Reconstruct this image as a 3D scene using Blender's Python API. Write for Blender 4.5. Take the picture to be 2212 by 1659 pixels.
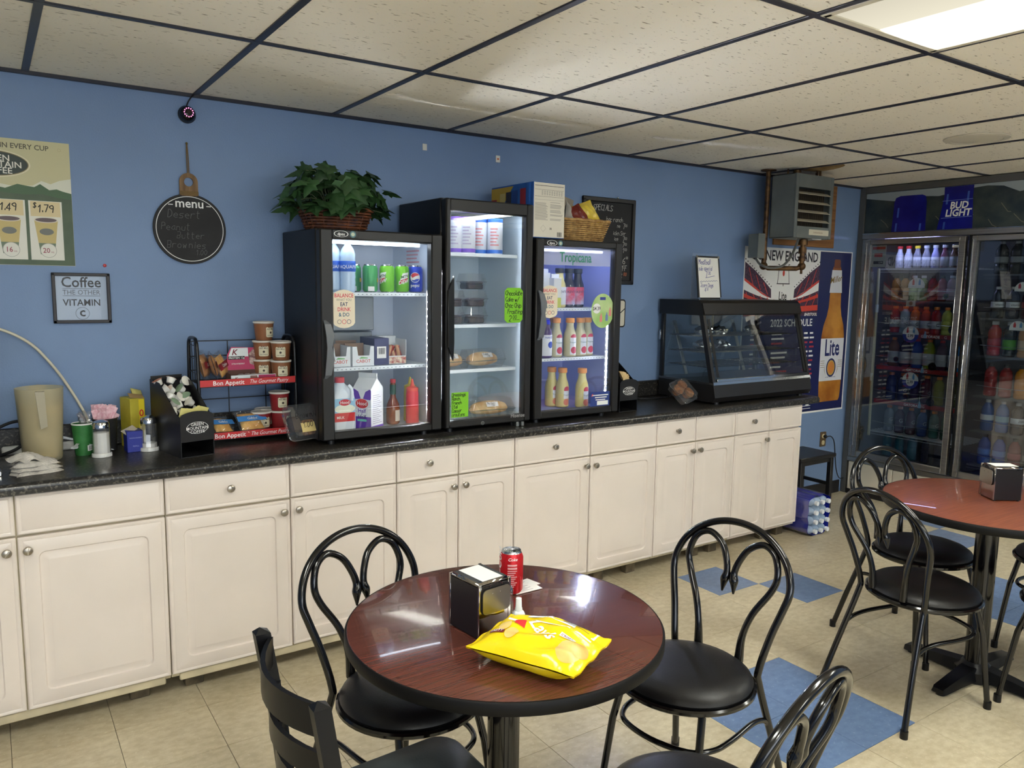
import bpy, bmesh, math, random
from math import sin, cos, pi, radians as RAD
from mathutils import Matrix, Vector
for o in list(bpy.data.objects): bpy.data.objects.remove(o, do_unlink=True)
SC = bpy.context.scene
COL = SC.collection
rnd = random.Random(7)
# ---------------------------------------------------------------- camera
cam_d = bpy.data.cameras.new('camera'); cam = bpy.data.objects.new('camera', cam_d); COL.objects.link(cam)
CAM = Vector((-0.8501, -3.5925, 1.6000)); YAW, PITCH, ROLL, FPX = 0.5926, -0.1265, 0.0152, 1687.95
_f = Vector((sin(YAW)*cos(PITCH), cos(YAW)*cos(PITCH), sin(PITCH))); _r0 = Vector((cos(YAW), -sin(YAW), 0)); _u0 = _r0.cross(_f)
_r = cos(ROLL)*_r0+sin(ROLL)*_u0; _u = -sin(ROLL)*_r0+cos(ROLL)*_u0
cam.matrix_world = Matrix(((_r.x, _u.x, -_f.x, CAM.x), (_r.y, _u.y, -_f.y, CAM.y), (_r.z, _u.z, -_f.z, CAM.z), (0, 0, 0, 1)))
cam_d.sensor_fit = 'HORIZONTAL'; cam_d.sensor_width = 36; cam_d.lens = FPX/2212*36; cam_d.clip_start = .05
SC.camera = cam
# ---------------------------------------------------------------- world, exposure
w = bpy.data.worlds.new('world'); SC.world = w; w.use_nodes = True
w.node_tree.nodes['Background'].inputs[0].default_value = (.86, .93, 1.0, 1); w.node_tree.nodes['Background'].inputs[1].default_value = 5.2
SC.view_settings.view_transform = 'Standard'; SC.view_settings.look = 'None'; SC.view_settings.gamma = 1
SC.view_settings.use_curve_mapping = False
SC.view_settings.exposure = 0.12
E_LAMP = 27      # ceiling panels
E_LED = 3100.0      # refrigerator LED strips
E_LEDTOP = 13.0
# ---------------------------------------------------------------- room numbers
H = 2.372; XR = 5.62; XL = -3.6; YF = -6.6
CT = .914; CX1 = 3.585                 # counter top height, counter end
GX0, GD1, GS = -.6746, .9095, .6096    # ceiling grid
# ---------------------------------------------------------------- materials
def lin(c):
    c = [x/255 for x in c]
    return tuple(x/12.92 if x <= .04045 else ((x+.055)/1.055)**2.4 for x in c)+(1,)
MATS = {}
def mat(name, rgb, rough=.5, metal=0, spec=.5, emit=0, var=0, scale=8, rgb2=None, bump=0, bscale=60, coat=0, stretch=None, ecol=None, objvar=0, trans=0, alpha=1, detail=3, sheen=0):
    if name in MATS: return MATS[name]
    m = bpy.data.materials.new(name); m.use_nodes = True; nt = m.node_tree; b = nt.nodes['Principled BSDF']
    b.inputs['Base Color'].default_value = lin(rgb); b.inputs['Roughness'].default_value = rough; b.inputs['Metallic'].default_value = metal
    b.inputs['Specular IOR Level'].default_value = spec; b.inputs['Coat Weight'].default_value = coat
    b.inputs['Transmission Weight'].default_value = trans; b.inputs['Alpha'].default_value = alpha
    if sheen: b.inputs['Sheen Weight'].default_value = sheen
    if emit:
        b.inputs['Emission Color'].default_value = lin(ecol or rgb); b.inputs['Emission Strength'].default_value = emit
    vec = None
    if var or rgb2 or bump:
        tc = nt.nodes.new('ShaderNodeTexCoord'); vec = tc.outputs['Object']
        if stretch:
            mp = nt.nodes.new('ShaderNodeMapping'); mp.inputs['Scale'].default_value = stretch; nt.links.new(vec, mp.inputs['Vector']); vec = mp.outputs[0]
    if var or rgb2:
        n = nt.nodes.new('ShaderNodeTexNoise'); n.inputs['Scale'].default_value = scale; n.inputs['Detail'].default_value = detail; nt.links.new(vec, n.inputs['Vector'])
        r = nt.nodes.new('ShaderNodeValToRGB'); c2 = rgb2 or tuple(max(0, min(255, x*(1-var))) for x in rgb)
        r.color_ramp.elements[0].position = .36; r.color_ramp.elements[1].position = .64
        r.color_ramp.elements[0].color = lin(c2); r.color_ramp.elements[1].color = lin(rgb)
        nt.links.new(n.outputs['Fac'], r.inputs['Fac']); nt.links.new(r.outputs['Color'], b.inputs['Base Color'])
        src = r.outputs['Color']
    else: src = None
    if objvar:
        oi = nt.nodes.new('ShaderNodeObjectInfo'); hs = nt.nodes.new('ShaderNodeHueSaturation'); mr = nt.nodes.new('ShaderNodeMapRange')
        mr.inputs['To Min'].default_value = 1-objvar; mr.inputs['To Max'].default_value = 1+objvar; nt.links.new(oi.outputs['Random'], mr.inputs['Value'])
        nt.links.new(mr.outputs[0], hs.inputs['Value'])
        if src: nt.links.new(src, hs.inputs['Color'])
        else: hs.inputs['Color'].default_value = lin(rgb)
        nt.links.new(hs.outputs['Color'], b.inputs['Base Color'])
    if bump:
        n2 = nt.nodes.new('ShaderNodeTexNoise'); n2.inputs['Scale'].default_value = bscale; n2.inputs['Detail'].default_value = 4; nt.links.new(vec, n2.inputs['Vector'])
        bp = nt.nodes.new('ShaderNodeBump'); bp.inputs['Strength'].default_value = bump; bp.inputs['Distance'].default_value = .01
        nt.links.new(n2.outputs['Fac'], bp.inputs['Height']); nt.links.new(bp.outputs[0], b.inputs['Normal'])
    MATS[name] = m; return m
def glassmat(name, tint=(255, 255, 255), refl=.06, rough=.01, op=0.0, opc=(200, 200, 200), edge=.55):
    """thin clear sheet: see-through with a fresnel mirror on top, optionally a little milky"""
    if name in MATS: return MATS[name]
    m = bpy.data.materials.new(name); m.use_nodes = True; nt = m.node_tree; nt.nodes.clear()
    out = nt.nodes.new('ShaderNodeOutputMaterial'); tr = nt.nodes.new('ShaderNodeBsdfTransparent'); tr.inputs[0].default_value = lin(tint)
    gl = nt.nodes.new('ShaderNodeBsdfGlossy'); gl.inputs['Roughness'].default_value = rough
    lw = nt.nodes.new('ShaderNodeLayerWeight'); lw.inputs[0].default_value = .35
    mr = nt.nodes.new('ShaderNodeMapRange'); mr.inputs['To Min'].default_value = refl; mr.inputs['To Max'].default_value = edge; nt.links.new(lw.outputs['Facing'], mr.inputs['Value'])
    mx = nt.nodes.new('ShaderNodeMixShader'); nt.links.new(mr.outputs[0], mx.inputs[0]); nt.links.new(tr.outputs[0], mx.inputs[1]); nt.links.new(gl.outputs[0], mx.inputs[2])
    last = mx.outputs[0]
    if op:
        df = nt.nodes.new('ShaderNodeBsdfDiffuse'); df.inputs[0].default_value = lin(opc); m2 = nt.nodes.new('ShaderNodeMixShader'); m2.inputs[0].default_value = op
        nt.links.new(last, m2.inputs[1]); nt.links.new(df.outputs[0], m2.inputs[2]); last = m2.outputs[0]
    nt.links.new(last, out.inputs[0]); MATS[name] = m; return m
# ---------------------------------------------------------------- mesh builder
class MB:
    def __init__(s): s.v = []; s.f = []; s.T = None
    def add(s, vs, fs):
        n = len(s.v)
        for p in vs:
            p = Vector(p)
            s.v.append(tuple(s.T @ p) if s.T is not None else tuple(p))
        for f in fs: s.f.append([i+n for i in f])
        return s
    def at(s, loc=(0, 0, 0), rot=(0, 0, 0), sc=1):
        from mathutils import Euler
        s.T = Matrix.Translation(loc) @ Euler(rot).to_matrix().to_4x4() @ Matrix.Scale(sc, 4); return s
    def box(s, x0, x1, y0, y1, z0, z1, b=0):
        c = Vector(((x0+x1)/2, (y0+y1)/2, (z0+z1)/2)); h = Vector((abs(x1-x0)/2, abs(y1-y0)/2, abs(z1-z0)/2))
        b = min(b, h.x*.98, h.y*.98, h.z*.98)
        if b <= 0:
            vs = [c+Vector((h.x*i, h.y*j, h.z*k)) for i in (-1, 1) for j in (-1, 1) for k in (-1, 1)]
            return s.add(vs, [(0, 1, 3, 2), (4, 6, 7, 5), (0, 4, 5, 1), (2, 3, 7, 6), (0, 2, 6, 4), (1, 5, 7, 3)])
        vs = []; idx = {}
        for i in (-1, 1):
            for j in (-1, 1):
                for k in (-1, 1):
                    for a in range(3):
                        d = [h.x-b, h.y-b, h.z-b]; d[a] += b
                        idx[(i, j, k, a)] = len(vs); vs.append(Vector((d[0]*i, d[1]*j, d[2]*k)))
        fs = []
        for a in range(3):
            o = [x for x in range(3) if x != a]
            for sg in (-1, 1):
                q = []
                for (u, v) in ((-1, -1), (1, -1), (1, 1), (-1, 1)):
                    k = [0, 0, 0]; k[a] = sg; k[o[0]] = u; k[o[1]] = v; q.append(idx[(*k, a)])
                fs.append(q)
        for a in range(3):
            o = [x for x in range(3) if x != a]
            for u in (-1, 1):
                for v in (-1, 1):
                    k0 = [0, 0, 0]; k1 = [0, 0, 0]; k0[a] = -1; k1[a] = 1
                    for k in (k0, k1): k[o[0]] = u; k[o[1]] = v
                    fs.append([idx[(*k0, o[0])], idx[(*k1, o[0])], idx[(*k1, o[1])], idx[(*k0, o[1])]])
        for i in (-1, 1):
            for j in (-1, 1):
                for k in (-1, 1): fs.append([idx[(i, j, k, a)] for a in range(3)])
        gs = []
        for f in fs:
            n = (vs[f[1]]-vs[f[0]]).cross(vs[f[2]]-vs[f[1]]); m = sum((vs[i] for i in f), Vector())
            gs.append(f if n.dot(m) > 0 else f[::-1])
        return s.add([c+v for v in vs], gs)
    def lathe(s, prof, n=24, o=(0, 0, 0), a0=0, a1=2*pi, sx=1, sy=1):
        full = abs(a1-a0-2*pi) < 1e-6; k = n if full else n+1; vs = []; fs = []
        for r, z in prof:
            for i in range(k):
                a = a0+(a1-a0)*i/n; vs.append((o[0]+r*cos(a)*sx, o[1]+r*sin(a)*sy, o[2]+z))
        for j in range(len(prof)-1):
            for i in range(n):
                i2 = (i+1) % k if full else i+1
                fs.append((j*k+i, j*k+i2, (j+1)*k+i2, (j+1)*k+i))
        s.add(vs, fs); return s
    def cyl(s, o, r, h, n=20, r2=None):
        r2 = r if r2 is None else r2
        return s.lathe([(0, 0), (r, 0), (r2, h), (0, h)], n, o)
    def tube(s, pts, r, n=8, closed=False, caps=True):
        P = [Vector(p) for p in pts]; m = len(P); R_ = r if isinstance(r, (list, tuple)) else [r]*m
        tang = []
        for i in range(m):
            a = P[(i-1) % m] if (closed or i > 0) else P[i]; b = P[(i+1) % m] if (closed or i < m-1) else P[i]
            t = (b-a); tang.append(t.normalized() if t.length > 1e-9 else Vector((0, 0, 1)))
        t0 = tang[0]; ref = Vector((0, 0, 1)) if abs(t0.z) < .9 else Vector((1, 0, 0)); nn = (ref-t0*ref.dot(t0)).normalized()
        vs = []; fs = []
        for i in range(m):
            if i:
                ax = tang[i-1].cross(tang[i])
                if ax.length > 1e-8:
                    nn = Matrix.Rotation(tang[i-1].angle(tang[i]), 3, ax.normalized()) @ nn
            bb = tang[i].cross(nn)
            for k in range(n):
                a = 2*pi*k/n; vs.append(P[i]+(nn*cos(a)+bb*sin(a))*R_[i])
        for i in range(m if closed else m-1):
            j = (i+1) % m
            for k in range(n): fs.append((i*n+k, i*n+(k+1) % n, j*n+(k+1) % n, j*n+k))
        if caps and not closed: fs.append(tuple(range(n))[::-1]); fs.append(tuple((m-1)*n+k for k in range(n)))
        return s.add(vs, fs)
    def prism(s, poly, z0, z1):
        n = len(poly); A = sum(poly[i][0]*poly[(i+1) % n][1]-poly[(i+1) % n][0]*poly[i][1] for i in range(n))
        if A < 0: poly = poly[::-1]
        vs = [(x, y, z0) for x, y in poly]+[(x, y, z1) for x, y in poly]
        return s.add(vs, [tuple(range(n))[::-1], tuple(range(n, 2*n))]+[(i, (i+1) % n, n+(i+1) % n, n+i) for i in range(n)])
    def poly(s, pts): return s.add(pts, [tuple(range(len(pts)))])
    def flat(s, poly, z=0):
        n = len(poly); A = sum(poly[i][0]*poly[(i+1) % n][1]-poly[(i+1) % n][0]*poly[i][1] for i in range(n))
        if A < 0: poly = poly[::-1]
        return s.add([(x, y, z) for x, y in poly], [tuple(range(n))])
    def rect(s, x0, x1, y0, y1, z=0): return s.flat([(x0, y0), (x1, y0), (x1, y1), (x0, y1)], z)
    def disc(s, x, y, r, z=0, n=28, ry=None): return s.flat([(x+r*cos(2*pi*i/n), y+(ry or r)*sin(2*pi*i/n)) for i in range(n)], z)
    def ring(s, x, y, r0, r1, z=0, n=40, q=1, a0=0, a1=2*pi):
        vs = []
        for i in range(n+1):
            a = a0+(a1-a0)*i/n; vs += [(x+r0*cos(a), y+r0*q*sin(a), z), (x+r1*cos(a), y+r1*q*sin(a), z)]
        return s.add(vs, [(2*i, 2*i+1, 2*i+3, 2*i+2) for i in range(n)])
    def line(s, pts, w, z=0):
        for a, b in zip(pts, pts[1:]):
            a = Vector(a); b = Vector(b); d = b-a
            if d.length < 1e-7: continue
            d.normalize(); n = Vector((-d.y, d.x))*w/2; a = a-d*w*.35; b = b+d*w*.35
            s.flat([tuple(a-n), tuple(b-n), tuple(b+n), tuple(a+n)], z)
        return s
    def sph(s, o, r, n=14, m=9):
        if not isinstance(r, (tuple, list)): r = (r, r, r)
        vs = [(o[0], o[1], o[2]-r[2])]; fs = []
        for j in range(1, m):
            t = -pi/2+pi*j/m
            for i in range(n): vs.append((o[0]+r[0]*cos(t)*cos(2*pi*i/n), o[1]+r[1]*cos(t)*sin(2*pi*i/n), o[2]+r[2]*sin(t)))
        vs.append((o[0], o[1], o[2]+r[2])); L = len(vs)-1
        for i in range(n): fs.append((0, 1+(i+1) % n, 1+i)); fs.append((L, L-n+i, L-n+(i+1) % n))
        for j in range(m-2):
            for i in range(n): a = 1+j*n; fs.append((a+i, a+(i+1) % n, a+n+(i+1) % n, a+n+i))
        return s.add(vs, fs)
    def grid(s, fn, nu, nv):
        vs = [fn(i/nu, j/nv) for j in range(nv+1) for i in range(nu+1)]
        return s.add(vs, [(j*(nu+1)+i, j*(nu+1)+i+1, (j+1)*(nu+1)+i+1, (j+1)*(nu+1)+i) for j in range(nv) for i in range(nu)])
    def subdiv(s, lim):
        bm = bmesh.new(); vv = [bm.verts.new(p) for p in s.v]
        for f in s.f:
            try: bm.faces.new([vv[i] for i in f])
            except ValueError: pass
        for _ in range(5):
            bmesh.ops.triangulate(bm, faces=bm.faces); e = [e for e in bm.edges if abs(e.verts[0].co.x-e.verts[1].co.x) > lim]
            if not e: break
            bmesh.ops.subdivide_edges(bm, edges=e, cuts=1)
        bmesh.ops.triangulate(bm, faces=bm.faces); bm.verts.index_update(); s.f = [[v.index for v in f.verts] for f in bm.faces]; out = [tuple(v.co) for v in bm.verts]; bm.free(); return out
    def mesh(s, name, m, ang=38, wrap=None):
        me = bpy.data.meshes.new(name); v = s.v
        if wrap: v = s.subdiv(wrap*.22); v = [(sin(x/wrap)*(wrap+z), -cos(x/wrap)*(wrap+z), y) for x, y, z in v]
        me.from_pydata(v, [], s.f); me.materials.append(m); me.validate()
        me.polygons.foreach_set('use_smooth', [True]*len(me.polygons)); me.set_sharp_from_angle(angle=RAD(ang)); me.update()
        return me
    def build(s, name, m, parent=None, loc=(0, 0, 0), rot=(0, 0, 0), ang=38, wrap=None):
        return link(name, s.mesh(name, m, ang, wrap), parent, loc, rot)
def link(name, me, parent=None, loc=(0, 0, 0), rot=(0, 0, 0)):
    o = bpy.data.objects.new(name, me); COL.objects.link(o); o.parent = parent; o.location = loc; o.rotation_euler = rot; return o
def tag(o, label, cat, group=None):
    o['label'] = label; o['category'] = cat
    if group: o['group'] = group
    return o
def thing(name, label, cat, loc=(0, 0, 0), rot=(0, 0, 0), group=None):
    o = bpy.data.objects.new(name, None); COL.objects.link(o); o.location = loc; o.rotation_euler = rot if isinstance(rot, tuple) else (0, 0, rot)
    o.empty_display_size = .05
    return tag(o, label, cat, group)
def struct(o): o['kind'] = 'structure'; return o
def stuff(o): o['kind'] = 'stuff'; return o
def dup(root, loc, rot, label=None, group=None):
    def cp(o, par):
        c = o.copy(); COL.objects.link(c); c.parent = par
        for ch in o.children: cp(ch, c)
        return c
    r = cp(root, None); r.location = loc; r.rotation_euler = rot if isinstance(rot, tuple) else (0, 0, rot)
    if label: r['label'] = label
    if group: r['group'] = group
    return r
WALL = (pi/2, 0, 0)             # local x right, y up, z out of the back wall
COOL = (pi/2, 0, -pi/2)         # the same for the cooler front
# ---------------------------------------------------------------- lettering
FONTC = {}
def text_mesh(s, size, shear=0, off=0, align='CENTER', sp=1, ext=0):
    cu = bpy.data.curves.new('lettering', 'FONT'); cu.body = s; cu.size = size; cu.shear = shear; cu.offset = off*size; cu.align_x = align
    cu.space_character = sp; cu.resolution_u = 2; cu.extrude = ext; cu.space_line = .9
    ob = bpy.data.objects.new('tmp', cu); me = bpy.data.meshes.new_from_object(ob)
    vs = [tuple(v.co) for v in me.vertices]; fs = [tuple(p.vertices) for p in me.polygons]
    bpy.data.objects.remove(ob); bpy.data.curves.remove(cu); bpy.data.meshes.remove(me)
    return vs, fs
def txt(mb, s, size, x=0, y=0, z=0, shear=0, off=0, align='CENTER', sp=1, sx=1, rot=0, sy=1, arc=0):
    vs, fs = text_mesh(s, size, shear, off, align, sp); c, q = cos(rot), sin(rot)
    out = []
    for a, b, d in vs:
        a *= sx; b *= sy
        if arc: b += arc*a*a
        out.append((x+a*c-b*q, y+a*q+b*c, z))
    return mb.add(out, fs)
GL = dict(a="46260403223244464352", b="090212324345351504", c="452605032242", d="454626040322324344|4942", e="0444452605032242", f="48392822|0646",
 g="452605032232444641301001", h="0902|0416364442", i="1612|1718", j="26211000|2728", k="0902|460442", l="1912", m="0602|0516262522|2536464542", n="0602|0516364442",
 o="260503223243453626", p="0600|0516364443321203", q="4526050322324446|4640", r="0602|04163646", s="4616051434433202", t="19132232|0737", u="060312324346|4642",
 v="062246", w="0612253246", x="0642|4602", y="0624|462010", z="06460242", A="022942|1535", B="09020232434435050939484635", C="48290704224243", D="09022244472909",
 E="49090242|0636", F="490902|0636", G="4829070422424525", H="0902|4942|0646", I="1912|0929|0222", K="0902|4906|0642", L="090242", M="0209254942", N="02094249",
 O="29070422444729", P="02093948463605", R="02093948463605|2642", S="48290807254443220203", T="0949|2922", U="090312324349", V="092249", W="0912263249", Y="0926|4926|2622",
 X="0942|4902", Z="09490242", J="39331203", Q="29070422444729|2442")
GL.update({'0': "29070422444729", '1': "072922", '2': "08193948460242", '3': "0939483626354443321203", '4': "390444|3932", '5': "4909063645433202", '6': "39060322324344350504",
 '7': "094922", '8': "260708293947362604032232434426", '9': "462607082939484642", '$': "48290807254443220203|2921", '.': "2223", '/': "0149", '-': "0545", "'": "2827", '_': "0141"})
def hand(mb, s, size, x, y, z=0, w=.1, rot=0, sp=1.25, jit=.35, slant=.12, squeeze=.8):
    """single-stroke handwriting; size is the cap height"""
    u = size/7; cx = 0; c, q = cos(rot), sin(rot); r = random.Random(s)
    for ch in s:
        if ch == ' ': cx += 3.4*u*squeeze; continue
        g = GL.get(ch)
        if g is None: continue
        dy = r.uniform(-jit, jit)*u
        for st in g.split('|'):
            pts = []
            for i in range(0, len(st)-1, 2):
                px, py = int(st[i])+r.uniform(-.15, .15), int(st[i+1])-2+r.uniform(-.15, .15)
                a = cx+(px*squeeze+py*slant)*u; b = py*u+dy
                pts.append((x+a*c-b*q, y+a*q+b*c))
            if len(pts) == 2 and (Vector(pts[0])-Vector(pts[1])).length < u*.6: pass
            mb.line(pts, w*size, z)
        cx += (2.6 if ch in "il1.'" else 5.6 if ch in 'mwMW' else 4.6)*u*squeeze*sp
    return cx
def smooth_path(pts, k=6, closed=False):
    """Catmull-Rom through pts"""
    P = [Vector(p) for p in pts]; n = len(P); out = []
    for i in range(n if closed else n-1):
        a = P[(i-1) % n] if (closed or i > 0) else P[0]*2-P[1]; b = P[i]; c = P[(i+1) % n]; d = P[(i+2) % n] if (closed or i < n-2) else P[-1]*2-P[-2]
        for j in range(k):
            t = j/k; out.append(.5*((2*b)+(c-a)*t+(2*a-5*b+4*c-d)*t*t+(3*b-a-3*c+d)*t**3))
    if not closed: out.append(P[-1])
    return out
def rrect(w, h, r, n=5, cx=0, cy=0):
    out = []
    for (sx, sy, a) in ((1, 1, 0), (-1, 1, pi/2), (-1, -1, pi), (1, -1, 1.5*pi)):
        for i in range(n+1):
            t = a+pi/2*i/n; out.append((cx+sx*(w/2-r)+r*cos(t), cy+sy*(h/2-r)+r*sin(t)))
    return out
# ================================================================= the room
def floor_mat(name, a, b, c):
    m = mat(name, a, rough=.32, var=0, rgb2=b, scale=26, objvar=.035, detail=6, stretch=(1, 1.5, 1), bump=.03, bscale=180)
    nt = m.node_tree; hs = [n for n in nt.nodes if n.type == 'HUE_SAT'][0]; bs = nt.nodes['Principled BSDF']
    g = nt.nodes.new('ShaderNodeNewGeometry'); n = nt.nodes.new('ShaderNodeTexNoise'); n.inputs['Scale'].default_value = 75; n.inputs['Detail'].default_value = 2
    nt.links.new(g.outputs['Position'], n.inputs['Vector']); r = nt.nodes.new('ShaderNodeValToRGB'); r.color_ramp.elements[0].position = .63; r.color_ramp.elements[1].position = .7
    mx = nt.nodes.new('ShaderNodeMix'); mx.data_type = 'RGBA'; mx.inputs['B'].default_value = lin(c)
    nt.links.new(n.outputs['Fac'], r.inputs['Fac']); mm = nt.nodes.new('ShaderNodeMath'); mm.operation = 'MULTIPLY'; mm.inputs[1].default_value = .55
    nt.links.new(r.outputs['Color'], mm.inputs[0]); nt.links.new(mm.outputs[0], mx.inputs['Factor']); nt.links.new(hs.outputs['Color'], mx.inputs['A']); nt.links.new(mx.outputs['Result'], bs.inputs['Base Color'])
    # scuffed dirt, in world space
    n3 = nt.nodes.new('ShaderNodeTexNoise'); n3.inputs['Scale'].default_value = 2.2; n3.inputs['Detail'].default_value = 7; nt.links.new(g.outputs['Position'], n3.inputs['Vector'])
    r3 = nt.nodes.new('ShaderNodeValToRGB'); r3.color_ramp.elements[0].position = .35; r3.color_ramp.elements[1].position = .6; r3.color_ramp.elements[0].color = (.72, .70, .66, 1)
    nt.links.new(n3.outputs['Fac'], r3.inputs['Fac']); m2 = nt.nodes.new('ShaderNodeMix'); m2.data_type = 'RGBA'; m2.blend_type = 'MULTIPLY'; m2.inputs['Factor'].default_value = .8
    nt.links.new(mx.outputs['Result'], m2.inputs['A']); nt.links.new(r3.outputs['Color'], m2.inputs['B']); nt.links.new(m2.outputs['Result'], bs.inputs['Base Color'])
    return m
m_tile = floor_mat('beige_vinyl_tile', (206, 195, 168), (188, 175, 146), (220, 212, 190))
m_tileb = floor_mat('blue_vinyl_tile', (112, 137, 176), (100, 124, 164), (150, 170, 198))
m_grout = mat('tile_joint', (86, 78, 64), .8)
FX, FY, TX, TY = 2.2584, -.6489, .3122, .3048
floor = struct(MB().box(XL, XR, YF, .02, -.06, -.004).build('floor', m_grout))
me_t = MB().box(.0008, TX-.0008, .0008, TY-.0008, -.004, 0, .0006).mesh('floor_tile', m_tile); me_b = MB().box(.0008, TX-.0008, .0008, TY-.0008, -.004, 0, .0006).mesh('floor_tile', m_tileb)
BLUE = {(0, -1), (1, -2), (-6, -2), (6, -2), (7, -1)} | {(a, b) for a in (-3, -2, 3, 4) for b in (-5, -4)} | {(a, b) for a in (-9, -8) for b in (-11, -10)}
rest = MB(); cand = []
for i in range(int((XL-FX)/TX)-1, int((XR-FX)/TX)+1):
    for j in range(int((YF-FY)/TY)-1, 3):
        x, y = FX+i*TX, FY+j*TY
        if x < XL-.01 or x+TX > XR+.05 or y < YF-.01 or y+TY > .3: continue
        d = Vector((x+.15, y+.15, 0))-CAM; z = d.dot(_f); u = d.dot(_r)/z*FPX if z > .3 else 9e9; v = -d.dot(_u)/z*FPX if z > .3 else 9e9
        vis = abs(u) < 1270 and abs(v) < 950 and not (y > -.45 and x < 3.3)
        cand.append((z if vis else 99+z, i, j, x, y))
cand.sort()
for k, (z, i, j, x, y) in enumerate(cand):
    if k < 300 and z < 90 or (i, j) in BLUE:
        link('floor_tile', me_b if (i, j) in BLUE else me_t, floor, (x, y, 0))
    else: rest.box(x+.0008, x+TX-.0008, y+.0008, min(y+TY, .0)-.0008, -.004, 0)
stuff(rest.build('floor_tiles_beyond', m_tile, floor))
m_blue = mat('blue_wall_paint', (119, 145, 184), .55, var=.05, scale=1.3, bump=.12, bscale=140, detail=5)
wb = struct(MB().box(XL, XR, 0, .12, 0, H+.25).build('wall_back', m_blue))
wl = struct(MB().box(XL-.12, XL, YF, .12, 0, H+.25).build('wall_left', m_blue))
WX0, WX1, WZ0, WZ1 = -3.3, 1.5, .75, 2.15
wf = struct(MB().box(XL-.12, WX0, YF-.12, YF, 0, H+.25).box(WX1, XR+.12, YF-.12, YF, 0, H+.25).box(WX0, WX1, YF-.12, YF, 0, WZ0).box(WX0, WX1, YF-.12, YF, WZ1, H+.25).build('wall_front', m_blue))
wn = struct(MB().box(WX0, WX1, YF-.064, YF-.058, WZ0, WZ1).build('added_window_1', glassmat('window_glass', refl=.03)))  # unseen window behind the camera, added to bring more light to the ceiling
m_alu = mat('window_aluminium', (120, 118, 114), .4, metal=1)
for k in range(5):
    x = WX0+(WX1-WX0)*k/4; MB().box(x-.03, x+.03, YF-.1, YF-.02, WZ0, WZ1, .004).build('window_mullion', m_alu, wn)
for z in (WZ0, WZ1): MB().box(WX0, WX1, YF-.1, YF-.02, z-.03, z+.03, .004).build('window_rail', m_alu, wn)
pl = bpy.data.lights.new('window_portal', 'AREA'); pl.shape = 'RECTANGLE'; pl.size = WX1-WX0; pl.size_y = WZ1-WZ0; pl.cycles.is_portal = True
po = bpy.data.objects.new('window_portal', pl); COL.objects.link(po); po.location = ((WX0+WX1)/2, YF-.13, (WZ0+WZ1)/2); po.rotation_euler = (-pi/2, 0, 0); po.rotation_euler = (pi/2, 0, 0)
wr = struct(MB().box(XR, XR+.12, YF, .12, 0, H+.25).build('wall_right', m_blue))
m_base = mat('black_vinyl_base', (28, 27, 30), .45)
struct(MB().box(3.46, 4.72, -.012, 0, 0, .1, .004).build('baseboard_back', m_base))
# marks on the wall: old hooks, tape, nail holes
for (x, z, s_, c, lb) in ((1.02, 2.275, .02, (225, 222, 210), 'torn scrap of white tape stuck high on the blue wall above the plant'), (1.455, 2.26, .022, (230, 225, 205), 'small white wall clip with orange mark above the chip box')):
    o = MB().box(-s_*.6, s_*.6, -.8*s_, .8*s_, 0, .004, .001).build('wall_clip' if x > 1.2 else 'tape_scrap', mat('clip_white', c, .5), None, (x, 0, z), (pi/2, 0, .0 if x > 1.2 else .0))
    tag(o, lb, 'wall mark')
o = MB().box(-.006, .006, -.004, .004, .004, .0046).build('orange_mark', mat('clip_orange', (205, 96, 40), .5), o)
t = thing('push_pin', 'red push pin in the blue wall below the green coffee poster', 'push pin', (-.437, 0, 1.652), WALL)
MB().lathe([(0, .011), (.006, .010), (.004, .004), (.007, .002), (.007, 0), (0, 0)], 12).build('pin_head', mat('pin_red', (180, 40, 45), .35), t)
for (x, z, w_, a) in ((3.12, 1.80, .03, .9), (2.72, 2.075, .012, .1), (2.77, 2.06, .02, .05), (-.335, 2.305, .012, .6)):
    pass
# ---------------------------------------------------------------- ceiling
def ceil_mat():
    m = mat('fissured_ceiling_tile', (246, 239, 224), .9); nt = m.node_tree; b = nt.nodes['Principled BSDF']
    g = nt.nodes.new('ShaderNodeNewGeometry'); mp = nt.nodes.new('ShaderNodeMapping'); mp.inputs['Scale'].default_value = (38, 120, 1); nt.links.new(g.outputs['Position'], mp.inputs['Vector'])
    n = nt.nodes.new('ShaderNodeTexNoise'); n.inputs['Scale'].default_value = 1; n.inputs['Detail'].default_value = 1.5; n.inputs['Distortion'].default_value = .6; nt.links.new(mp.outputs[0], n.inputs['Vector'])
    r = nt.nodes.new('ShaderNodeValToRGB'); r.color_ramp.elements[0].position = .27; r.color_ramp.elements[1].position = .335
    r.color_ramp.elements[0].color = lin((158, 146, 124)); r.color_ramp.elements[1].color = lin((246, 239, 222)); nt.links.new(n.outputs['Fac'], r.inputs['Fac'])
    n2 = nt.nodes.new('ShaderNodeTexNoise'); n2.inputs['Scale'].default_value = 170; nt.links.new(g.outputs['Position'], n2.inputs['Vector'])
    mx = nt.nodes.new('ShaderNodeMix'); mx.data_type = 'RGBA'; mx.blend_type = 'MULTIPLY'; mx.inputs['Factor'].default_value = .06
    nt.links.new(r.outputs['Color'], mx.inputs['A']); nt.links.new(n2.outputs['Color'], mx.inputs['B']); nt.links.new(mx.outputs['Result'], b.inputs['Base Color'])
    bp = nt.nodes.new('ShaderNodeBump'); bp.inputs['Strength'].default_value = .35; bp.inputs['Distance'].default_value = .004; nt.links.new(r.outputs['Color'], bp.inputs['Height']); nt.links.new(bp.outputs[0], b.inputs['Normal'])
    return m
m_ceil = ceil_mat(); m_bar = mat('black_ceiling_rail', (38, 40, 52), .35)
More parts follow.
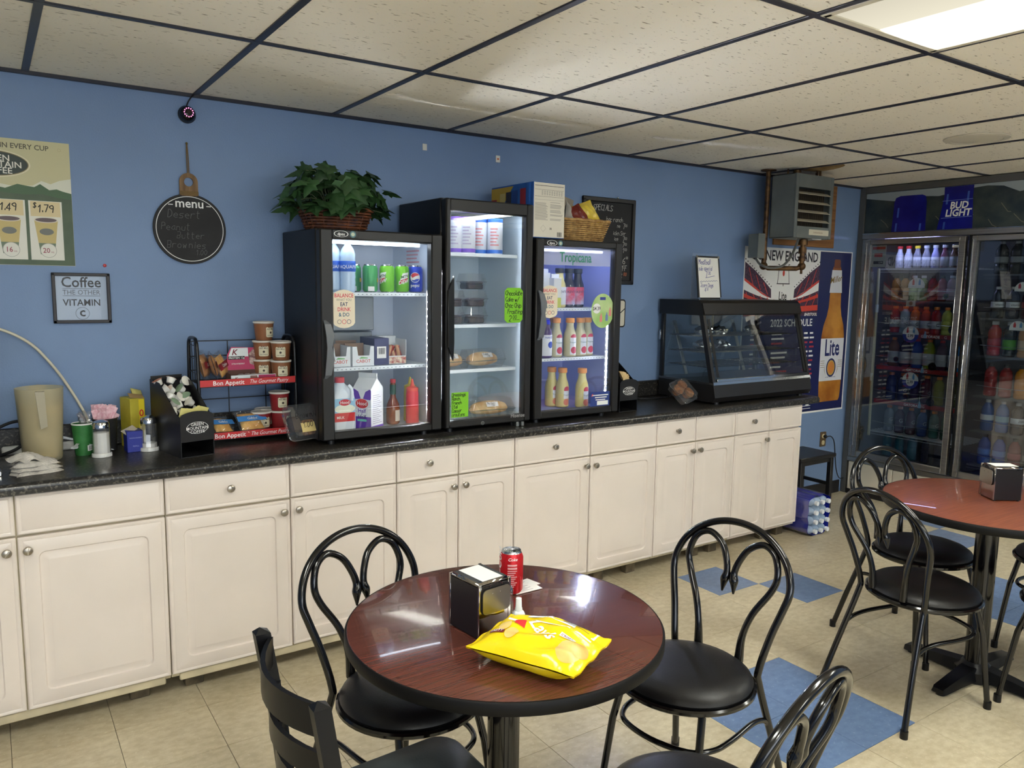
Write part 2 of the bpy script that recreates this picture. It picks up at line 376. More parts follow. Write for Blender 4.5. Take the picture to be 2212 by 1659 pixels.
ceil = struct(MB().box(XL, XR, YF, .02, H+.03, H+.1).build('ceiling', mat('ceiling_void', (60, 56, 50), .9)))
ys = [0, -GD1]
while ys[-1] > YF: ys.append(ys[-1]-2*GS)
xs = [GX0+GS*i for i in range(-5, 11)]
LAMPS = {(xi, yi) for xi in (-1, 3, 7) for yi in (2, 4)}
tm = {}
for a in range(-5, 10):
    for b in range(len(ys)-1):
        if (a, b) in LAMPS: continue
        x0, y0, y1 = GX0+a*GS, ys[b], max(ys[b+1], YF)
        k = round(y0-y1, 3)
        if k not in tm: tm[k] = MB().box(.004, GS-.004, -k+.004, -.004, .002, .02, .003).mesh('ceiling_tile', m_ceil)
        if x0 < XL-.3 or x0+GS > XR+.4: continue
        link('ceiling_tile', tm[k], ceil, (x0, y0, H))
for x in xs:
    if XL < x < XR: MB().box(x-.0125, x+.0125, YF, 0, H-.003, H+.012, .0015).build('ceiling_rail', m_bar, ceil)
for y in ys[1:-1]: MB().box(XL, XR, y-.0125, y+.0125, H-.0035, H+.012, .0015).build('ceiling_rail', m_bar, ceil)
MB().box(XL, XR, -.016, 0, H-.012, H+.004, .001).build('wall_angle', m_bar, ceil)
m_stain = mat('brown_water_stain', (128, 98, 52), .9, rgb2=(165, 138, 92), scale=14)
MB().prism([(p.x, p.y) for p in smooth_path([(3.60, -.31, 0), (3.70, -.27, 0), (3.78, -.33, 0), (3.76, -.45, 0), (3.69, -.56, 0), (3.60, -.58, 0), (3.57, -.45, 0)], 5, True)], H+.0012, H+.0022).build('water_stain', m_stain, ceil)
# round flat vent in the ceiling
t = thing('ceiling_vent', 'round off-white ceiling vent disc between dark rails near the coolers', 'vent', (3.38, -1.50, H))
MB().lathe([(.15, .001), (.15, -.004), (.135, -.009), (.12, -.009), (.118, -.006), (.06, -.012), (0, -.013)], 36).build('cover', mat('vent_white', (205, 198, 180), .6), t)
# lamps
def lamp_mat():
    m = bpy.data.materials.new('lit_prismatic_diffuser'); m.use_nodes = True; nt = m.node_tree; nt.nodes.clear()
    out = nt.nodes.new('ShaderNodeOutputMaterial'); em = nt.nodes.new('ShaderNodeEmission'); tc = nt.nodes.new('ShaderNodeTexCoord')
    sp = nt.nodes.new('ShaderNodeSeparateXYZ'); nt.links.new(tc.outputs['Object'], sp.inputs[0])
    r = nt.nodes.new('ShaderNodeMapRange'); r.inputs['From Min'].default_value = -.3; r.inputs['From Max'].default_value = .3; nt.links.new(sp.outputs['X'], r.inputs['Value'])
    cr = nt.nodes.new('ShaderNodeValToRGB'); e = cr.color_ramp.elements; e[0].position = 0; e[0].color = (.024, .0222, .0175, 1); e[1].position = 1; e[1].color = (.05, .047, .037, 1)
    for ps, c in ((.42, (.03, .028, .022)), (.58, (.9, .9, .82)), (.66, (1.5, 1.5, 1.36)), (.84, (1.5, 1.5, 1.36)), (.92, (.7, .7, .6))):
        q = e.new(ps); q.color = (*c, 1)
    nt.links.new(r.outputs[0], cr.inputs['Fac']); em.inputs[1].default_value = E_LAMP; nt.links.new(cr.outputs['Color'], em.inputs[0]); nt.links.new(em.outputs[0], out.inputs[0]); return m
m_diff = lamp_mat(); m_lampframe = mat('lamp_frame_white', (214, 206, 186), .5)
for (a, b) in sorted(LAMPS):
    x0, y0 = GX0+a*GS, ys[b]; near = (a, b) == (3, 2)
    where = {(3, 2): 'lit fluorescent ceiling panel between the two round tables', (-1, 2): 'lit fluorescent ceiling panel over the slat-back chair end of the room', (7, 2): 'lit fluorescent ceiling panel in front of the glass door coolers', (3, 4): 'lit fluorescent ceiling panel by the middle of the window wall', (-1, 4): 'lit fluorescent ceiling panel by the end of the window wall far from the coolers', (7, 4): 'lit fluorescent ceiling panel between the window wall and the coolers'}[(a, b)]
    t = thing('ceiling_lamp', where, 'lamp', (x0+GS/2, y0-GS, H), 0, 'fluorescent ceiling panels')
    MB().box(-.285, .285, -.585, .585, -.001, .0015).build('diffuser', m_diff, t)
    fr = MB()
    for s_ in (-1, 1): fr.box(s_*.285-.013, s_*.285+.013, -.6, .6, -.005, .004, .002).box(-.29, .29, s_*.585-.013, s_*.585+.013, -.005, .004, .002)
    fr.build('lamp_frame', m_lampframe, t); MB().box(-.298, .298, -.6, .6, .004, .03).build('housing', m_lampframe, t)
# ---------------------------------------------------------------- counter and base cabinets
def counter_mat():
    m = mat('charcoal_speckled_laminate', (42, 40, 38), .28, rgb2=(24, 23, 22), scale=120, detail=5); nt = m.node_tree; b = nt.nodes['Principled BSDF']; rr = [n for n in nt.nodes if n.type == 'VALTORGB'][0]
    g = nt.nodes.new('ShaderNodeNewGeometry'); v = nt.nodes.new('ShaderNodeTexNoise'); v.inputs['Scale'].default_value = 95; v.inputs['Detail'].default_value = 3; nt.links.new(g.outputs['Position'], v.inputs['Vector'])
    r = nt.nodes.new('ShaderNodeValToRGB'); r.color_ramp.elements[0].position = .54; r.color_ramp.elements[1].position = .68; r.color_ramp.elements[1].color = (.55, .55, .55, 1); nt.links.new(v.outputs['Fac'], r.inputs['Fac'])
    mx = nt.nodes.new('ShaderNodeMix'); mx.data_type = 'RGBA'; mx.inputs['B'].default_value = lin((128, 122, 110)); nt.links.new(r.outputs['Color'], mx.inputs['Factor']); nt.links.new(rr.outputs['Color'], mx.inputs['A']); nt.links.new(mx.outputs['Result'], b.inputs['Base Color'])
    return m
m_ctr = counter_mat()
CXL = -2.235
t = thing('countertop', 'long charcoal speckled laminate countertop along the blue wall', 'countertop', (0, 0, 0))
nose = [(-.003, CT-.04), (-.003, CT)]+[(-.543-.02*sin(a), CT-.02+.02*cos(a)) for a in [pi/2*i/6 for i in range(7)]]+[(-.561, CT-.038), (-.555, CT-.042), (-.53, CT-.042), (-.53, CT-.038)]
mb = MB(); n = len(nose); mb.add([(CXL, y, z) for y, z in nose]+[(CX1, y, z) for y, z in nose], [tuple(range(n))[::-1], tuple(range(n, 2*n))]+[(i, (i+1) % n, n+(i+1) % n, n+i) for i in range(n)])
mb.build('worktop', m_ctr, t); struct(MB().box(CXL, CX1-.33, -.02, 0, CT+.0005, CT+.1, .004).build('trim_1', m_ctr))
m_cab = mat('white_thermofoil', (228, 216, 205), .38, var=.025, scale=3)
m_cabin = mat('cream_cabinet_box', (205, 192, 160), .6, var=.12, scale=9); m_knob = mat('brushed_nickel', (176, 168, 156), .28, metal=1)
m_block = mat('grimy_wood_block', (120, 106, 82), .85, var=.35, scale=16); m_gap = mat('dark_gap', (24, 20, 16), .9)
DX = [-2.225, -1.753, -1.281, -.8079, -.3376, .1341, .6077, .9215, 1.2343, 1.7072, 2.1782, 2.4854, 2.8189, 3.1368, 3.4546]
def panel(w_, h_, raised):
    rings = [(0, -.018), (0, -.004), (.004, 0), (.012, 0), (.014, -.0015), (.017, 0)]
    if raised: rings += [(.058, 0), (.062, -.006), (.071, -.0065), (.088, -.0008), (.09, -.0005)]
    mb = MB(); vs = []
    for k, (i, z) in enumerate(rings):
        if raised and k > 5:
            pts = rrect(w_-2*i, h_-2*i, max(.002, .022-(i-.058)*.6), 3)
        else: pts = rrect(w_-2*i, h_-2*i, .0015, 3)
        vs.append([(x, y, z) for x, y in pts])
    n = len(vs[0]); fs = []
    for k in range(len(vs)-1): fs += [(k*n+i, k*n+(i+1) % n, (k+1)*n+(i+1) % n, (k+1)*n+i) for i in range(n)]
    fs.append(tuple((len(vs)-1)*n+i for i in range(n)))
    return mb.add([p for r in vs for p in r], fs)
kme = MB().lathe([(0, .026), (.007, .0258), (.0135, .023), (.0155, .019), (.014, .0155), (.0065, .013), (.0055, .002), (.0095, 0)], 20)
kme.box(-.0012, .0012, -.012, .012, .0245, .0266); kme = kme.mesh('knob', m_knob)
ulab = ['wide white base cabinet at the far counter end, beyond the coffee brewer', 'wide white base cabinet under the coffee brewer', 'wide white base cabinet under the pastry rack', 'narrow white base cabinet below the black fridge with soda cans', 'wide white base cabinet below the juice fridge', 'narrow white base cabinet left of the countertop end unit, below the hot food case', 'white end cabinet at the free end of the countertop']
ulab[5] = 'narrow white base cabinet between the end cabinet and the one below the juice fridge'
ZD0, ZD1, ZW0, ZW1 = .098, .7215, .7285, .8705
for k in range(7):
    x0, xm, x1 = DX[2*k], DX[2*k+1], DX[2*k+2]
    t = thing('base_cabinet', ulab[k], 'cabinet', ((x0+x1)/2, -.533, 0), 0, 'white base cabinets under the counter'); c = (x0+x1)/2
    body = MB().box(x0-c+.001, x1-c-.001, .02, .52, .078, CT-.045, .002)
    body.build('body', m_cabin if k < 6 else m_cab, t)
    if k < 3: MB().box(x0-c+.03 if k else x0-c, x1-c-.02, .012, .03, .06, .094, .004).build('bottom_rail', m_cabin, t)
    for sx in ((-.8, .78) if k < 3 else (.55,) if k in (3,) else (.3, .8)):
        MB().box(sx*(x1-x0)/2-.035, sx*(x1-x0)/2+.035, .075, .12, 0, .078, .003).build('foot_block', m_block, t)
    for side, (a, b) in enumerate(((x0, xm), (xm, x1))):
        dj = rnd.uniform(-.002, .002); wd = b-a-.005; mid = (a+b)/2-c
        d = panel(wd, ZD1-ZD0, True).build('door', m_cab, t, (mid, 0, (ZD0+ZD1)/2+dj), WALL)
        if not (k == 6 and side == 1): link('knob', kme, d, ((wd/2-.028)*(1 if side == 0 else -1), (ZD1-ZD0)/2-.045, 0), (0, 0, rnd.uniform(-.6, .6)))
        w2 = panel(wd, ZW1-ZW0, False).build('drawer_front', m_cab, t, (mid, 0, (ZW0+ZW1)/2), WALL)
        if side == 0: link('knob', kme, w2, (0, .002, 0), (0, 0, rnd.uniform(-1, 1)))
# ================================================================= tables and chairs
m_tube = mat('gloss_black_tube', (9, 8, 9), .14, spec=.6); m_seat = mat('black_vinyl_seat', (12, 11, 12), .42, spec=.35, bump=.06, bscale=220)
m_green = mat('dark_green_vinyl', (38, 48, 50), .5, bump=.05, bscale=200); m_bframe = mat('satin_black_metal', (8, 8, 11), .34, spec=.35)
m_edge = mat('black_table_edge', (9, 8, 8), .55, spec=.22)
def wood_mat(name, a, b, rough, st=(3, 70, 3)):
    m = mat(name, a, rough, rgb2=b, scale=1, stretch=st, detail=6, coat=.6); return m
m_wood = wood_mat('mahogany_laminate', (100, 56, 46), (76, 41, 34), .16, (9, 260, 9))
m_wood_lit = wood_mat('mahogany_laminate_lit', (140, 78, 54), (116, 60, 42), .38, (7, 190, 7))  # same laminate as m_wood, its lighter look under the light put into the colour
def make_table(loc, label, m_top, ra=0):
    t = thing('cafe_table', label, 'table', loc, 0, 'round cafe tables'); R = .4; z = .752
    MB().lathe([(0, z-.03), (R-.004, z-.03), (R-.004, z-.0005), (R-.006, z), (0, z)], 96).build('table_top', m_top, t)
    MB().lathe([(R-.006, z-.032), (R-.001, z-.032), (R+.002, z-.028), (R+.002, z-.005), (R-.001, z-.0008), (R-.004, z-.0003)], 96).build('edge_band', m_edge, t)
    MB().cyl((0, 0, .05), .042, z-.09, 28).build('column', m_tube, t)
    MB().box(-.14, .14, -.025, .025, z-.045, z-.031, .003).box(-.025, .025, -.14, .14, z-.045, z-.031, .003).build('top_bracket', m_bframe, t)
    MB().lathe([(.075, .0), (.075, .045), (.055, .062), (.045, .075), (0, .075)], 24).build('base_hub', m_bframe, t)
    for k in range(4):
        a = MB(); prof = lambda x, w, h: [(x, -w, .012), (x, -w*.75, h), (x, w*.75, h), (x, w, .012)]
        vs = prof(.05, .04, .062)+prof(.16, .033, .052)+prof(.28, .03, .036)+prof(.29, .026, .03)
        fs = []
        for j in range(3): fs += [(4*j+i, 4*j+(i+1) % 4, 4*j+4+(i+1) % 4, 4*j+4+i) for i in range(4)]
        a.add(vs, fs+[(12, 13, 14, 15), (3, 2, 1, 0)]); arm = a.build('base_arm', m_bframe, t, rot=(0, 0, ra+k*pi/2))
        MB().cyl((.265, 0, 0), .018, .014, 14).build('glide', m_bframe, arm)
    return t
T1 = Vector((.205, -2.01, 0)); T2 = Vector((2.50, -2.115, 0))
make_table(T1, 'round mahogany cafe table holding the yellow chip bag', m_wood, pi/4)
make_table(T2, 'round reddish wood cafe table near the glass door coolers', m_wood_lit)
# bentwood-style metal chair, facing +y
def hoop_path():
    L = [(-.205, -.285, .012), (-.178, -.235, .2), (-.150, -.178, .40), (-.150, -.168, .455), (-.170, -.190, .56), (-.192, -.212, .64)]
    arch = []
    for i in range(0, 13):
        a = pi-pi*i/12; arch.append((.203*cos(a), -.228-.05*sin(a), .69+.168*sin(a)))
    R = [(-x, y, z) for x, y, z in L[::-1]]
    return smooth_path(L+arch+R, 4)
def make_chair():
    t = thing('cafe_chair', '', 'chair', (0, 0, 0), 0, 'black hoop-back cafe chairs')
    MB().lathe([(0, .487), (.08, .486), (.14, .481), (.175, .472), (.194, .459), (.199, .449), (.195, .441), (0, .441)], 48).build('seat', m_seat, t)
    MB().lathe([(.19, .441), (.203, .441), (.209, .436), (.209, .428), (.203, .423), (.19, .423), (0, .425)], 48).build('seat_rim', m_tube, t)
    MB().tube(hoop_path(), .0115, 12).build('back_hoop', m_tube, t)
    for s in (-1, 1):
        P = smooth_path([(s*.072, -.186, .45), (s*.078, -.190, .53), (s*.100, -.205, .605), (s*.142, -.232, .68), (s*.156, -.242, .73), (s*.138, -.256, .788), (s*.095, -.264, .81), (s*.048, -.26, .785), (s*.022, -.248, .74), (s*.0125, -.238, .70), (s*.017, -.232, .675), (s*.02, -.226, .64)], 5)
        n = len(P); r = [.0108]*n
        for i in range(n):
            f = i/(n-1)
            if f > .8: r[i] = .0108+.0035*sin(min(1, (f-.8)/.1)*pi/2) if f < .9 else max(.003, .0143*(1-(f-.9)/.1*.8))
            if f < .1: r[i] = .0108+.004*(1-f/.1)
        MB().tube(P, r, 10).build('heart_scroll', m_tube, t)
        MB().tube([(s*.135, .115, .432), (s*.15, .15, .3), (s*.168, .19, .012)], [.0112, .0112, .0105], 10).build('leg', m_tube, t)
        MB().cyl((s*.168, .19, 0), .014, .03, 12).build('foot_cap', m_bframe, t); MB().cyl((s*.206, -.286, 0), .014, .03, 12).build('foot_cap', m_bframe, t)
    br = smooth_path([(-.172, -.222, .245), (-.165, -.20, .285), (-.162, -.13, .305), (-.165, 0, .305), (-.155, .085, .305), (-.11, .142, .305), (0, .165, .305), (.11, .142, .305), (.155, .085, .305), (.165, 0, .305), (.162, -.13, .305), (.165, -.20, .285), (.172, -.222, .245)], 5)
    MB().tube(br, .0085, 10).build('horseshoe_brace', m_tube, t)
    return t
CH = [((.092, -1.70, 0), (.22, -.975), 'black hoop-back chair tucked under the table, between the cabinets and the slat-back chair'),
      ((.835, -2.045, 0), (-.984, -.18), 'black hoop-back chair standing on the big blue floor square beside the chip bag table'),
      ((.395, -2.485, 0), (-.19, .98), 'black hoop-back chair cut off below, opposite the cabinets at the chip bag table'),
      ((2.13, -2.065, 0), (.978, -.21), 'black hoop-back chair at the reddish table, turned toward the coolers, seat shining'),
      ((2.585, -1.815, 0), (-.18, -.98), 'black hoop-back chair between the reddish table and the glass door coolers'),
      ((2.52, -2.47, 0), (.1, .99), 'black hoop-back chair partly out of frame beside the reddish table base'),
      ((3.03, -2.22, 0), (-.98, .15), 'black hoop-back chair mostly out of frame across the reddish table')]
proto = make_chair()
for k, (loc, f, lb) in enumerate(CH):
    rz = math.atan2(-f[0], f[1])
    if k == 0: proto.location = loc; proto.rotation_euler = (0, 0, rz); proto['label'] = lb
    else: dup(proto, loc, rz, lb)
# slat-back chair facing +x
t = thing('slat_chair', 'black metal slat-back chair with dark green vinyl seat', 'chair', (-.155, -2.155, 0))
MB().add(*(lambda pts: ([(x, y, .435) for x, y in pts]+[(x*1.0, y*1.0, .452) for x, y in pts]+[(x*.93, y*.93, .466) for x, y in pts]+[(x*.6, y*.6, .470) for x, y in pts],
     [tuple(range(len(pts)))[::-1]]+[(j*len(pts)+i, j*len(pts)+(i+1) % len(pts), (j+1)*len(pts)+(i+1) % len(pts), (j+1)*len(pts)+i) for j in range(3) for i in range(len(pts))]+[tuple(range(3*len(pts), 4*len(pts)))]))(
     [(x, y*(1.0 if x > 0 else .93)) for x, y in rrect(.43, .42, .055, 5, .02, 0)])).build('seat', m_green, t, ang=50)
for s in (-1, 1):
    P = [(-.24, s*.17, .01), (-.205, s*.17, .25), (-.195, s*.172, .46), (-.215, s*.174, .66), (-.245, s*.176, .855)]
    mb = MB()
    for (a, b) in zip(P, P[1:]):
        pass
    vs = []
    for (x, y, z) in P: vs += [(x-.016, y-.014, z), (x+.016, y-.014, z), (x+.016, y+.014, z), (x-.016, y+.014, z)]
    fs = [(4*j+i, 4*j+(i+1) % 4, 4*j+4+(i+1) % 4, 4*j+4+i) for j in range(4) for i in range(4)]
    x, y, z = P[-1]; vs.append((x-.004, y, z+.012)); fs += [(16, 17, 20), (17, 18, 20), (18, 19, 20), (19, 16, 20), (3, 2, 1, 0)]
    mb.add(vs, fs).build('back_post', m_bframe, t)
    mb = MB(); mb.add([(.19+a*.014, s*.175+b*.014, .435) for a, b in ((-1, -1), (1, -1), (1, 1), (-1, 1))]+[(.205+a*.012, s*.185+b*.012, 0) for a, b in ((-1, -1), (1, -1), (1, 1), (-1, 1))], [(0, 1, 2, 3), (7, 6, 5, 4)]+[(i, 4+i, 4+(i+1) % 4, (i+1) % 4) for i in range(4)]); mb.build('leg', m_bframe, t)
    MB().box(-.2, .2, s*.175-.009, s*.175+.009, .17, .19, .002).build('side_rail', m_bframe, t)
for z0, h_ in ((.782, .062), (.692, .05), (.612, .05), (.535, .05)):
    mb = MB(); n = 10; vs = []
    xo = -.245+(.855-z0-h_/2)*.15
    for i in range(n+1):
        y = -.165+.33*i/n; d = -.055*(1-(y/.165)**2)
        for (dx, zz) in ((-.005, z0), (.005, z0), (.005, z0+h_), (-.005, z0+h_)): vs.append((xo+.01+d+dx, y, zz))
    fs = [(4*j+i, 4*j+4+i, 4*j+4+(i+1) % 4, 4*j+(i+1) % 4) for j in range(n) for i in range(4)]+[(0, 1, 2, 3), (4*n+3, 4*n+2, 4*n+1, 4*n)]
    mb.add(vs, fs).build('back_slat', m_bframe, t)
MB().box(-.2, .2, -.18, .18, .418, .435, .003).build('seat_frame', m_bframe, t)
# ================================================================= counter-top refrigerators
m_blk = mat('black_fridge_plastic', (24, 23, 23), .42); m_blkside = mat('black_fridge_steel', (12, 14, 20), .5)
m_lin1 = mat('fridge_liner_white', (212, 220, 232), .5); m_lin3 = mat('fridge_liner_bluish', (176, 184, 238), .5); m_lin2 = mat('fridge_liner_pale', (206, 220, 228), .5)
m_shelf = mat('white_wire_shelf', (232, 240, 244), .4); m_gray = mat('grey_handle', (98, 102, 106), .35); m_white = mat('plain_white', (235, 235, 232), .5); m_black = mat('print_black', (20, 20, 22), .6)
m_steel = mat('fridge_steel_panel', (168, 172, 170), .3, metal=.9)
m_glass = glassmat('fridge_glass', refl=.035); m_led = mat('led_dot', (240, 246, 255), .4, emit=E_LED, ecol=(236, 244, 255)); m_ledb = mat('led_dot_blue', (225, 232, 255), .4, emit=E_LED, ecol=(205, 218, 255))
m_ledt = mat('led_bar', (240, 246, 255), .4, emit=E_LEDTOP, ecol=(232, 243, 255)); m_ledtb = mat('led_bar_blue', (225, 232, 255), .4, emit=E_LEDTOP, ecol=(200, 214, 255))
M = lambda n, c, r=.5, **k: mat(n, c, r, **k)
FY0 = -.51
def fridge(x0, x1, zt, label, gl, shelves, liner, ledm, ledt, leds=None, style=1):
    """origin at the lower front left corner of the door; local y runs to the wall"""
    W, Ht = x1-x0, zt-.934; t = thing('display_fridge', label, 'fridge', (x0, FY0, .914)); b0 = .02
    g0, g1, h0, h1 = gl[0]-x0, gl[1]-x0, gl[2]-.914, gl[3]-.914; top = zt-.914
    w = .028
    c = MB().box(0, w, .055, .475, b0, top, .004).box(W-w, W, .055, .475, b0, top, .004).box(w, W-w, .055, .475, top-.045, top, .002).box(w, W-w, .055, .475, b0, b0+.022, .002).box(w, W-w, .455, .475, b0, top)
    c.build('cabinet', m_blkside, t)
    l = MB(); i0, i1, j0, j1, zb, zt_ = w+.001, W-w-.001, .057, .454, b0+.024, top-.047
    l.add([(i0, j0, zb), (i1, j0, zb), (i1, j1, zb), (i0, j1, zb), (i0, j0, zt_), (i1, j0, zt_), (i1, j1, zt_), (i0, j1, zt_)], [(0, 1, 2, 3), (7, 6, 5, 4), (0, 3, 7, 4), (2, 1, 5, 6), (3, 2, 6, 7)])
    l.build('liner', liner, t)
    d = MB(); e = .006
    d.box(0, g0, 0, .048, b0+.006, top-.004, e).box(g1, W, 0, .048, b0+.006, top-.004, e).box(g0-e, g1+e, .001, .048, h1, top-.004, e).box(g0-e, g1+e, .001, .048, b0+.006, h0, e)
    door = d.build('door_frame', m_blk, t)
    MB().box(g0-.004, g1+.004, .016, .02, h0-.004, h1+.004).build('glass_pane', m_glass, door)
    for z in shelves:
        z -= .914; s = MB().box(w+.012, W-w-.012, .075, .082, z-.016, z, .002).box(w+.012, W-w-.012, .44, .446, z-.008, z, .001)
        for i in range(26): x = w+.02+(W-2*w-.04)*i/25; s.box(x-.0016, x+.0016, .08, .442, z-.004, z)
        s.build('shelf', m_shelf, t)
        hl = MB()
        for i in range(24): x = w+.03+(W-2*w-.06)*i/23; hl.box(x-.003, x+.003, .0742, .0755, z-.010, z-.007)
        if style != 2: hl.build('shelf_slots', M('slot_grey', (120, 130, 140)), t)
    for fx in (.06, W-.06):
        for fy in (.07, .43): MB().cyl((fx, fy, 0), .016, b0+.002, 12).build('foot', m_blk, t)
    if leds:
        lx = W-w-.014 if style == 1 else w+.012
        st = MB().box(lx-.008, lx+.008, .058, .066, h0+.01, leds[1]-.914+.02, .001).build('led_strip', m_white, t); dm = MB()
        n = leds[2]; me = MB().sph((0, 0, 0), (.0055, .0045, .0055), 8, 6).mesh('led', ledm)
        for i in range(n): link('led', me, st, (lx-.002, .0605, leds[0]-.914+(leds[1]-leds[0])*i/(n-1)))
    MB().box(w+.05, W-w-.05, .058 if style == 2 else .07, .085, zt_-(.005 if style == 2 else .012), zt_-.001, .001).build('light_bar', ledt, t)
    if style == 1:
        hd = MB(); P = [(.006, -.002, .36), (.012, -.018, .345), (.02, -.026, .30), (.016, -.028, .25), (.02, -.026, .20), (.012, -.018, .135), (.006, -.002, .12)]
        vs = []
        for k, (x, y, z) in enumerate(P):
            w_ = (.008, .016, .02, .013, .02, .016, .008)[k]; vs += [(x-w_+.006, y, z), (x+w_, y, z), (x+w_, y-.007, z), (x-w_+.006, y-.007, z)]
        hd.add(vs, [(4*j+i, 4*j+(i+1) % 4, 4*j+4+(i+1) % 4, 4*j+4+i) for j in range(6) for i in range(4)]+[(0, 1, 2, 3), (27, 26, 25, 24)]).build('handle', m_gray, door, (0.004, 0, .17 if x0 < 1 else .30), ang=20)
        # badge plate
        bp = MB().box(.055, .165, -.001, .002, top-.038, top-.008, .001).build('badge_plate', M('badge_black', (12, 12, 13), .3), door)
        MB().ring(.09, 0, .028, .031, 0, 36, .42).build('badge_ring', m_white, bp, (0, -.0014, top-.023), WALL)
        txt(MB(), 'dpsu', .017, .09, -.006, 0, off=.012).build('badge_lettering', m_white, bp, (0, -.0014, top-.023), WALL)
        MB().disc(.141, 0, .0135).build('round_sticker', M('sticker_pale', (190, 200, 178)), bp, (0, -.0014, top-.023), WALL)
        MB().ring(.141, 0, .008, .0135, .0003).build('sticker_ring', M('sticker_teal', (80, 120, 130)), bp, (0, -.0014, top-.023), WALL)
    else:
        # moulded pull recess on the hinge-free side and maker's name
        MB().prism([(.010, .66), (.036, .72), (.038, .42), (.034, .34), (.010, .40)], 0, .012).build('pull_handle', M('pull_black', (8, 8, 9), .3), door, (0, 0, 0), WALL)
        MB().box(.004, .012, -.012, 0, .40, .66, .003).build('pull_lip', m_blk, door)
        txt(MB(), 'Hisense', .026, W-.035, 0, 0, off=.01, align='RIGHT').build('maker_lettering', M('silver_print', (150, 150, 150), .4), door, (0, -.0012, b0+.03), WALL)
        MB().disc(0, 0, .009).build('lock', m_steel, door, (W*.42, -.0014, b0+.018), WALL); MB().ring(0, 0, .003, .006, .0004).build('lock_ring', m_black, door, (W*.42, -.0014, b0+.018), WALL)
        for k in range(2): MB().box(W-.075+k*.03, W-.06+k*.03, .01, .05, .002, b0+.004, .001).build('hinge_bracket', m_steel, t)
    return t
F1X, F2X, F3X = (.283, .846), (.862, 1.337), (1.357, 1.906)
f1 = fridge(*F1X, 1.818, 'black glass-door fridge with soda cans and half and half, the ivy basket on it', (.338, .79, .975, 1.772), (1.557, 1.237), m_lin1, m_led, m_ledt, (1.03, 1.55, 17))
f2 = fridge(*F2X, 1.98, 'tallest black glass-door fridge with sandwiches and chocolate cake', (.888, 1.297, .975, 1.92), (1.742, 1.412, 1.20), m_lin2, m_led, m_ledt, (1.02, 1.85, 22), 2)
f3 = fridge(*F3X, 1.826, 'black glass-door fridge with juice bottles, the chip basket on it', (1.405, 1.858, .977, 1.788), (1.487, 1.233), m_lin3, m_ledb, m_ledtb, (1.05, 1.53, 15))
# inner steel evaporator cover and fan of the soda fridge
c = MB().box(.06, .40, .38, .453, .46, .62, .004)
c.build('evaporator_cover', m_steel, f1); MB().box(.06, .40, .40, .452, .10, .455, .004).build('perforated_panel', m_steel, f1)
sl = MB()
for r in range(4):
    for k in range(5): sl.box(.10+k*.06-(.02 if r % 2 else 0), .112+k*.06-(.02 if r % 2 else 0), .3985, .4005, .345+r*.03-.05, .349+r*.03-.05)
sl.build('vent_slots', m_black, f1)
fg = MB()
for k in range(9): fg.box(.10, .20, .445, .448, .705+k*.012, .708+k*.012)
fg.build('fan_grille', M('grille_grey', (90, 95, 102)), f1); MB().cyl((0, 0, 0), .045, .005, 24).build('fan_opening', m_black, f1, (.15, .452, .755), WALL)
MB().lathe([(0, .014), (.016, .014), (.018, 0)], 18).build('thermostat_knob', M('knob_grey', (88, 92, 96)), f1, (.285, .452, .745), WALL)
# (the small red notice on the side liner is printed as plain lines, its words cannot be read)
nl = MB()
for k in range(9): nl.rect(0, .13-(.06 if k in (4, 7) else .012*(k % 3)), -k*.017, -k*.017+.007)
nl.build('notice_print', M('faded_red_print', (214, 150, 160)), f1, (F1X[1]-F1X[0]-.0305, .30, .83), (pi/2, 0, -pi/2))
# header strip of the juice fridge
MB().box(.05, .49, .030, .033, .785, .872, .001).build('header_strip', glassmat('frosted_strip', op=.42, opc=(225, 228, 240), refl=.03), f3)
txt(MB(), 'Tropicana', .06, 0, 0, 0, off=.016, sx=.86, sy=1.15, sp=.97).build('header_lettering', M('tropicana_green', (40, 140, 84)), f3, (.262, .029, .803), WALL)
# strip of LEDs under fridge header is part of the light bar
# ---------------------------------------------------------------- stickers on the glass
def balance(fr, x, z, label):
    o = thing('balance_sticker', label, 'sticker', (fr.location.x+x, FY0+.0155, .914+z), WALL, 'rounded slogan stickers')
    out = [(px, py) for px, py in [(-.048, .058), (-.04, .068), (-.02, .077), (0, .08), (.02, .077), (.04, .068), (.048, .058), (.048, -.058), (.04, -.068), (.02, -.077), (0, -.08), (-.02, -.077), (-.04, -.068), (-.048, -.058)]]
    MB().prism(out, 0, .0006).build('backing', M('sticker_beige', (226, 214, 190)), o); c1, c2, c3 = M('slogan_red', (205, 60, 82)), M('slogan_navy', (40, 52, 92)), M('slogan_grey', (120, 118, 110))
    for s, sz, y, m in (('BALANCE', .0225, .048, c1), ('WHAT YOU', .0145, .033, c3), ('EAT', .0225, .012, c2), ('DRINK', .0225, -.009, c1), ('& DO', .0225, -.031, M('slogan_teal', (48, 96, 122)))):
        txt(MB(), s, sz, 0, y, .0009, off=.015 if sz > .02 else 0, sx=.85).build('slogan_line', m, o)
    for k in range(3): MB().ring((k-1)*.021, -.053, .0075, .0095, .0009, 20).build('icon_ring', (c3, c1, c2)[k], o)
    return o
balance(f1, .105, .575, 'beige slogan sticker on the glass of the soda fridge'); balance(f3, .094, .605, 'beige slogan sticker on the glass of the juice fridge')
o = thing('price_sticker', 'round green price sticker on the juice fridge glass', 'sticker', (F3X[0]+.435, FY0+.0155, 1.473), WALL)
MB().prism([(.075*cos(i*pi/20), .088*sin(i*pi/20)) for i in range(40)], 0, .0006).build('backing', M('price_green', (150, 190, 108), .4, rgb2=(186, 206, 150), scale=9), o)
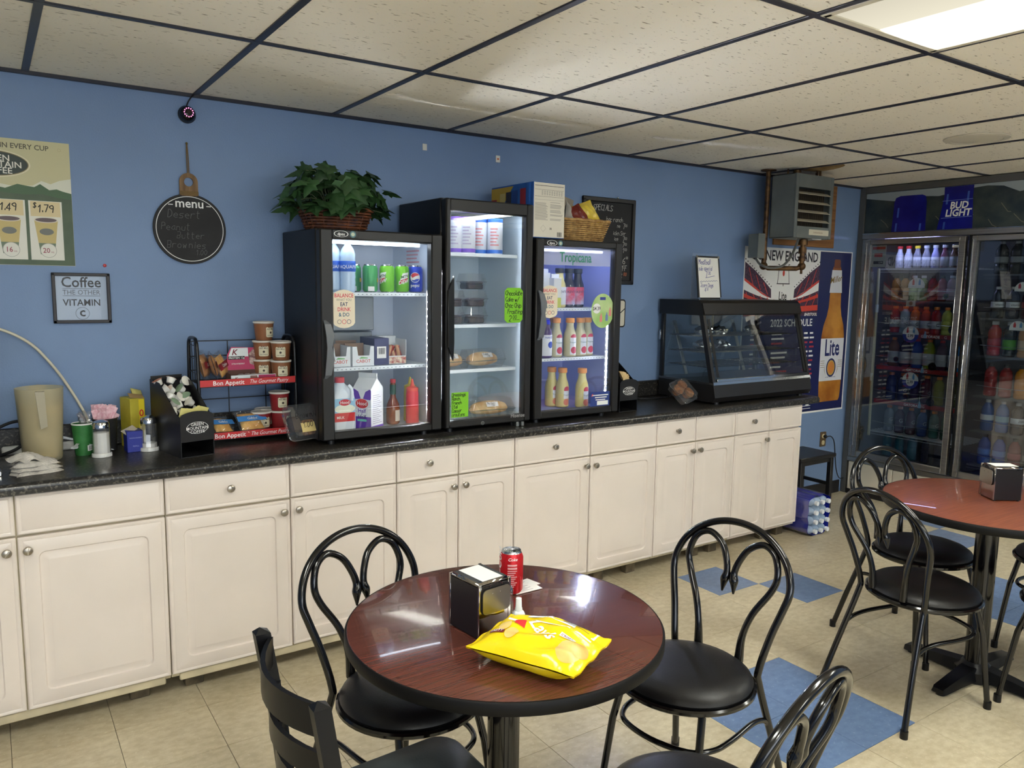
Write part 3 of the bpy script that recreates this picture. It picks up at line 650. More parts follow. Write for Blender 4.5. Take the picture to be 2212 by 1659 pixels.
MB().disc(-.04, .012, .026, .0009).build('price_spot', m_white, o); txt(MB(), '$4.39', .027, -.04, .003, .0012, off=.012, sx=.85).build('price_lettering', m_black, o)
for k, (x, y) in enumerate(((-.01, -.035), (.028, -.03), (.05, -.005))):
    MB().prism([(x-.008, y-.022), (x+.008, y-.022), (x+.008, y+.006), (x+.003, y+.014), (x+.003, y+.022), (x-.003, y+.022), (x-.003, y+.014), (x-.008, y+.006)], .0006, .001).build('printed_bottle', M('pinkish_print', (216, 130, 128)) if k != 1 else M('blue_print', (110, 130, 180)), o)
MB().rect(-.02, .018, .055, .07, .001).build('printed_logo', M('logo_blue', (52, 62, 140)), o)
o = thing('service_sticker', 'blue service sticker low on the juice fridge glass', 'sticker', (F3X[0]+.435, FY0+.0155, 1.012), WALL)
MB().rect(-.065, .065, -.04, .04, .0003).build('backing', M('service_blue', (42, 62, 128)), o); MB().rect(-.02, .055, -.03, -.008, .0006).build('number_field', m_white, o)
for k, (a, b) in enumerate(((-.055, .055), (-.035, .045), (-.03, .035))): MB().rect(a, b, .02-k*.012, .025-k*.012, .0006).build('printed_line', m_white, o)
MB().flat([(-.06, .018), (-.052, .018), (-.047, .03), (-.055, .03)], .0006).build('printed_mark', M('service_red', (200, 60, 60)), o)
m_note = M('green_note_paper', (120, 190, 30), .6)
o = thing('green_note', 'bright green cut-corner note about chocolate cake, taped on the tall fridge glass', 'note', (F2X[0]+.37, FY0+.0155, 1.50), WALL)
MB().prism([(-.045, .07), (-.03, .085), (.042, .085), (.058, .07), (.058, -.065), (.042, -.08), (-.03, -.08), (-.045, -.065)], 0, .0006).build('paper', m_note, o)
h_ = MB()
for k, s in enumerate(('Chocolate', 'Cake w/', 'Choc Chip', 'Frosting')): hand(h_, s, .021, (-.041, -.04, -.042, -.028)[k], .05-k*.029, .001, .13, sp=1.0)
hand(h_, '2', .026, -.02, -.073, .001, .12); hand(h_, '00', .018, .002, -.063, .001, .13); h_.line([(.002, -.067), (.04, -.066)], .002, .001); h_.build('handwriting', m_black, o)
o = thing('green_note', 'bright green square note listing dressings at the foot of the tall fridge glass', 'note', (F2X[0]+.085, FY0+.0155, 1.045), WALL)
MB().rect(-.045, .045, -.058, .058, .0004).build('paper', m_note, o); h_ = MB()
for k, s in enumerate(('Dressings', 'Ranch', 'French', 'Ital', 'Caesar', 'croutons')): hand(h_, s, .0155, -.042, .04-k*.0185, .001, .14, sp=1.05)
h_.build('handwriting', m_black, o)
# ---------------------------------------------------------------- bottles, cans, cartons
PROF = dict(
 can=[(0, 0), (.024, 0), (.028, .004), (.033, .012), (.033, .104), (.0285, .116), (.0265, .119)],
 water=[(0, .004), (.027, 0), (.032, .006), (.033, .015), (.0315, .03), (.033, .04), (.0315, .055), (.033, .065), (.0315, .08), (.0332, .09), (.0332, .13), (.031, .14), (.0325, .16), (.026, .182), (.015, .198), (.0125, .205), (.0125, .21)],
 sport=[(0, .004), (.03, 0), (.0365, .008), (.0365, .03), (.034, .036), (.0365, .042), (.0365, .10), (.0335, .106), (.0365, .113), (.0365, .14), (.03, .165), (.019, .178), (.0165, .186), (.0165, .19)],
 juice=[(0, .004), (.028, 0), (.034, .006), (.034, .1), (.031, .12), (.022, .145), (.019, .165), (.02, .18)],
 square=[(0, .004), (.03, 0), (.035, .006), (.035, .125), (.032, .142), (.022, .16), (.02, .17), (.02, .175)],
 big=[(0, .004), (.038, 0), (.045, .01), (.045, .06), (.041, .07), (.0445, .08), (.0445, .125), (.041, .133), (.0445, .142), (.040, .175), (.026, .2), (.018, .212), (.0165, .22)],
 sauce=[(0, .004), (.026, 0), (.031, .008), (.031, .07), (.028, .09), (.014, .12), (.012, .135), (.0125, .18), (.011, .19)],
 canister=[(0, 0), (.034, 0), (.037, .004), (.037, .15), (.034, .155)])
CAPS = dict(can=None, water=(.0145, .205, .222), sport=(.019, .187, .208), juice=(.0235, .175, .20), square=(.0235, .17, .192), big=(.0185, .215, .236), sauce=(.013, .188, .205), canister=(.0375, .148, .166))
LABZ = dict(water=(.088, .132), sport=(.044, .102), juice=(.02, .098), square=(.012, .118), big=(.082, .124), sauce=(.012, .068), canister=(.012, .146), can=None)
MC = {}
def cached(key, fn):
    if key not in MC: MC[key] = fn()
    return MC[key]
def bottle(kind, loc, liq, cap, lab, label, cat, group=None, text=None, tm=None, rot=0, sc=1, tz=None, ts=.03, shear=0, labz=None, name='bottle'):
    t = thing(name, label, cat, loc, rot, group); t.scale = (sc, sc, sc); p = PROF[kind]; R = max(r for r, z in p)
    link('body', cached((kind, 'b', liq.name), lambda: MB().lathe(p+[(0, p[-1][1])], 22).mesh('body', liq)), t)
    if CAPS[kind] and cap:
        r, a, b = CAPS[kind]; link('cap', cached((kind, 'c', cap.name), lambda: MB().lathe([(r*.9, a), (r, a+.002), (r, b-.002), (r*.93, b), (0, b)], 18).mesh('cap', cap)), t)
    lz = labz or LABZ[kind]
    if lab and lz:
        a, b = lz; link('wrap_label', cached((kind, 'l', lab.name, lz), lambda: MB().lathe([(R+.0003, a), (R+.0008, a+.001), (R+.0008, b-.001), (R+.0003, b)], 22).mesh('wrap_label', lab)), t)
    if text:
        z = tz if tz is not None else (sum(lz)/2-ts*.35 if lz else .05)
        mm = cached((kind, text, tm.name, ts), lambda: txt(MB(), text, ts, 0, z, .0012, off=.012, shear=shear).mesh('label_lettering', tm, wrap=R)); link('label_lettering', mm, t)
    return t
m_al = M('can_aluminium', (190, 190, 192), .25, metal=1)
def can(loc, side, label, rot=0, extra=None, group='soda cans in the fridge', name='soda_can'):
    t = thing(name, label, 'can', loc, rot, group)
    link('body', cached(('can', side.name), lambda: MB().lathe(PROF['can'][2:-1], 26).mesh('body', side)), t)
    link('lid', cached('canlid', lambda: MB().lathe([(.0285, .116), (.0268, .1195), (.0262, .122), (.0252, .122), (.0245, .117), (0, .117)], 26).mesh('lid', m_al)), t)
    link('base', cached('canbase', lambda: MB().lathe([(0, .004), (.02, .003), (.024, 0), (.028, .004)], 26).mesh('base', m_al)), t)
    if extra: extra(t)
    return t
S1, S2, S3 = 1.557, 1.237, .9605   # shelf heights
m_pet = M('clear_water_bottle', (190, 214, 238), .08, trans=.0, alpha=1); m_petcap = M('white_cap', (228, 232, 238), .4); m_aqlab = M('aquafina_blue', (36, 96, 205), .4)
for k, (x, y) in enumerate(((.447, -.395), (.395, -.36))):
    bottle('water', (x, y, S1), m_pet, m_petcap, m_aqlab, 'clear water bottle with blue label on the soda fridge shelf', 'bottle', 'water bottles in the soda fridge', 'AQUAFINA', m_petcap, .0, ts=.02, tz=.101, name='water_bottle')
m_c7 = M('can_green', (70, 158, 92), .3, metal=.3); m_cd = M('can_lime', (116, 196, 40), .3, metal=.3); m_cp = M('can_blue', (30, 60, 190), .3, metal=.3); m_yel = M('print_yellow', (228, 200, 40)); m_red = M('print_red', (205, 40, 44)); m_pblue = M('print_blue', (30, 60, 170))
def x7(t):
    MB().rect(-.006, .016, .045, .062, .0008).build('yellow_panel', m_yel, t, wrap=.033, rot=(0, 0, 1.15)); MB().rect(-.016, .012, .006, .026, .0008).build('barcode', m_white, t, wrap=.033, rot=(0, 0, .1))
def xd(t, a=0):
    MB().flat([(-.024, .035), (.016, .05), (.024, .09), (-.006, .085)], .0008).build('emblem', m_white, t, wrap=.033, rot=(0, 0, a)); MB().flat([(-.022, .037), (.014, .05), (.019, .066), (-.016, .054)], .0012).build('red_flash', m_red, t, wrap=.033, rot=(0, 0, a))
    txt(MB(), 'DEW', .022, 0, .04, .0016, shear=.3, off=.02, rot=.25).build('lettering', m_white, t, wrap=.033, rot=(0, 0, a)); txt(MB(), 'MTN', .016, .004, .066, .0016, shear=.3, off=.02, rot=.25).build('lettering', M('dark_green_print', (30, 80, 30)), t, wrap=.033, rot=(0, 0, a))
def xp(t):
    MB().disc(0, .068, .0225, .0008).build('emblem_disc', m_white, t, wrap=.033); MB().flat([(-.019, .076), (-.012, .0855), (0, .0885), (.012, .0855), (.018, .079), (.0, .073), (-.012, .066)], .0012).build('emblem_top', m_red, t, wrap=.033)
    MB().flat([(-.017, .058), (-.01, .05), (0, .0475), (.012, .051), (.019, .061), (.006, .062), (-.006, .056)], .0012).build('emblem_bottom', m_pblue, t, wrap=.033); txt(MB(), 'pepsi', .02, 0, .026, .001, off=.01).build('lettering', m_white, t, wrap=.033)
gA = -.5
can((.513, -.30, S1), m_c7, 'green soda can standing behind another, next to the water bottles', gA, x7); can((.556, -.38, S1), m_c7, 'green soda can with yellow panel in the fridge front row', gA+.2, x7)
can((.634, -.385, S1), m_cd, 'lime green soda can with big red and white flash turned aside', gA, lambda t: xd(t, -.75)); can((.706, -.385, S1), m_cd, 'lime green soda can with emblem facing out, beside the blue can', gA, lambda t: xd(t, .35)); can((.776, -.38, S1), m_cp, 'blue soda can with round red, white and blue emblem', gA, xp)
# cartons
m_card = M('white_carton', (226, 232, 234), .6); m_cardin = M('carton_inside_brown', (150, 122, 98), .8)
for k, (x, lb) in enumerate(((.36, 'white cheese carton with cut-out front, half hidden by the fridge door frame'), (.462, 'white cheese carton with cut-out front, standing next to the dark box'))):
    t = thing('cheese_carton', lb, 'carton', (x, -.40, S2), 0, 'cheese cartons'); w_ = .1 if k else .092
    MB().prism([(0, 0), (w_, 0), (w_, .085), (w_*.84, .085), (w_*.78, .045), (w_*.26, .045), (w_*.2, .085), (0, .085)], 0, .0015).build('front', m_card, t, (0, 0, 0), WALL)
    MB().box(0, .0015, .001, .2, 0, .085).box(w_-.0015, w_, .001, .2, 0, .085).box(0, w_, .001, .2, 0, .002).build('sides', m_card, t); MB().box(0, w_, .198, .2, 0, .098).build('back', m_cardin, t)
    MB().box(.006, w_-.006, .1, .11, .002, .092).build('divider', m_cardin, t)
    txt(MB(), 'CABOT', .02, w_/2, .014, 0, off=.01).build('lettering', M('cabot_red', (206, 92, 80)), t, (0, -.002, 0), WALL); MB().flat([(w_/2-.02, .032), (w_/2-.01, .04), (w_/2+.02, .036), (w_/2+.02, .032)]).build('printed_hill', M('cabot_green', (120, 180, 110)), t, (0, -.002, 0), WALL)
t = thing('snack_box', 'dark blue snack box with barcode label and open white front', 'box', (.565, -.40, S2), .0)
MB().box(0, .07, 0, .16, 0, .118, .001).build('side_panel', M('navy_card', (58, 60, 96), .6), t); MB().rect(.012, .056, .03, .082).build('barcode_label', m_white, t, (0, -.0008, 0), WALL)
bc = MB(); r_ = random.Random(3); x_ = .02
while x_ < .048: w_ = r_.uniform(.0006, .0018); bc.rect(x_, x_+w_, .048, .076); x_ += w_+r_.uniform(.0008, .0016)
bc.build('barcode', m_black, t, (0, -.0012, 0), WALL)
MB().box(.07, .155, .11, .16, 0, .12, .001).box(.153, .155, 0, .12, 0, .11).box(.07, .155, 0, .11, 0, .002).box(.07, .155, 0, .002, 0, .038).build('open_tray', m_card, t)
MB().rect(.072, .153, .004, .034).build('front_print', M('snack_print', (170, 70, 60), .5, rgb2=(235, 225, 200), scale=60), t, (0, -.0006, 0), WALL)
r_ = random.Random(5)
for k in range(6):
    MB().at((.083+.013*k, .04+.01*(k % 2), .035), (r_.uniform(-.3, .3), r_.uniform(-.4, .4), r_.uniform(-.4, .4))).box(-.008, .008, -.01, .01, -.03, .05, .004).build('snack_packet', M('packet_a', (150, 52, 40)) if k % 2 else M('packet_b', (196, 150, 110)), t)
# milk jug, carton of half and half, sauces on the fridge floor
t = thing('milk_jug', 'translucent white milk jug with red cap and red and blue label', 'jug', (.405, -.39, S3))
mb = MB(); prof = [(0, .056), (.012, .06), (.12, .06), (.155, .054), (.19, .036), (.205, .02), (.212, .0185)]; vs = []; fs = []
for (z, r) in prof:
    for x, y in rrect(2*r*.97, 2*r*.97, r*.45 if z < .19 else r*.9, 4): vs.append((x, y, z))
n = 20+4
n = len(rrect(1, 1, .3, 4))
for j in range(len(prof)-1): fs += [(j*n+i, j*n+(i+1) % n, (j+1)*n+(i+1) % n, (j+1)*n+i) for i in range(n)]
fs.append(tuple(range(n))[::-1]); fs.append(tuple((len(prof)-1)*n+i for i in range(n))); mb.add(vs, fs).build('body', M('milk_plastic', (226, 236, 244), .35), t, ang=60)
MB().lathe([(.021, .208), (.0215, .212), (.0215, .228), (.02, .231), (0, .231)], 20).build('cap', M('jug_red', (214, 62, 66), .4), t)
MB().tube(smooth_path([(.02, -.05, .20), (.03, -.058, .185), (.032, -.061, .16), (.028, -.062, .135)], 4), .008, 8).build('handle', M('milk_plastic', (226, 236, 244), .35), t)
MB().rect(-.046, .046, .045, .145).build('label', M('milk_label_blue', (150, 200, 228)), t, (0, -.0585, 0), WALL); MB().rect(-.046, .046, .045, .083, .0004).build('label_red', m_red, t, (0, -.0587, 0), WALL); MB().disc(0, .10, .046, .0003, 24, .02).build('label_hill', M('label_cream', (236, 240, 220)), t, (0, -.0587, 0), WALL)
MB().disc(0, .128, .026, .0007, 24, .014).build('brand_oval', m_red, t, (0, -.0587, 0), WALL); txt(MB(), 'Hood', .018, 0, .122, .001, off=.012).build('lettering', m_white, t, (0, -.0587, 0), WALL); txt(MB(), 'MILK', .016, -.02, .058, .001, off=.015).build('lettering', m_white, t, (0, -.0587, 0), WALL)
t = thing('cream_carton', 'white and purple half and half carton with gable top', 'carton', (.535, -.395, S3), -1.0)
m_pur = M('carton_purple', (98, 54, 170), .45); w_ = .0475; hh = .178
mb = MB(); mb.add([(-w_, -w_, 0), (w_, -w_, 0), (w_, w_, 0), (-w_, w_, 0), (-w_, -w_, hh), (w_, -w_, hh), (w_, w_, hh), (-w_, w_, hh), (-w_, 0, hh+.045), (w_, 0, hh+.045)], [(3, 2, 1, 0), (0, 1, 5, 4), (1, 2, 6, 5), (2, 3, 7, 6), (3, 0, 4, 7), (4, 5, 9, 8), (6, 7, 8, 9), (5, 6, 9), (7, 4, 8)])
mb.box(-w_, w_, -.002, .002, hh+.044, hh+.066); mb.build('carton_body', m_card, t, ang=20)
z_ = -w_-.0006
MB().rect(-w_, w_, 0, .055).build('purple_band', m_pur, t, (0, z_, 0), WALL); MB().rect(-w_, w_, 0, .014).build('purple_band', m_pur, t, (w_+.0006, 0, 0), (pi/2, 0, pi/2))
for s in (-1, 1): MB().flat([(s*.006, .135), (s*.02, .132), (s*.044, .13), (s*w_, .14), (s*w_, .172), (s*.04, .177), (s*.018, .165)]).build('purple_petal', m_pur, t, (0, z_, 0), WALL)
MB().disc(0, .113, .032, .0002, 26, .021).build('brand_oval', m_red, t, (0, z_, 0), WALL); txt(MB(), 'Hood', .022, 0, .106, .0006, off=.014).build('lettering', m_white, t, (0, z_, 0), WALL)
for s, y in (('Half', .073), ('&', .064), ('Half', .046)): txt(MB(), s, .025 if s != '&' else .01, 0, y, .0006, off=.012).build('lettering', m_pur if y > .05 else M('dark_purple_print', (60, 40, 110)), t, (0, z_, 0), WALL)
MB().rect(-.024, .024, .034, .044, .0005).build('teal_flash', M('carton_teal', (120, 206, 190)), t, (0, z_, 0), WALL)
ln = MB(); ln.rect(-.04, .04, .018, .168)
ln.build('nutrition_panel', M('nutrition_pale', (220, 222, 228)), t, (w_+.0006, 0, 0), (pi/2, 0, pi/2)); ln = MB()
for k in range(15): ln.rect(-.036, .034-(k*7 % 5)*.006, .024+k*.0088, .0265+k*.0088, .0004)
ln.build('fine_print', M('print_grey', (140, 140, 150)), t, (w_+.0006, 0, 0), (pi/2, 0, pi/2))
bottle('sauce', (.672, -.36, S3), M('hot_sauce', (122, 58, 22), .12), M('sauce_cap', (170, 34, 40), .4), None, 'brown hot sauce bottle with red cap behind the ketchup', 'bottle', sc=1.0, name='hot_sauce_bottle')
o = MB().lathe([(.0138, .135), (.0138, .18)], 18).build('neck_wrap', M('neck_green', (28, 70, 48)), bpy.data.objects['hot_sauce_bottle']); MB().rect(-.014, .016, .015, .065, .0009).build('paper_label', M('sauce_label', (214, 206, 190)), bpy.data.objects['hot_sauce_bottle'], rot=(0, 0, .35), wrap=.031)
def squeeze(loc, m, mt, label):
    t = thing('squeeze_bottle', label, 'bottle', loc)
    MB().lathe([(0, 0), (.028, 0), (.03, .004), (.029, .13), (.027, .15), (.0265, .156)], 24).build('body', m, t); MB().lathe([(.028, .152), (.028, .166), (.018, .17), (.01, .174), (.004, .205), (0, .207)], 20).build('nozzle_cap', mt, t)
mk = M('ketchup_red', (214, 62, 64), .35); squeeze((.75, -.40, S3), mk, M('ketchup_tip', (220, 84, 60), .4), 'red ketchup squeeze bottle with pointed nozzle on the soda fridge floor'); squeeze((.776, -.325, S3), M('mustard_yellow', (216, 190, 60), .35), M('mustard_tip', (222, 200, 70), .4), 'yellow mustard squeeze bottle peeking out behind the ketchup')
# ---------------------------------------------------------------- tall fridge: canisters, cake boxes, sandwiches
m_can_w = M('canister_white', (224, 228, 236), .4); mp_, mbl = M('canister_purple', (120, 80, 196), .35), M('canister_blue', (58, 120, 214), .35)
for k, (x, y, c, lb) in enumerate(((.945, -.33, mp_, 'white drink canister with purple cap at the shelf side'), (.985, -.37, mp_, 'white drink canister with purple cap and purple ring print'), (1.04, -.395, mp_, 'white drink canister with purple cap, foremost of its row'), (1.14, -.34, mbl, 'white drink canister with blue cap, standing behind'), (1.195, -.39, mbl, 'white drink canister with blue cap and red print in front'))):
    t = bottle('canister', (x, y, 1.742), m_can_w, c, None, lb, 'canister', 'canisters in the tall fridge', name='drink_canister')
    MB().lathe([(.0373, .004), (.0377, .006), (.0377, .02), (.0373, .021)], 22).build('foot_band', c, t)
    pr = MB()
    for r in range(6): pr.rect(-.022, .02-(r*5 % 3)*.006, .04+r*.015, .046+r*.015, .0006)
    pr.build('fine_print', M('canister_print_%d' % (k > 2), (186, 176, 204) if k < 3 else (224, 140, 140)), t, rot=(0, 0, -.6), wrap=.037)
m_clear = glassmat('clear_plastic', refl=.05, op=.03, opc=(235, 240, 245), edge=.5, rough=.05); m_cake = M('chocolate_cake', (44, 26, 18), .8, bump=.4, bscale=80); m_frost = M('chocolate_frosting', (60, 38, 28), .6); m_bun = M('sandwich_roll', (206, 160, 96), .7, rgb2=(226, 194, 138), scale=18, bump=.2, bscale=30); m_fill = M('sandwich_filling', (150, 170, 90), .7, rgb2=(206, 160, 130), scale=40)
def clam(t, w, d, h, hl):
    """clear hinged tub: flared base and lid with a rolled rim"""
    def shell(z0, z1, a, b, flip):
        mb = MB(); R = [rrect(w*k, d*k, .02*k, 3) for k in (a, b)]; n = len(R[0]); z = (z0, z1)
        vs = [(x, y, z[i]) for i in (0, 1) for x, y in R[i]]; fs = [(i, (i+1) % n, n+(i+1) % n, n+i) for i in range(n)]; fs.append(tuple(range(n))[::-1] if not flip else tuple(range(n, 2*n))); return mb.add(vs, fs)
    shell(.001, h, .86, 1, False).build('tub', m_clear, t); shell(h+.002, h+hl, 1, .84, True).build('lid', m_clear, t)
    MB().tube([(x, y, h+.001) for x, y in rrect(w*1.02, d*1.02, .02, 3)], .0022, 6, True).build('rim', m_clear, t)
k = 0
for (x, y, z, lb) in ((.955, -.38, 1.412, 'clear box of chocolate cake at the bottom of the stack beside the pull handle'), (.955, -.38, 1.492, 'clear box of chocolate cake on top of the stack beside the pull handle'), (1.085, -.37, 1.412, 'clear box of chocolate cake at the bottom of the stack behind the green note'), (1.085, -.37, 1.492, 'clear box of chocolate cake second in the stack behind the green note'), (1.12, -.30, 1.572, 'clear box of chocolate cake set alone on top, farther back')):
    t = thing('cake_box', lb, 'cake box', (x, y, z), 0, 'chocolate cake boxes'); clam(t, .122, .11, .038, .04)
    MB().box(-.045, .045, -.04, .04, .003, .03, .006).build('cake', m_cake, t); MB().box(-.046, .046, -.041, .041, .03, .042, .006).build('frosting', m_frost, t)
def sub(loc, rot, label, s, L=.2, tilt=0):
    t = thing('sandwich_box', label, 'sandwich', loc, rot, 'sub sandwiches in clear boxes'); clam(t, L+.045, .105, .035, .052)
    def roll(u, v, z0, h, sq):
        a = 2*pi*u; q = sin(pi*min(max(v, .001), .999))**.35; return ((v-.5)*L, .036*q*cos(a), z0+h*q*sin(a)*(1 if sin(a) > 0 else sq))
    MB().grid(lambda u, v: roll(u, v, .033, .042, .6), 18, 14).build('bread_roll', m_bun, t, ang=80); MB().grid(lambda u, v: roll(u, v, .034, .006, 1) if True else None, 12, 10).build('filling', m_fill, t, ang=80)
    for o_ in t.children:
        if o_.name.startswith('filling'): o_.scale = (.96, 1.12, 1.0)
    MB().at((.0, -.04, .062), (1.0, 0, 0)).rect(-.032, .032, -.012, .012).build('paper_label', m_white, t); h_ = MB(); hand(h_, s, .011, -.029, .0, .0006, .13, sp=1.0); hand(h_, '7.00', .009, -.008, -.011, .0006, .13); h_.build('handwriting', m_black, t, (0, -.0405, .0625), (1.0, 0, 0))
sub((.95, -.37, 1.20), .12, 'boxed sub sandwich cut off by the fridge frame, third shelf', 'Ham Chs', .17); sub((1.14, -.37, 1.20), .2, 'boxed sub sandwich whole in view on the third shelf', 'Italian'); sub((1.165, -.395, .962), -.05, 'boxed sub sandwich on the fridge floor beside the green dressings note', 'Thy Gyro', .215)
# ---------------------------------------------------------------- juice fridge
J1, J2, J3 = 1.487, 1.233, .9605
m_oj = M('orange_juice', (232, 160, 48), .2); m_pj = M('purple_smoothie', (70, 36, 90), .2); m_bcap = M('royal_blue_cap', (30, 36, 214), .35); m_ocap = M('orange_cap', (238, 158, 70), .4); m_wl = M('white_label', (232, 236, 242), .45); m_apple = M('apple_juice', (196, 160, 70), .15); m_lem = M('lemonade', (226, 214, 140), .2); m_clr = M('clear_grapefruit', (206, 200, 160), .15); m_kev = M('kombucha_dark', (40, 36, 50), .15); m_kcap = M('dark_cap', (34, 34, 42), .4); m_klab = M('pink_blue_label', (196, 204, 236), .4, rgb2=(206, 66, 92), scale=14); m_tub = M('white_tub', (232, 234, 226), .4)
bottle('canister', (1.405, -.375, J1), M('pasta_jar', (206, 196, 120), .3), m_bcap, m_wl, 'jar with bright blue lid at the end of the top juice shelf', 'jar', 'blue-lidded jars', labz=(.004, .09), name='jar'); bottle('canister', (1.467, -.34, J1), M('pasta_jar', (206, 196, 120), .3), m_bcap, m_wl, 'jar with bright blue lid next to the white juice cartons', 'jar', 'blue-lidded jars', labz=(.004, .09), name='jar')
for (x, y, h_, lb) in ((1.52, -.35, .175, 'tall plain white juice carton on the top juice shelf'), (1.56, -.39, .15, 'shorter white juice carton with yellow-green foot')):
    t = thing('juice_carton', lb, 'carton', (x, y, J1)); MB().box(-.024, .024, -.024, .024, .05 if h_ < .16 else 0, h_, .002).box(-.024, .024, -.002, .002, h_, h_+.02).build('carton_body', m_tub, t)
    if h_ < .16: MB().box(-.0242, .0242, -.0242, .0242, 0, .05, .002).build('yellow_foot', M('yellow_green', (206, 212, 90)), t)
for k, x in enumerate((1.60, 1.668, 1.735)): bottle('juice', (x, -.375+.01*k, J1), m_kev if k else m_lem, m_kcap, m_klab if k else m_wl, ('pale bottle with kevita label beside the white carton', 'dark kombucha bottle with pink label between two others', 'dark kombucha bottle with pink label beside the LED strip')[k], 'bottle', 'kombucha bottles', 'KEVITA', M('kevita_navy', (40, 44, 84)), .0, ts=.017, tz=.075, labz=(.015, .105), name='kombucha_bottle')
bottle('square', (1.428, -.395, J2), m_oj, m_bcap, m_wl, 'orange juice bottle with blue cap and white label', 'bottle', 'naked-style juice bottles', 'NAKED', m_pblue, .05, ts=.014, tz=.1, name='juice_bottle'); bottle('square', (1.502, -.395, J2), m_pj, m_bcap, m_wl, 'purple smoothie bottle with blue cap and blue roundel', 'bottle', 'naked-style juice bottles', 'NAKED', m_pblue, .05, ts=.014, tz=.1, name='juice_bottle')
for o_, c_ in ((bpy.data.objects['juice_bottle'], M('lemon_print', (236, 206, 60))), (bpy.data.objects['juice_bottle.001'], m_pblue)): MB().disc(.008, .068, .017, .0014).build('label_roundel', c_, o_, rot=(0, 0, .0), wrap=.035)
tl = ['bottle of apple juice with orange cap next to the purple smoothie', 'bottle of pink grapefruit juice with orange cap, second after the apple juice', 'bottle of pink grapefruit juice with orange cap under the price sticker', 'bottle of pink grapefruit juice with orange cap nearest the LED strip', 'golden juice bottle with orange cap standing behind the apple juice']
for k, (x, y, m_) in enumerate(((1.585, -.375, m_clr), (1.668, -.385, m_clr), (1.737, -.385, m_clr), (1.795, -.37, m_clr), (1.628, -.30, m_apple))):
    t = bottle('juice', (x, y, J2), m_, m_ocap, None, tl[k], 'bottle', 'orange-capped juice bottles, middle shelf', 'Tropicana', M('tropi_teal', (60, 120, 120)), .0, ts=.0105, tz=.072, name='juice_bottle')
    if k < 4:
        MB().rect(-.02, .02, .012, .1, .0004).build('front_label', m_wl, t, rot=(0, 0, .0), wrap=.034); MB().disc(0, .1, .018, .0008).build('red_oval', M('tropi_red', (196, 50, 72)), t, rot=(0, 0, .0), wrap=.0335); MB().disc(.002, .035, .018, .0008).build('printed_fruit', M('tropi_red', (196, 50, 72)), t, rot=(0, 0, .0), wrap=.034)
tl = ['lemonade bottle with orange cap half hidden behind another on the fridge floor', 'lemonade bottle with orange cap overlapping the one behind it', 'lemonade bottle with orange cap beside the blue service sticker', 'orange-capped juice bottle cut off by the door frame on the fridge floor']
for k, (x, y, m_) in enumerate(((1.635, -.28, m_lem), (1.665, -.335, m_lem), (1.75, -.395, m_lem), (1.395, -.39, m_lem))):
    t = bottle('juice', (x, y, J3), m_, m_ocap, None, tl[k], 'bottle', 'orange-capped juice bottles, fridge floor', name='juice_bottle', sc=1.04)
    MB().rect(-.004, .03, .045, .085, .0004).build('front_label', m_wl, t, rot=(0, 0, -.3), wrap=.034); MB().disc(.013, .092, .016, .0008).build('red_oval', M('tropi_red', (196, 50, 72)), t, rot=(0, 0, -.3), wrap=.0335); MB().disc(.012, .028, .017, .0008).build('printed_fruit', M('grapefruit_print', (222, 130, 100)), t, rot=(0, 0, -.3), wrap=.034)
    txt(MB(), 'Trop50', .012, .013, .06, .0008).build('lettering', M('tropi_teal', (60, 120, 120)), t, rot=(0, 0, -.3), wrap=.034)
# ================================================================= left wall and coffee end of the counter
def pillow(mb, w, h, t, nu=14, nv=18, seed=1, crimp=.1, wob=.12):
    """a filled, crimped bag lying in the xy plane, seals at both y ends; t is the full thickness"""
    r = random.Random(seed); ph = [r.uniform(0, 6.28) for _ in range(8)]
    def pt(u, v, s):
        x, y = (u-.5)*w, (v-.5)*h
        e = max(0, 1-abs(2*u-1)**3.2)**.6; f = max(0, 1-abs(2*v-1)**4)**.7 if crimp < abs(v-.5)*0+.5 else 0
        q = abs(v-.5)*2
        f = 0 if q > 1-crimp else (1-(q/(1-crimp))**3)**.65
        n = 1+wob*(sin(7*u+ph[0])*cos(9*v+ph[1])+.6*sin(15*u*(1+v)+ph[2])+.5*cos(19*v+11*u+ph[3]))
        xx = x*(1-.07*f*abs(2*u-1))
        return (xx+.004*sin(14*v+ph[4])*w, y, s*t/2*e*f*n+.0016*s+.003*sin(18*u+ph[5])*(1-f)*w*4)
    return mb.grid(lambda u, v: pt(u, v, 1), nu, nv).grid(lambda u, v: pt(1-u, v, -1), nu, nv)
# green coffee poster
t = thing('coffee_poster', 'green and beige coffee poster with cup prices on the blue wall', 'poster', (-.542, -.001, 2.12), WALL)
pw, ph_ = .62, .473
MB().box(-pw, 0, -ph_, 0, 0, .0012).build('sheet', M('poster_beige', (196, 190, 148), .5), t)
def flatm(name, pts, m, z, par=t): return MB().flat(pts, z).build(name, m, par)
flatm('cloud_print', [(-pw, -.26), (0, -.20), (0, -.135), (-.04, -.145), (-.07, -.16), (-.1, -.15), (-.13, -.17), (-.2, -.175), (-.26, -.165), (-.34, -.185), (-.45, -.16), (-pw, -.18)], M('poster_cloud', (214, 214, 196), .5), .0015)
flatm('mountain_print', [(-pw, -ph_+.001), (-.0005, -ph_+.001), (-.0005, -.192), (-.03, -.185), (-.05, -.178), (-.075, -.183), (-.105, -.162), (-.125, -.175), (-.15, -.172), (-.18, -.167), (-.22, -.185), (-.3, -.17), (-.4, -.19), (-.5, -.165), (-pw, -.18)], M('poster_ridge', (66, 96, 62), .5), .0018)
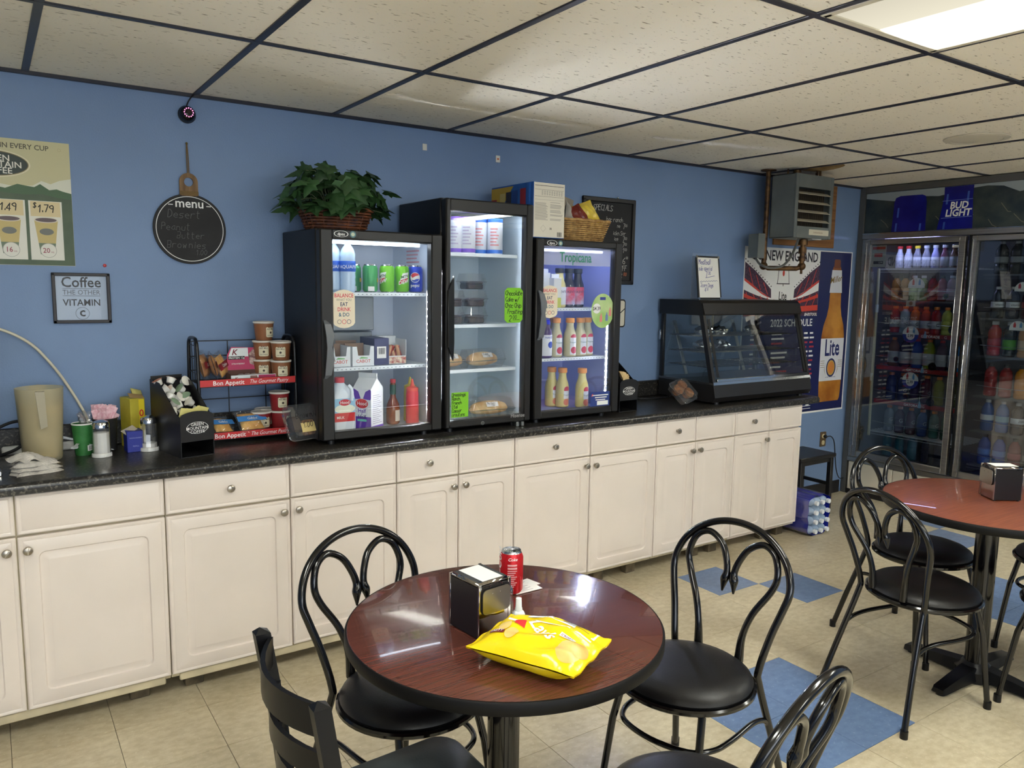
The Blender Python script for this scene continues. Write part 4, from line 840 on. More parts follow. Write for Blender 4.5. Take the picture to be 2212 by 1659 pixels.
flatm('valley_print', [(-pw, -ph_+.0012), (-.0007, -ph_+.0012), (-.0007, -.215), (-.05, -.21), (-.1, -.20), (-.16, -.205), (-.25, -.20), (-.4, -.21), (-pw, -.2)], M('poster_green', (74, 92, 66), .5, rgb2=(66, 84, 60), scale=12), .0021)
MB().disc(-.258, -.095, .125, .0018, 48, .052).build('logo_rim', M('poster_cream', (216, 208, 176)), t); MB().disc(-.258, -.095, .119, .0021, 48, .047).build('logo_ring', M('poster_gold', (120, 106, 66)), t); MB().disc(-.258, -.095, .116, .0024, 48, .044).build('logo_oval', M('poster_dark', (40, 52, 44)), t)
for s, y in (('GREEN', -.083), ('MOUNTAIN', -.106), ('COFFEE', -.129)): txt(MB(), s, .0315, -.25, y-.002, .0027, off=.012, sx=1.05).build('logo_lettering', M('poster_white', (222, 220, 206)), t)
txt(MB(), 'IN EVERY CUP', .0265, -.07, -.035, .0016, off=.016, align='RIGHT', sx=.95).build('slogan_lettering', M('poster_text', (84, 80, 62)), t)
for k, (xc, pr, oz) in enumerate(((-.092, '$1.79', '20'), (-.215, '$1.49', '16'))):
    MB().rect(xc-.056, xc+.056, -.452, -.226, .0024).build('price_panel', M('poster_panel', (222, 220, 208)), t); MB().box(xc-.05, xc+.05, -.285, -.228, .0024, .0036).build('price_card', M('price_card', (214, 196, 150)), t)
    h_ = MB(); hand(h_, '$', .018, xc-.04, -.252, .004, .16); hand(h_, pr[1:], .027, xc-.026, -.268, .004, .13); h_.build('price_handwriting', m_black, t)
    flatm('cup_print', [(xc-.04, -.298), (xc+.04, -.298), (xc+.024, -.43), (xc-.024, -.43)], M('cup_tan', (196, 176, 112)), .0027); flatm('cup_foot_print', [(xc-.0292, -.387), (xc+.0292, -.387), (xc+.024, -.43), (xc-.024, -.43)], M('cup_foot', (104, 120, 96)), .003)
    MB().disc(xc, -.298, .041, .003, 30, .011).build('cup_rim_print', M('cup_rim', (216, 208, 190)), t); MB().disc(xc, -.298, .036, .0033, 30, .008).build('coffee_print', M('coffee_print', (96, 80, 82)), t); MB().disc(xc, -.343, .024, .003, 30, .013).build('cup_logo_print', M('cup_logo', (110, 112, 104)), t)
    MB().disc(xc+.003, -.415, .028, .0032, 30).build('size_ring', M('size_ring', (160, 160, 150)), t); MB().disc(xc+.003, -.415, .0262, .0034, 30).build('size_spot', M('poster_panel', (222, 220, 208)), t); txt(MB(), oz, .027, xc-.004, -.424, .0037, off=.012, sx=.9).build('size_lettering', M('size_red', (150, 70, 84)), t); txt(MB(), 'oz.', .011, xc+.017, -.424, .0037).build('size_lettering', M('size_red', (150, 70, 84)), t)
MB().ring(-.035, -.028, .005, .0062, .0016, 20).build('ring_mark', M('poster_gold2', (176, 166, 126)), t)
# round chalk menu board
t = thing('menu_board', 'round black chalk menu board with wooden loop hung from twine', 'sign', (-.105, -.004, 1.814), WALL)
m_slate = M('chalkboard', (40, 40, 42), .75, var=.2, scale=9); MB().prism([(.147*cos(i*pi/32), .147*sin(i*pi/32)) for i in range(64)], 0, .009).build('board', m_slate, t)
MB().ring(0, 0, .1335, .1362, .0096, 72).build('painted_ring', m_white, t); txt(MB(), 'menu', .052, 0, .09, .0096, off=.014).build('painted_lettering', m_white, t)
MB().rect(-.085, -.066, .097, .1005, .0096).rect(.068, .087, .097, .1005, .0096).build('painted_dash', m_white, t)
for s, x, y, z in (('Desert', -.088, .045, .032), ('Peanut', -.115, -.006, .028), ('Butter', -.055, -.04, .027), ('Brownies', -.095, -.08, .029), ('1.00', .02, -.108, .022)):
    h_ = MB(); hand(h_, s, z, x, y, .0096, .07, sp=1.35); h_.build('chalk_line', M('faint_chalk', (104, 104, 104), .9), t)
MB().disc(.004, -.115, .018, .0096, 24, .009).build('printed_emblem', m_black, t)
m_wd = M('rustic_wood', (138, 110, 76), .7, rgb2=(104, 78, 50), scale=1, stretch=(60, 8, 8))
out = [(-.037, .138)]+[(.037*cos(a), .198+.037*sin(a)) for a in [pi-pi*i/14 for i in range(15)]]+[(.037, .138)]
hole = [(.0185*cos(a), .196+.0185*sin(a)) for a in [pi*2*i/20 for i in range(20)]]
mb = MB(); vs = []; N = 40
for i in range(N+1):
    a = pi*1.5-2*pi*i/N; c, s_ = cos(a), sin(a); k = min(.037/abs(c) if abs(c) > 1e-6 else 9, (.058/abs(s_)) if s_ < 0 else 9) if s_ < 0 else 1
    px, py = (c*k, s_*k) if s_ < 0 else (c*.037, s_*.037)
    if s_ >= 0: ox, oy = c*.037, s_*.037
    else: ox, oy = px, py
    for z in (.001, .010): vs += [(ox, .196+oy, z), (.0185*c, .196+.0185*s_, z)]
fs = []
for i in range(N): b_ = 4*i; fs += [(b_+2, b_+3, b_+7, b_+6), (b_+1, b_, b_+4, b_+5), (b_, b_+2, b_+6, b_+4), (b_+3, b_+1, b_+5, b_+7)]
mb.add(vs, fs).build('wooden_loop', m_wd, t); MB().box(-.038, .038, .14, .158, .0095, .012, .001).build('twine_wrap', M('twine', (120, 96, 60), .9, bump=.4, bscale=300), t)
MB().tube([(-.003, .232, .008), (-.004, .30, .006), (-.003, .352, .005)], .0022, 6).tube([(.003, .232, .008), (.002, .30, .006), (-.001, .352, .005)], .0022, 6).build('twine', M('twine', (120, 96, 60)), t); MB().sph((-.002, .355, .006), .005, 8, 6).build('nail', M('brass_nail', (150, 124, 60), .35, metal=1), t)
# security camera
t = thing('security_camera', 'small black dome camera with pink glowing ring high on the wall', 'camera', (-.101, -.002, 2.287), WALL)
MB().lathe([(.033, 0), (.034, .012), (.032, .022), (.026, .034), (.015, .042), (0, .044)], 28).build('dome', M('camera_black', (12, 10, 14), .15), t); MB().lathe([(.0355, 0), (.0355, .01), (.033, .012)], 28).build('mount_ring', M('camera_ring', (28, 26, 30), .4), t)
me = MB().sph((0, 0, 0), .0026, 6, 5).mesh('infrared_led', M('infrared_pink', (250, 150, 200), .4, emit=2.2, ecol=(255, 140, 200)))
for k in range(12): a = 2*pi*k/12; link('infrared_led', me, t, (.0175*cos(a), .0175*sin(a)+.003, .0425))
MB().cyl((0, 0, 0), .009, .004, 16).build('lens', M('camera_lens', (40, 30, 30), .1), t, (0, .003, .0425))
MB().tube(smooth_path([(-.002, .03, .006), (.004, .05, .02), (.015, .068, .025), (.024, .078, .02), (.03, .084, .02)], 5), .0028, 7).build('cable', m_black, t)
# framed coffee saying
t = thing('coffee_sign', 'small dark-framed coffee saying with silvery panel on the wall', 'sign', (-.526, -.002, 1.52), WALL)
fr = MB(); w_, h2, b_ = .103, .1, .0125
for s in (-1, 1): fr.box(s*w_-b_*(s+1)/2, s*w_-b_*(s-1)/2, -h2, h2, 0, .018, .002).box(-w_, w_, s*h2-b_*(s+1)/2, s*h2-b_*(s-1)/2, 0, .018, .002)
fr.build('frame', M('dark_wood_frame', (44, 42, 46), .5), t); MB().box(-.092, .092, -.089, .089, .004, .006).build('panel', M('silvery_panel', (150, 166, 188), .35), t)
MB().rect(-.092, .092, -.089, .089, .011).build('glass', glassmat('sign_glass', refl=.012, edge=.2), t)
txt(MB(), 'Coffee', .058, 0, .044, .0065, off=.014, sx=.9).build('lettering', m_black, t); txt(MB(), 'THE OTHER', .027, 0, .014, .0065, sx=.92).build('lettering', M('sign_grey', (70, 74, 84)), t); txt(MB(), 'VITAMIN', .037, 0, -.03, .0065, off=.014, sx=.92).build('lettering', m_black, t); txt(MB(), 'c', .05, 0, -.072, .0065, off=.02).build('lettering', m_black, t)
MB().rect(-.066, .066, .0375, .039, .0065).rect(-.066, .066, .0085, .01, .0065).build('ruled_line', m_black, t); MB().ring(0, -.061, .0235, .0248, .0065, 36).build('ring', m_black, t)
# ---------------------------------------------------------------- coffee brewer, hose, cables
t = thing('coffee_brewer', 'chrome and black coffee brewer, only its edge in view', 'coffee maker', (-1.02, -.06, CT))
m_chr = M('chrome', (200, 200, 200), .1, metal=1)
MB().box(-.15, .165, -.33, 0, .0, .045, .006).build('base', m_blk, t); MB().box(-.15, .15, -.13, 0, .045, .34, .006).build('back_column', m_blk, t); MB().box(-.15, .165, -.33, 0, .34, .47, .012).build('head', M('brewer_green', (36, 60, 48), .4), t)
MB().box(.150, .167, -.335, -.32, .0, .47, .002).build('chrome_edge', m_chr, t); MB().box(-.15, .167, -.336, -.02, .47, .485, .003).build('chrome_top', m_chr, t); MB().lathe([(0, 0), (.06, 0), (.075, .05), (.07, .12), (.05, .15), (.05, .16)], 22, (0, -.22, .05)).build('carafe', glassmat('carafe_glass', (120, 100, 80), .06), t)
MB().box(.13, .185, -.36, -.30, 0, .02, .003).build('chrome_foot', m_chr, t)
o = tag(MB().tube(smooth_path([(-1.05, -.03, 1.38), (-.9, -.035, 1.415), (-.809, -.04, 1.402), (-.722, -.045, 1.352), (-.664, -.05, 1.286), (-.605, -.05, 1.192), (-.542, -.05, 1.06), (-.52, -.05, .98), (-.51, -.05, .925)], 6), .0055, 10).build('water_hose', M('cream_hose', (206, 200, 180), .45)), 'cream plastic hose arching across the wall above the pitcher', 'hose')
o = tag(MB().tube(smooth_path([(-.86, -.09, 1.02), (-.79, -.06, 1.045), (-.73, -.05, 1.04), (-.72, -.045, .99), (-.78, -.06, .94), (-.85, -.1, .922)], 6), .006, 8).build('power_cable', m_black), 'black power cable looping behind the pitcher', 'cable')
o = tag(MB().box(-.83, -.56, -.05, -.026, CT+.0006, CT+.034, .006).build('power_strip', M('power_strip_white', (205, 205, 200), .5)), 'white power strip lying against the backsplash behind the pitcher', 'power strip')
# pitcher
t = thing('pitcher', 'frosted plastic pitcher full of beige powder', 'pitcher', (-.70, -.18, CT))
MB().lathe([(0, .002), (.062, 0), (.066, .006), (.08, .27), (.081, .275), (.0785, .275), (.0645, .01), (0, .008)], 36).build('body', glassmat('frosted_plastic', (250, 246, 232), .04, .3, op=.3, opc=(216, 208, 182), edge=.2), t)
MB().lathe([(0, .012), (.061, .012), (.0735, .215), (.05, .222), (.02, .226), (0, .224)], 32).build('contents', M('beige_powder', (226, 214, 178), .9, rgb2=(196, 182, 142), scale=14), t)
MB().prism([(-.018, .27), (.012, .27), (.016, .14), (-.006, .13)], 0, .02).build('handle', M('handle_frost', (160, 152, 128), .4), t, (.0, -.078, 0), (pi/2, 0, .0)); MB().at((.0, .078, .27)).prism([(-.03, 0), (.03, 0), (0, .03)], -.012, .004).build('spout', MATS['frosted_plastic'], t)
# folded cloth
t = thing('folded_cloth', 'folded white dishcloth lying by the counter edge', 'cloth', (-.735, -.40, CT), .25)
mc = M('dishcloth', (206, 200, 190), .9, var=.12, scale=30, bump=.5, bscale=160)
def fold(u, v, z, w, d, s):
    x, y = (u-.5)*w, (v-.5)*d; e = (1-abs(2*u-1)**4)*(1-abs(2*v-1)**4); return (x+.006*sin(9*v+s), y+.005*sin(7*u+s), z+.02*e+.006*sin(11*u+s)*sin(8*v+s)*e)
for k, (z, w_, d) in enumerate(((.001, .15, .10), (.015, .145, .095), (.03, .14, .09))):
    mb = MB().grid(lambda u, v: fold(u, v, z, w_, d, k), 14, 10); mb.grid(lambda u, v: (fold(1-u, v, z, w_, d, k)[0], fold(1-u, v, z, w_, d, k)[1], z), 14, 10); mb.build('fold', mc, t, ang=80)
MB().grid(lambda u, v: (-.03+(u-.5)*.09+.01*sin(6*v), (v-.5)*.08, .05+.026*sin(pi*u)*sin(pi*v)+.006*sin(12*u+9*v)), 12, 10).build('crumple', mc, t, ang=80)
# green paper cup with wrapped cutlery
t = thing('paper_cup', 'green paper cup holding wrapped plastic cutlery', 'cup', (-.562, -.165, CT))
MB().lathe([(0, .004), (.028, .002), (.029, 0), (.039, .122), (.0375, .122), (.028, .006)], 28).build('cup_wall', M('cup_green', (40, 104, 48), .5, rgb2=(56, 124, 62), scale=20), t); MB().lathe([(.0385, .12), (.0405, .123), (.0385, .126), (.037, .123)], 28).build('rolled_rim', m_white, t)
MB().rect(-.004, .022, .018, .04, .0025).build('barcode_label', m_white, t, rot=(0, 0, .5), wrap=.03); bc = MB(); x_ = 0
while x_ < .02: bc.rect(x_, x_+.0012, .021, .037, .003); x_ += .0024
bc.build('barcode', m_black, t, rot=(0, 0, .5), wrap=.03)
r_ = random.Random(8)
for k in range(5):
    a = r_.uniform(0, 6.28); MB().at((.014*cos(a), .014*sin(a), .05), (r_.uniform(-.35, .35), r_.uniform(-.35, .35), a)).prism([(-.006, 0), (.006, 0), (.006, .07), (.012, .085), (.012, .105), (0, .115), (-.012, .105), (-.012, .085), (-.006, .07)], -.001, .001).build('wrapped_spoon', M('white_plastic_spoon', (220, 222, 226), .3), t, rot=(pi/2, 0, a) if False else (0, 0, 0))
for k in range(4):
    a = r_.uniform(0, 6.28); mb = MB(); pillow(mb, .045, .07, .014, 8, 8, k, .15, .4); mb.build('clear_wrapper', m_clear, t, (.012*cos(a), .012*sin(a), .135), (1.3, r_.uniform(-.5, .5), a))
# sugar shakers
def shaker(loc, fill, label):
    t = thing('sugar_shaker', label, 'shaker', loc, 0, 'glass sugar shakers')
    n = 12; mb = MB(); vs = []
    prof = [(.0, .034), (.006, .036), (.02, .032), (.1, .031), (.112, .030), (.116, .027)]
    for z, r in prof:
        for i in range(2*n): a = pi*i/n; q = r*(1-.045*(i % 2)*(.012 < z < .105)); vs.append((q*cos(a), q*sin(a), z))
    m2 = 2*n; mb.add(vs, [(j*m2+i, j*m2+(i+1) % m2, (j+1)*m2+(i+1) % m2, (j+1)*m2+i) for j in range(len(prof)-1) for i in range(m2)]+[tuple(range(m2))[::-1]]); mb.build('glass_jar', glassmat('shaker_glass', refl=.1, op=.05, edge=.8), t, ang=20)
    MB().lathe([(0, .008), (.0285, .008), (.0285, fill), (0, fill+.004)], 24).build('sugar', M('sugar', (232, 230, 224), .9), t); MB().lathe([(.0325, .0), (.036, .001), (.036, .012), (.0335, .016)], 28).build('base_ring', M('shaker_base', (214, 214, 210), .15), t)
    MB().lathe([(.029, .112), (.031, .112), (.031, .128), (.027, .136), (.012, .143), (0, .144)], 28).build('lid', m_chr, t); MB().at((.012, 0, .138), (0, .5, 0)).box(-.009, .009, -.007, .007, 0, .003, .001).build('flap', m_chr, t)
shaker((-.506, -.235, CT), .095, 'glass sugar shaker filled with sugar beside the green cup'); shaker((-.332, -.21, CT), .032, 'glass sugar shaker almost empty beside the blue box')
# mesh holder with pink sweetener
t = thing('sweetener_holder', 'black mesh cup crammed with pink sweetener packets', 'holder', (-.478, -.115, CT))
MB().lathe([(0, .002), (.04, .002), (.046, .128), (.044, .128), (.038, .004)], 26).build('mesh_cup', M('black_mesh', (20, 20, 22), .5, bump=.6, bscale=400), t); MB().tube([(.046*cos(2*pi*i/28), .046*sin(2*pi*i/28), .129) for i in range(28)], .0025, 6, True).build('rim_wire', m_blk, t)
r_ = random.Random(2); pk = MB().box(-.019, .019, -.0012, .0012, 0, .068, .0005).mesh('packet', M('pink_packet', (216, 158, 172), .6, rgb2=(236, 206, 212), scale=60))
for k in range(22):
    a = pi*k/22*2; rr = .028*math.sqrt(r_.random()); link('packet', pk, t, (rr*cos(a*3), rr*sin(a*3)*.8, .098+r_.uniform(-.012, .022)), (r_.uniform(-.3, .3), r_.uniform(-.55, .55), r_.uniform(-.9, .9)))
# yellow box and blue box
t = thing('yellow_box', 'open yellow sweetener box standing behind the blue box', 'box', (-.372, -.095, CT), .3)
MB().box(-.03, .03, -.045, .045, 0, .205, .002).build('carton', M('yellow_card', (196, 184, 60), .6, rgb2=(176, 160, 44), scale=12), t); MB().rect(.004, .026, .06, .2).build('side_print', M('yellow_bright', (230, 208, 40)), t, (0, -.0458, 0), WALL); txt(MB(), '0', .04, .014, .13, 0, off=.012).build('side_lettering', m_red, t, (0, -.0464, 0), WALL)
MB().at((-.0, -.045, .205), (.5, .2, 0)).box(-.03, .03, -.001, .03, 0, .0015).build('torn_flap', M('flap_card', (170, 140, 90), .8), t); mb = MB(); pillow(mb, .05, .05, .02, 8, 8, 4); mb.build('packet_tuft', M('packet_yellow', (200, 190, 110), .6), t, (.02, .0, .215), (.9, .3, .2))
t = thing('creamer_box', 'blue creamer box low between the sugar shakers', 'box', (-.386, -.185, CT), .05)
MB().box(-.03, .03, -.035, .035, 0, .085, .0015).build('carton', M('creamer_blue', (40, 52, 150), .45), t); MB().at((-.01, 0, .087), (.3, -.4, .2)).box(-.03, .02, -.02, .02, 0, .0012).build('torn_lid', M('torn_card', (190, 182, 165), .8), t)
for s, y in (('NON-DAIRY', .055), ('REFILL', .022)): txt(MB(), s, .0085, .002, y).build('lettering', M('pale_blue_print', (150, 160, 220)), t, (0, -.0358, 0), WALL)
# ---------------------------------------------------------------- creamer caddies
m_cad = M('black_card_caddy', (17, 16, 17), .45)
def caddy(loc, rot, label, full):
    t = thing('creamer_caddy', label, 'caddy', loc, rot, 'black creamer caddies'); w_ = .132
    side = [(0, 0), (0, .158), (.03, .166), (.10, .215), (.19, .275), (.285, .283), (.285, 0)]
    for x in (0, w_-.003):
        mb = MB(); n = len(side); mb.add([(x, y, z) for y, z in side]+[(x+.003, y, z) for y, z in side], [tuple(range(n)), tuple(range(n, 2*n))[::-1]]+[(i, n+i, n+(i+1) % n, (i+1) % n) for i in range(n)]); mb.build('side_panel', m_cad, t)
    MB().prism([(0, .062), (w_, .062), (w_, .158)]+[(w_/2+(w_/2)*cos(a), .158+.022*sin(a)) for a in [pi*i/12 for i in range(1, 12)]]+[(0, .158)], 0, .003).build('front_panel', m_cad, t, (0, .001, 0), WALL)
    MB().box(.003, w_-.003, .002, .285, 0, .003).box(.003, w_-.003, .28, .283, 0, .295).build('back_and_floor', m_cad, t); MB().at((.003, .035, .075), (.72, 0, 0)).box(0, w_-.006, 0, .31, 0, .003).build('ramp', m_cad, t)
    MB().ring(w_/2, .115, .0405, .0425, .0035, 40, .55).build('logo_ring', m_white, t, (0, .001, 0), WALL)
    for s, y, z in (('GREEN', .123, .0165), ('MOUNTAIN', .108, .0165), ('COFFEE', .094, .0165)): txt(MB(), s, z, w_/2, y, .0035, off=.004).build('logo_lettering', m_white, t, (0, .001, 0), WALL)
    return t
cd = caddy((-.256, -.435, CT), .2, 'black card creamer caddy full of little creamer cups', True)
cupm = MB().lathe([(0, 0), (.0125, 0), (.0135, .002), (.0175, .021), (.0195, .022), (.0195, .023)], 16).mesh('cup_body', M('creamer_white', (230, 228, 222), .35))
lidc = [M('lid_blue', (96, 124, 206), .3), M('lid_orange', (226, 138, 76), .3), M('lid_cream', (230, 226, 214), .3), M('lid_greenish', (134, 158, 128), .3)]
lids = [MB().lathe([(0, .0245), (.012, .0248), (.0195, .0235), (.0215, .0232)], 16).mesh('foil_lid', m_) for m_ in lidc]
r_ = random.Random(11); Rz = Matrix.Rotation(.2, 4, 'Z'); base = Vector((-.256, -.435, CT)); n_ = 0
for row in range(7):
    for c_ in range(3):
        f = .035+row*.042; x = .024+c_*.041+r_.uniform(-.006, .006); y = .055+f*cos(.72)*.98; z = .098+f*sin(.72)+r_.uniform(-.002, .012)
        if y > .262: continue
        p_ = Rz @ Vector((x, y, z))+base; up = r_.random()
        k_ = 0 if row == 6 or (row == 0 and c_ == 2) else 1 if row == 5 and c_ < 2 or row == 4 and c_ == 0 else 3 if (row, c_) in ((3, 2), (2, 0), (4, 2)) else 2
        t = thing('creamer_cup', ('blue', 'orange', 'white', 'green')[k_]+'-lidded single-serve creamer cup heaped in the black caddy', 'creamer', tuple(p_), (r_.uniform(-.9, 1.3), r_.uniform(-1, 1), r_.uniform(0, 6)), 'creamer cups in the caddy')
        link('cup_body', cupm, t); link('foil_lid', lids[k_], t)
for k, (x, a) in enumerate(((.02, .15), (.062, -.35), (.085, .3))):
    p_ = Rz @ Vector((x+.012, .024+.006*k, .165))+base; tag(MB().box(-.024, .024, -.001, .001, -.025, .028, .0004).build('sugar_packet', M('pale_yellow_packet', (216, 206, 130), .6), None, tuple(p_), (.3, a, .2)), 'pale yellow sugar packet stuck in front of the creamer cups', 'packet', 'yellow packets in the caddy')
cd2 = caddy((2.003, -.41, CT), .0, 'black card caddy beside the juice fridge holding a napkin', False)
mb = MB(); pillow(mb, .07, .06, .03, 10, 10, 9, .1, .3); tag(mb.build('crumpled_napkin', M('tan_napkin', (206, 178, 130), .8), None, (2.06, -.38, CT+.192), (.9, .2, .3)), 'crumpled tan napkin sticking out of the small caddy', 'napkin')
# ---------------------------------------------------------------- pastry rack
t = thing('pastry_rack', 'black wire two-shelf pastry rack with red strips', 'rack', (-.14, -.235, CT)); RW, RD = .405, .185
m_wire = M('black_wire', (14, 14, 16), .35)
for x in (0, RW):
    P = [(x, 0, 0), (x, .002, .2), (x, .012, .40), (x, .03, .435), (x, .05, .445), (x, .12, .445), (x, .155, .435), (x, .17, .40), (x, .182, .2), (x, .185, 0)]
    MB().tube(smooth_path(P, 4), .0075, 10).build('side_frame', m_wire, t); g_ = MB()
    for z in (.30, .36, .415): g_.tube([(x, .012, z), (x, .17, z)], .0018, 6)
    for y in (.06, .11): g_.tube([(x, y, .26), (x, y, .43)], .0018, 6)
    g_.build('side_wires', m_wire, t)
g_ = MB()
for z in (.085, .17, .30, .36, .425): g_.tube([(0, .176, z), (RW, .176, z)], .0024, 6)
for x in (RW*.4, RW*.8): g_.tube([(x, .177, .03), (x, .177, .425)], .0024, 6)
g_.build('back_wires', m_wire, t)
for z in (.034, .258):
    g_ = MB()
    for k in range(9): y = .005+k*.021; g_.tube([(0, y, z), (RW, y, z)], .0018, 6)
    g_.box(0, RW, -.004, -.001, z-.014, z+.018, .001); g_.build('wire_shelf', m_wire, t)
    s_ = MB().rect(.004, RW-.004, z-.011, z+.017).build('red_strip', M('red_strip', (196, 40, 40), .4), t, (0, -.0046, 0), WALL)
    txt(MB(), 'Bon Appetit', .026, .118, z-.006, 0, off=.012).build('strip_lettering', m_white, t, (0, -.0052, 0), WALL); txt(MB(), 'The Gourmet Pastry', .024, .285, z-.005, 0, shear=.35, sx=.82).build('strip_lettering', m_white, t, (0, -.0052, 0), WALL)
Z1, Z0 = CT+.26, CT+.036
m_bc = M('oatmeal_brown', (134, 84, 54), .5, rgb2=(150, 98, 64), scale=14); m_rc = M('oatmeal_red', (140, 34, 38), .5); m_lidp = M('cup_lid_white', (222, 216, 206), .45); m_lab = M('oat_label', (222, 214, 184), .5)
def oat(loc, m_, label, rot, grp):
    t = thing('oatmeal_cup', label, 'cup', loc, rot, grp)
    link('cup_wall', cached(('oat', m_.name), lambda: MB().lathe([(0, 0), (.034, 0), (.035, .002), (.0425, .076), (0, .076)], 24).mesh('cup_wall', m_)), t); link('paper_lid', cached('oatl', lambda: MB().lathe([(.0425, .074), (.0455, .076), (.0455, .081), (.0435, .083), (.043, .081), (0, .081)], 24).mesh('paper_lid', m_lidp)), t)
    link('front_label', cached('oatlab', lambda: MB().prism(rrect(.042, .05, .006, 3, 0, .04), .0005, .001).mesh('front_label', m_lab, wrap=.0395)), t)
    def l2():
        mb = MB(); txt(mb, "Bob's\nRED MILL", .0085, 0, .055, .0016, off=.01); mb.disc(0, .035, .005, .0016, 12); txt(mb, 'OATMEAL', .0075, 0, .02, .0016); return mb.mesh('label_lettering', M('oat_print', (56, 40, 30)), wrap=.0395)
    link('label_lettering', cached('oattxt', l2), t)
cl = ['brown oatmeal cup at the bottom of the front stack on the pastry rack', 'brown oatmeal cup on top of the front stack on the pastry rack', 'brown oatmeal cup at the bottom of the rear stack', 'brown oatmeal cup in the middle of the rear stack', 'brown oatmeal cup crowning the rear stack on the pastry rack']
for k, (x, y, z, a) in enumerate(((.215, -.19, Z1, -.1), (.216, -.19, Z1+.083, -.35), (.158, -.115, Z1, -.2), (.16, -.115, Z1+.083, -.2), (.165, -.115, Z1+.166, .5))): oat((x, y, z), m_bc, cl[k], a, 'brown oatmeal cups')
cl = ['red oatmeal cup set on top of the others, lower rack shelf', 'red oatmeal cup half hidden behind the pastry bags', 'red oatmeal cup beside the leaning clear box, lower rack shelf', 'red oatmeal cup at the back of the upper pair, lower rack shelf']
for k, (x, y, z, a) in enumerate(((.21, -.17, Z0+.083, .1), (.13, -.165, Z0, .2), (.212, -.175, Z0, .9), (.165, -.10, Z0+.0, .0))): oat((x, y, z), m_rc, cl[k], a, 'red oatmeal cups')
# bar boxes
t = thing('protein_bar_box', 'open pink and white protein bar box on the upper rack shelf', 'box', (-.005, -.21, Z1))
m_pk = M('bar_box_pink', (180, 44, 92), .5)
MB().box(0, .19, 0, .09, 0, .002).box(0, .002, 0, .09, 0, .032).box(.188, .19, 0, .09, 0, .032).box(0, .19, .088, .09, 0, .04).build('tray', M('bar_tray_brown', (92, 60, 52), .7), t); MB().box(0, .19, -.001, .001, 0, .026, .0004).build('front_wall', m_card, t)
MB().prism([(0, 0), (.135, 0), (.14, .06), (.115, .1), (.02, .105), (0, .07)], 0, .002).build('lid_card', m_pk, t, (.01, .09, .035), (pi/2-.12, 0, 0)); MB().flat([(.005, .062), (.09, .062), (.09, .1), (.02, .1)], .0025).build('lid_white', m_card, t, (.01, .09, .035), (pi/2-.12, 0, 0)); MB().flat([(.095, .03), (.136, .01), (.138, .06), (.113, .096), (.09, .07)], .0028).build('lid_bar_print', M('bar_print', (196, 170, 160), .5, rgb2=(110, 70, 70), scale=60), t, (.01, .09, .035), (pi/2-.12, 0, 0))
MB().rect(.004, .074, .05, .064, .003).build('lid_band', m_black, t, (.01, .09, .035), (pi/2-.12, 0, 0)); txt(MB(), 'PROTEIN 12g', .0115, .04, .053, .0034, off=.01).build('lid_lettering', m_white, t, (.01, .09, .035), (pi/2-.12, 0, 0)); txt(MB(), 'STRAWBERRY', .009, .045, .028, .0032).build('lid_lettering', m_white, t, (.01, .09, .035), (pi/2-.12, 0, 0)); txt(MB(), 'K', .034, .03, .07, .0034, off=.02, shear=.3).build('lid_letter', M('k_maroon', (110, 24, 44)), t, (.01, .09, .035), (pi/2-.12, 0, 0))
MB().rect(.115, .188, .002, .024).build('front_pink', m_pk, t, (0, -.0016, 0), WALL); txt(MB(), 'K', .018, .02, .006, 0, off=.02, shear=.3).build('front_letter', M('k_maroon', (110, 24, 44)), t, (0, -.0018, 0), WALL); MB().rect(.08, .11, .003, .023).build('front_bar_print', M('bar_print2', (140, 100, 90)), t, (0, -.0018, 0), WALL)
for k in range(4): MB().at((.06+k*.03, .045, .004), (0, 0, .1*k)).box(-.012, .012, -.035, .035, 0, .02, .004).build('bar', M('bar_wrapper', (200, 196, 196), .35), t)
def pastry(loc, rot, m_, band, label, s, w_=.1, h_=.13, tk=.035, seed=1):
    t = thing('pastry_bag', label, 'pastry', loc, rot, 'wrapped pastries on the rack'); mb = MB(); pillow(mb, w_*.8, h_*.72, tk*.8, 10, 12, seed, .02, .08); mb.build('pastry', m_, t); mb = MB(); pillow(mb, w_, h_, tk, 12, 14, seed+5, .12, .2); mb.build('clear_wrapper', m_clear, t)
    MB().box(-w_*.5, w_*.5, -.014, .014, tk/2+.001, tk/2+.002).build('printed_band', band, t); txt(MB(), s, .018, 0, -.006, tk/2+.0026, off=.01, shear=.2).build('band_lettering', m_white, t)
m_cakeb = M('sponge_cake', (186, 130, 70), .7, rgb2=(150, 96, 50), scale=25); m_dan = M('danish', (206, 148, 66), .6, rgb2=(226, 180, 100), scale=18); rb = M('maroon_band', (130, 30, 40)); bb = M('sky_band', (62, 128, 196))
pastry((-.10, -.15, Z1+.068), (1.35, 0, 1.1), m_cakeb, rb, 'cake slice in clear wrapper with maroon band, leaning at the rack end', 'Cake', .1, .13, .035, 1); pastry((-.062, -.155, Z1+.066), (1.3, .15, 1.35), m_cakeb, rb, 'cake slice in clear wrapper upright in the middle of the three', 'Cake', .1, .125, .03, 2); pastry((-.025, -.13, Z1+.062), (1.25, -.25, .9), m_dan, rb, 'cake slice in clear wrapper slumped toward the bar box', 'Cake', .09, .12, .03, 3)
pastry((.075, -.195, Z0+.045), (.75, 0, .1), m_dan, bb, 'glazed danish in clear wrapper with blue band, lower rack shelf', 'Gibbs', .125, .12, .045, 4); pastry((-.045, -.18, Z0+.035), (.6, .1, .3), m_dan, bb, 'glazed danish in clear wrapper half hidden by the creamer caddy', 'Gibbs', .1, .11, .04, 6)
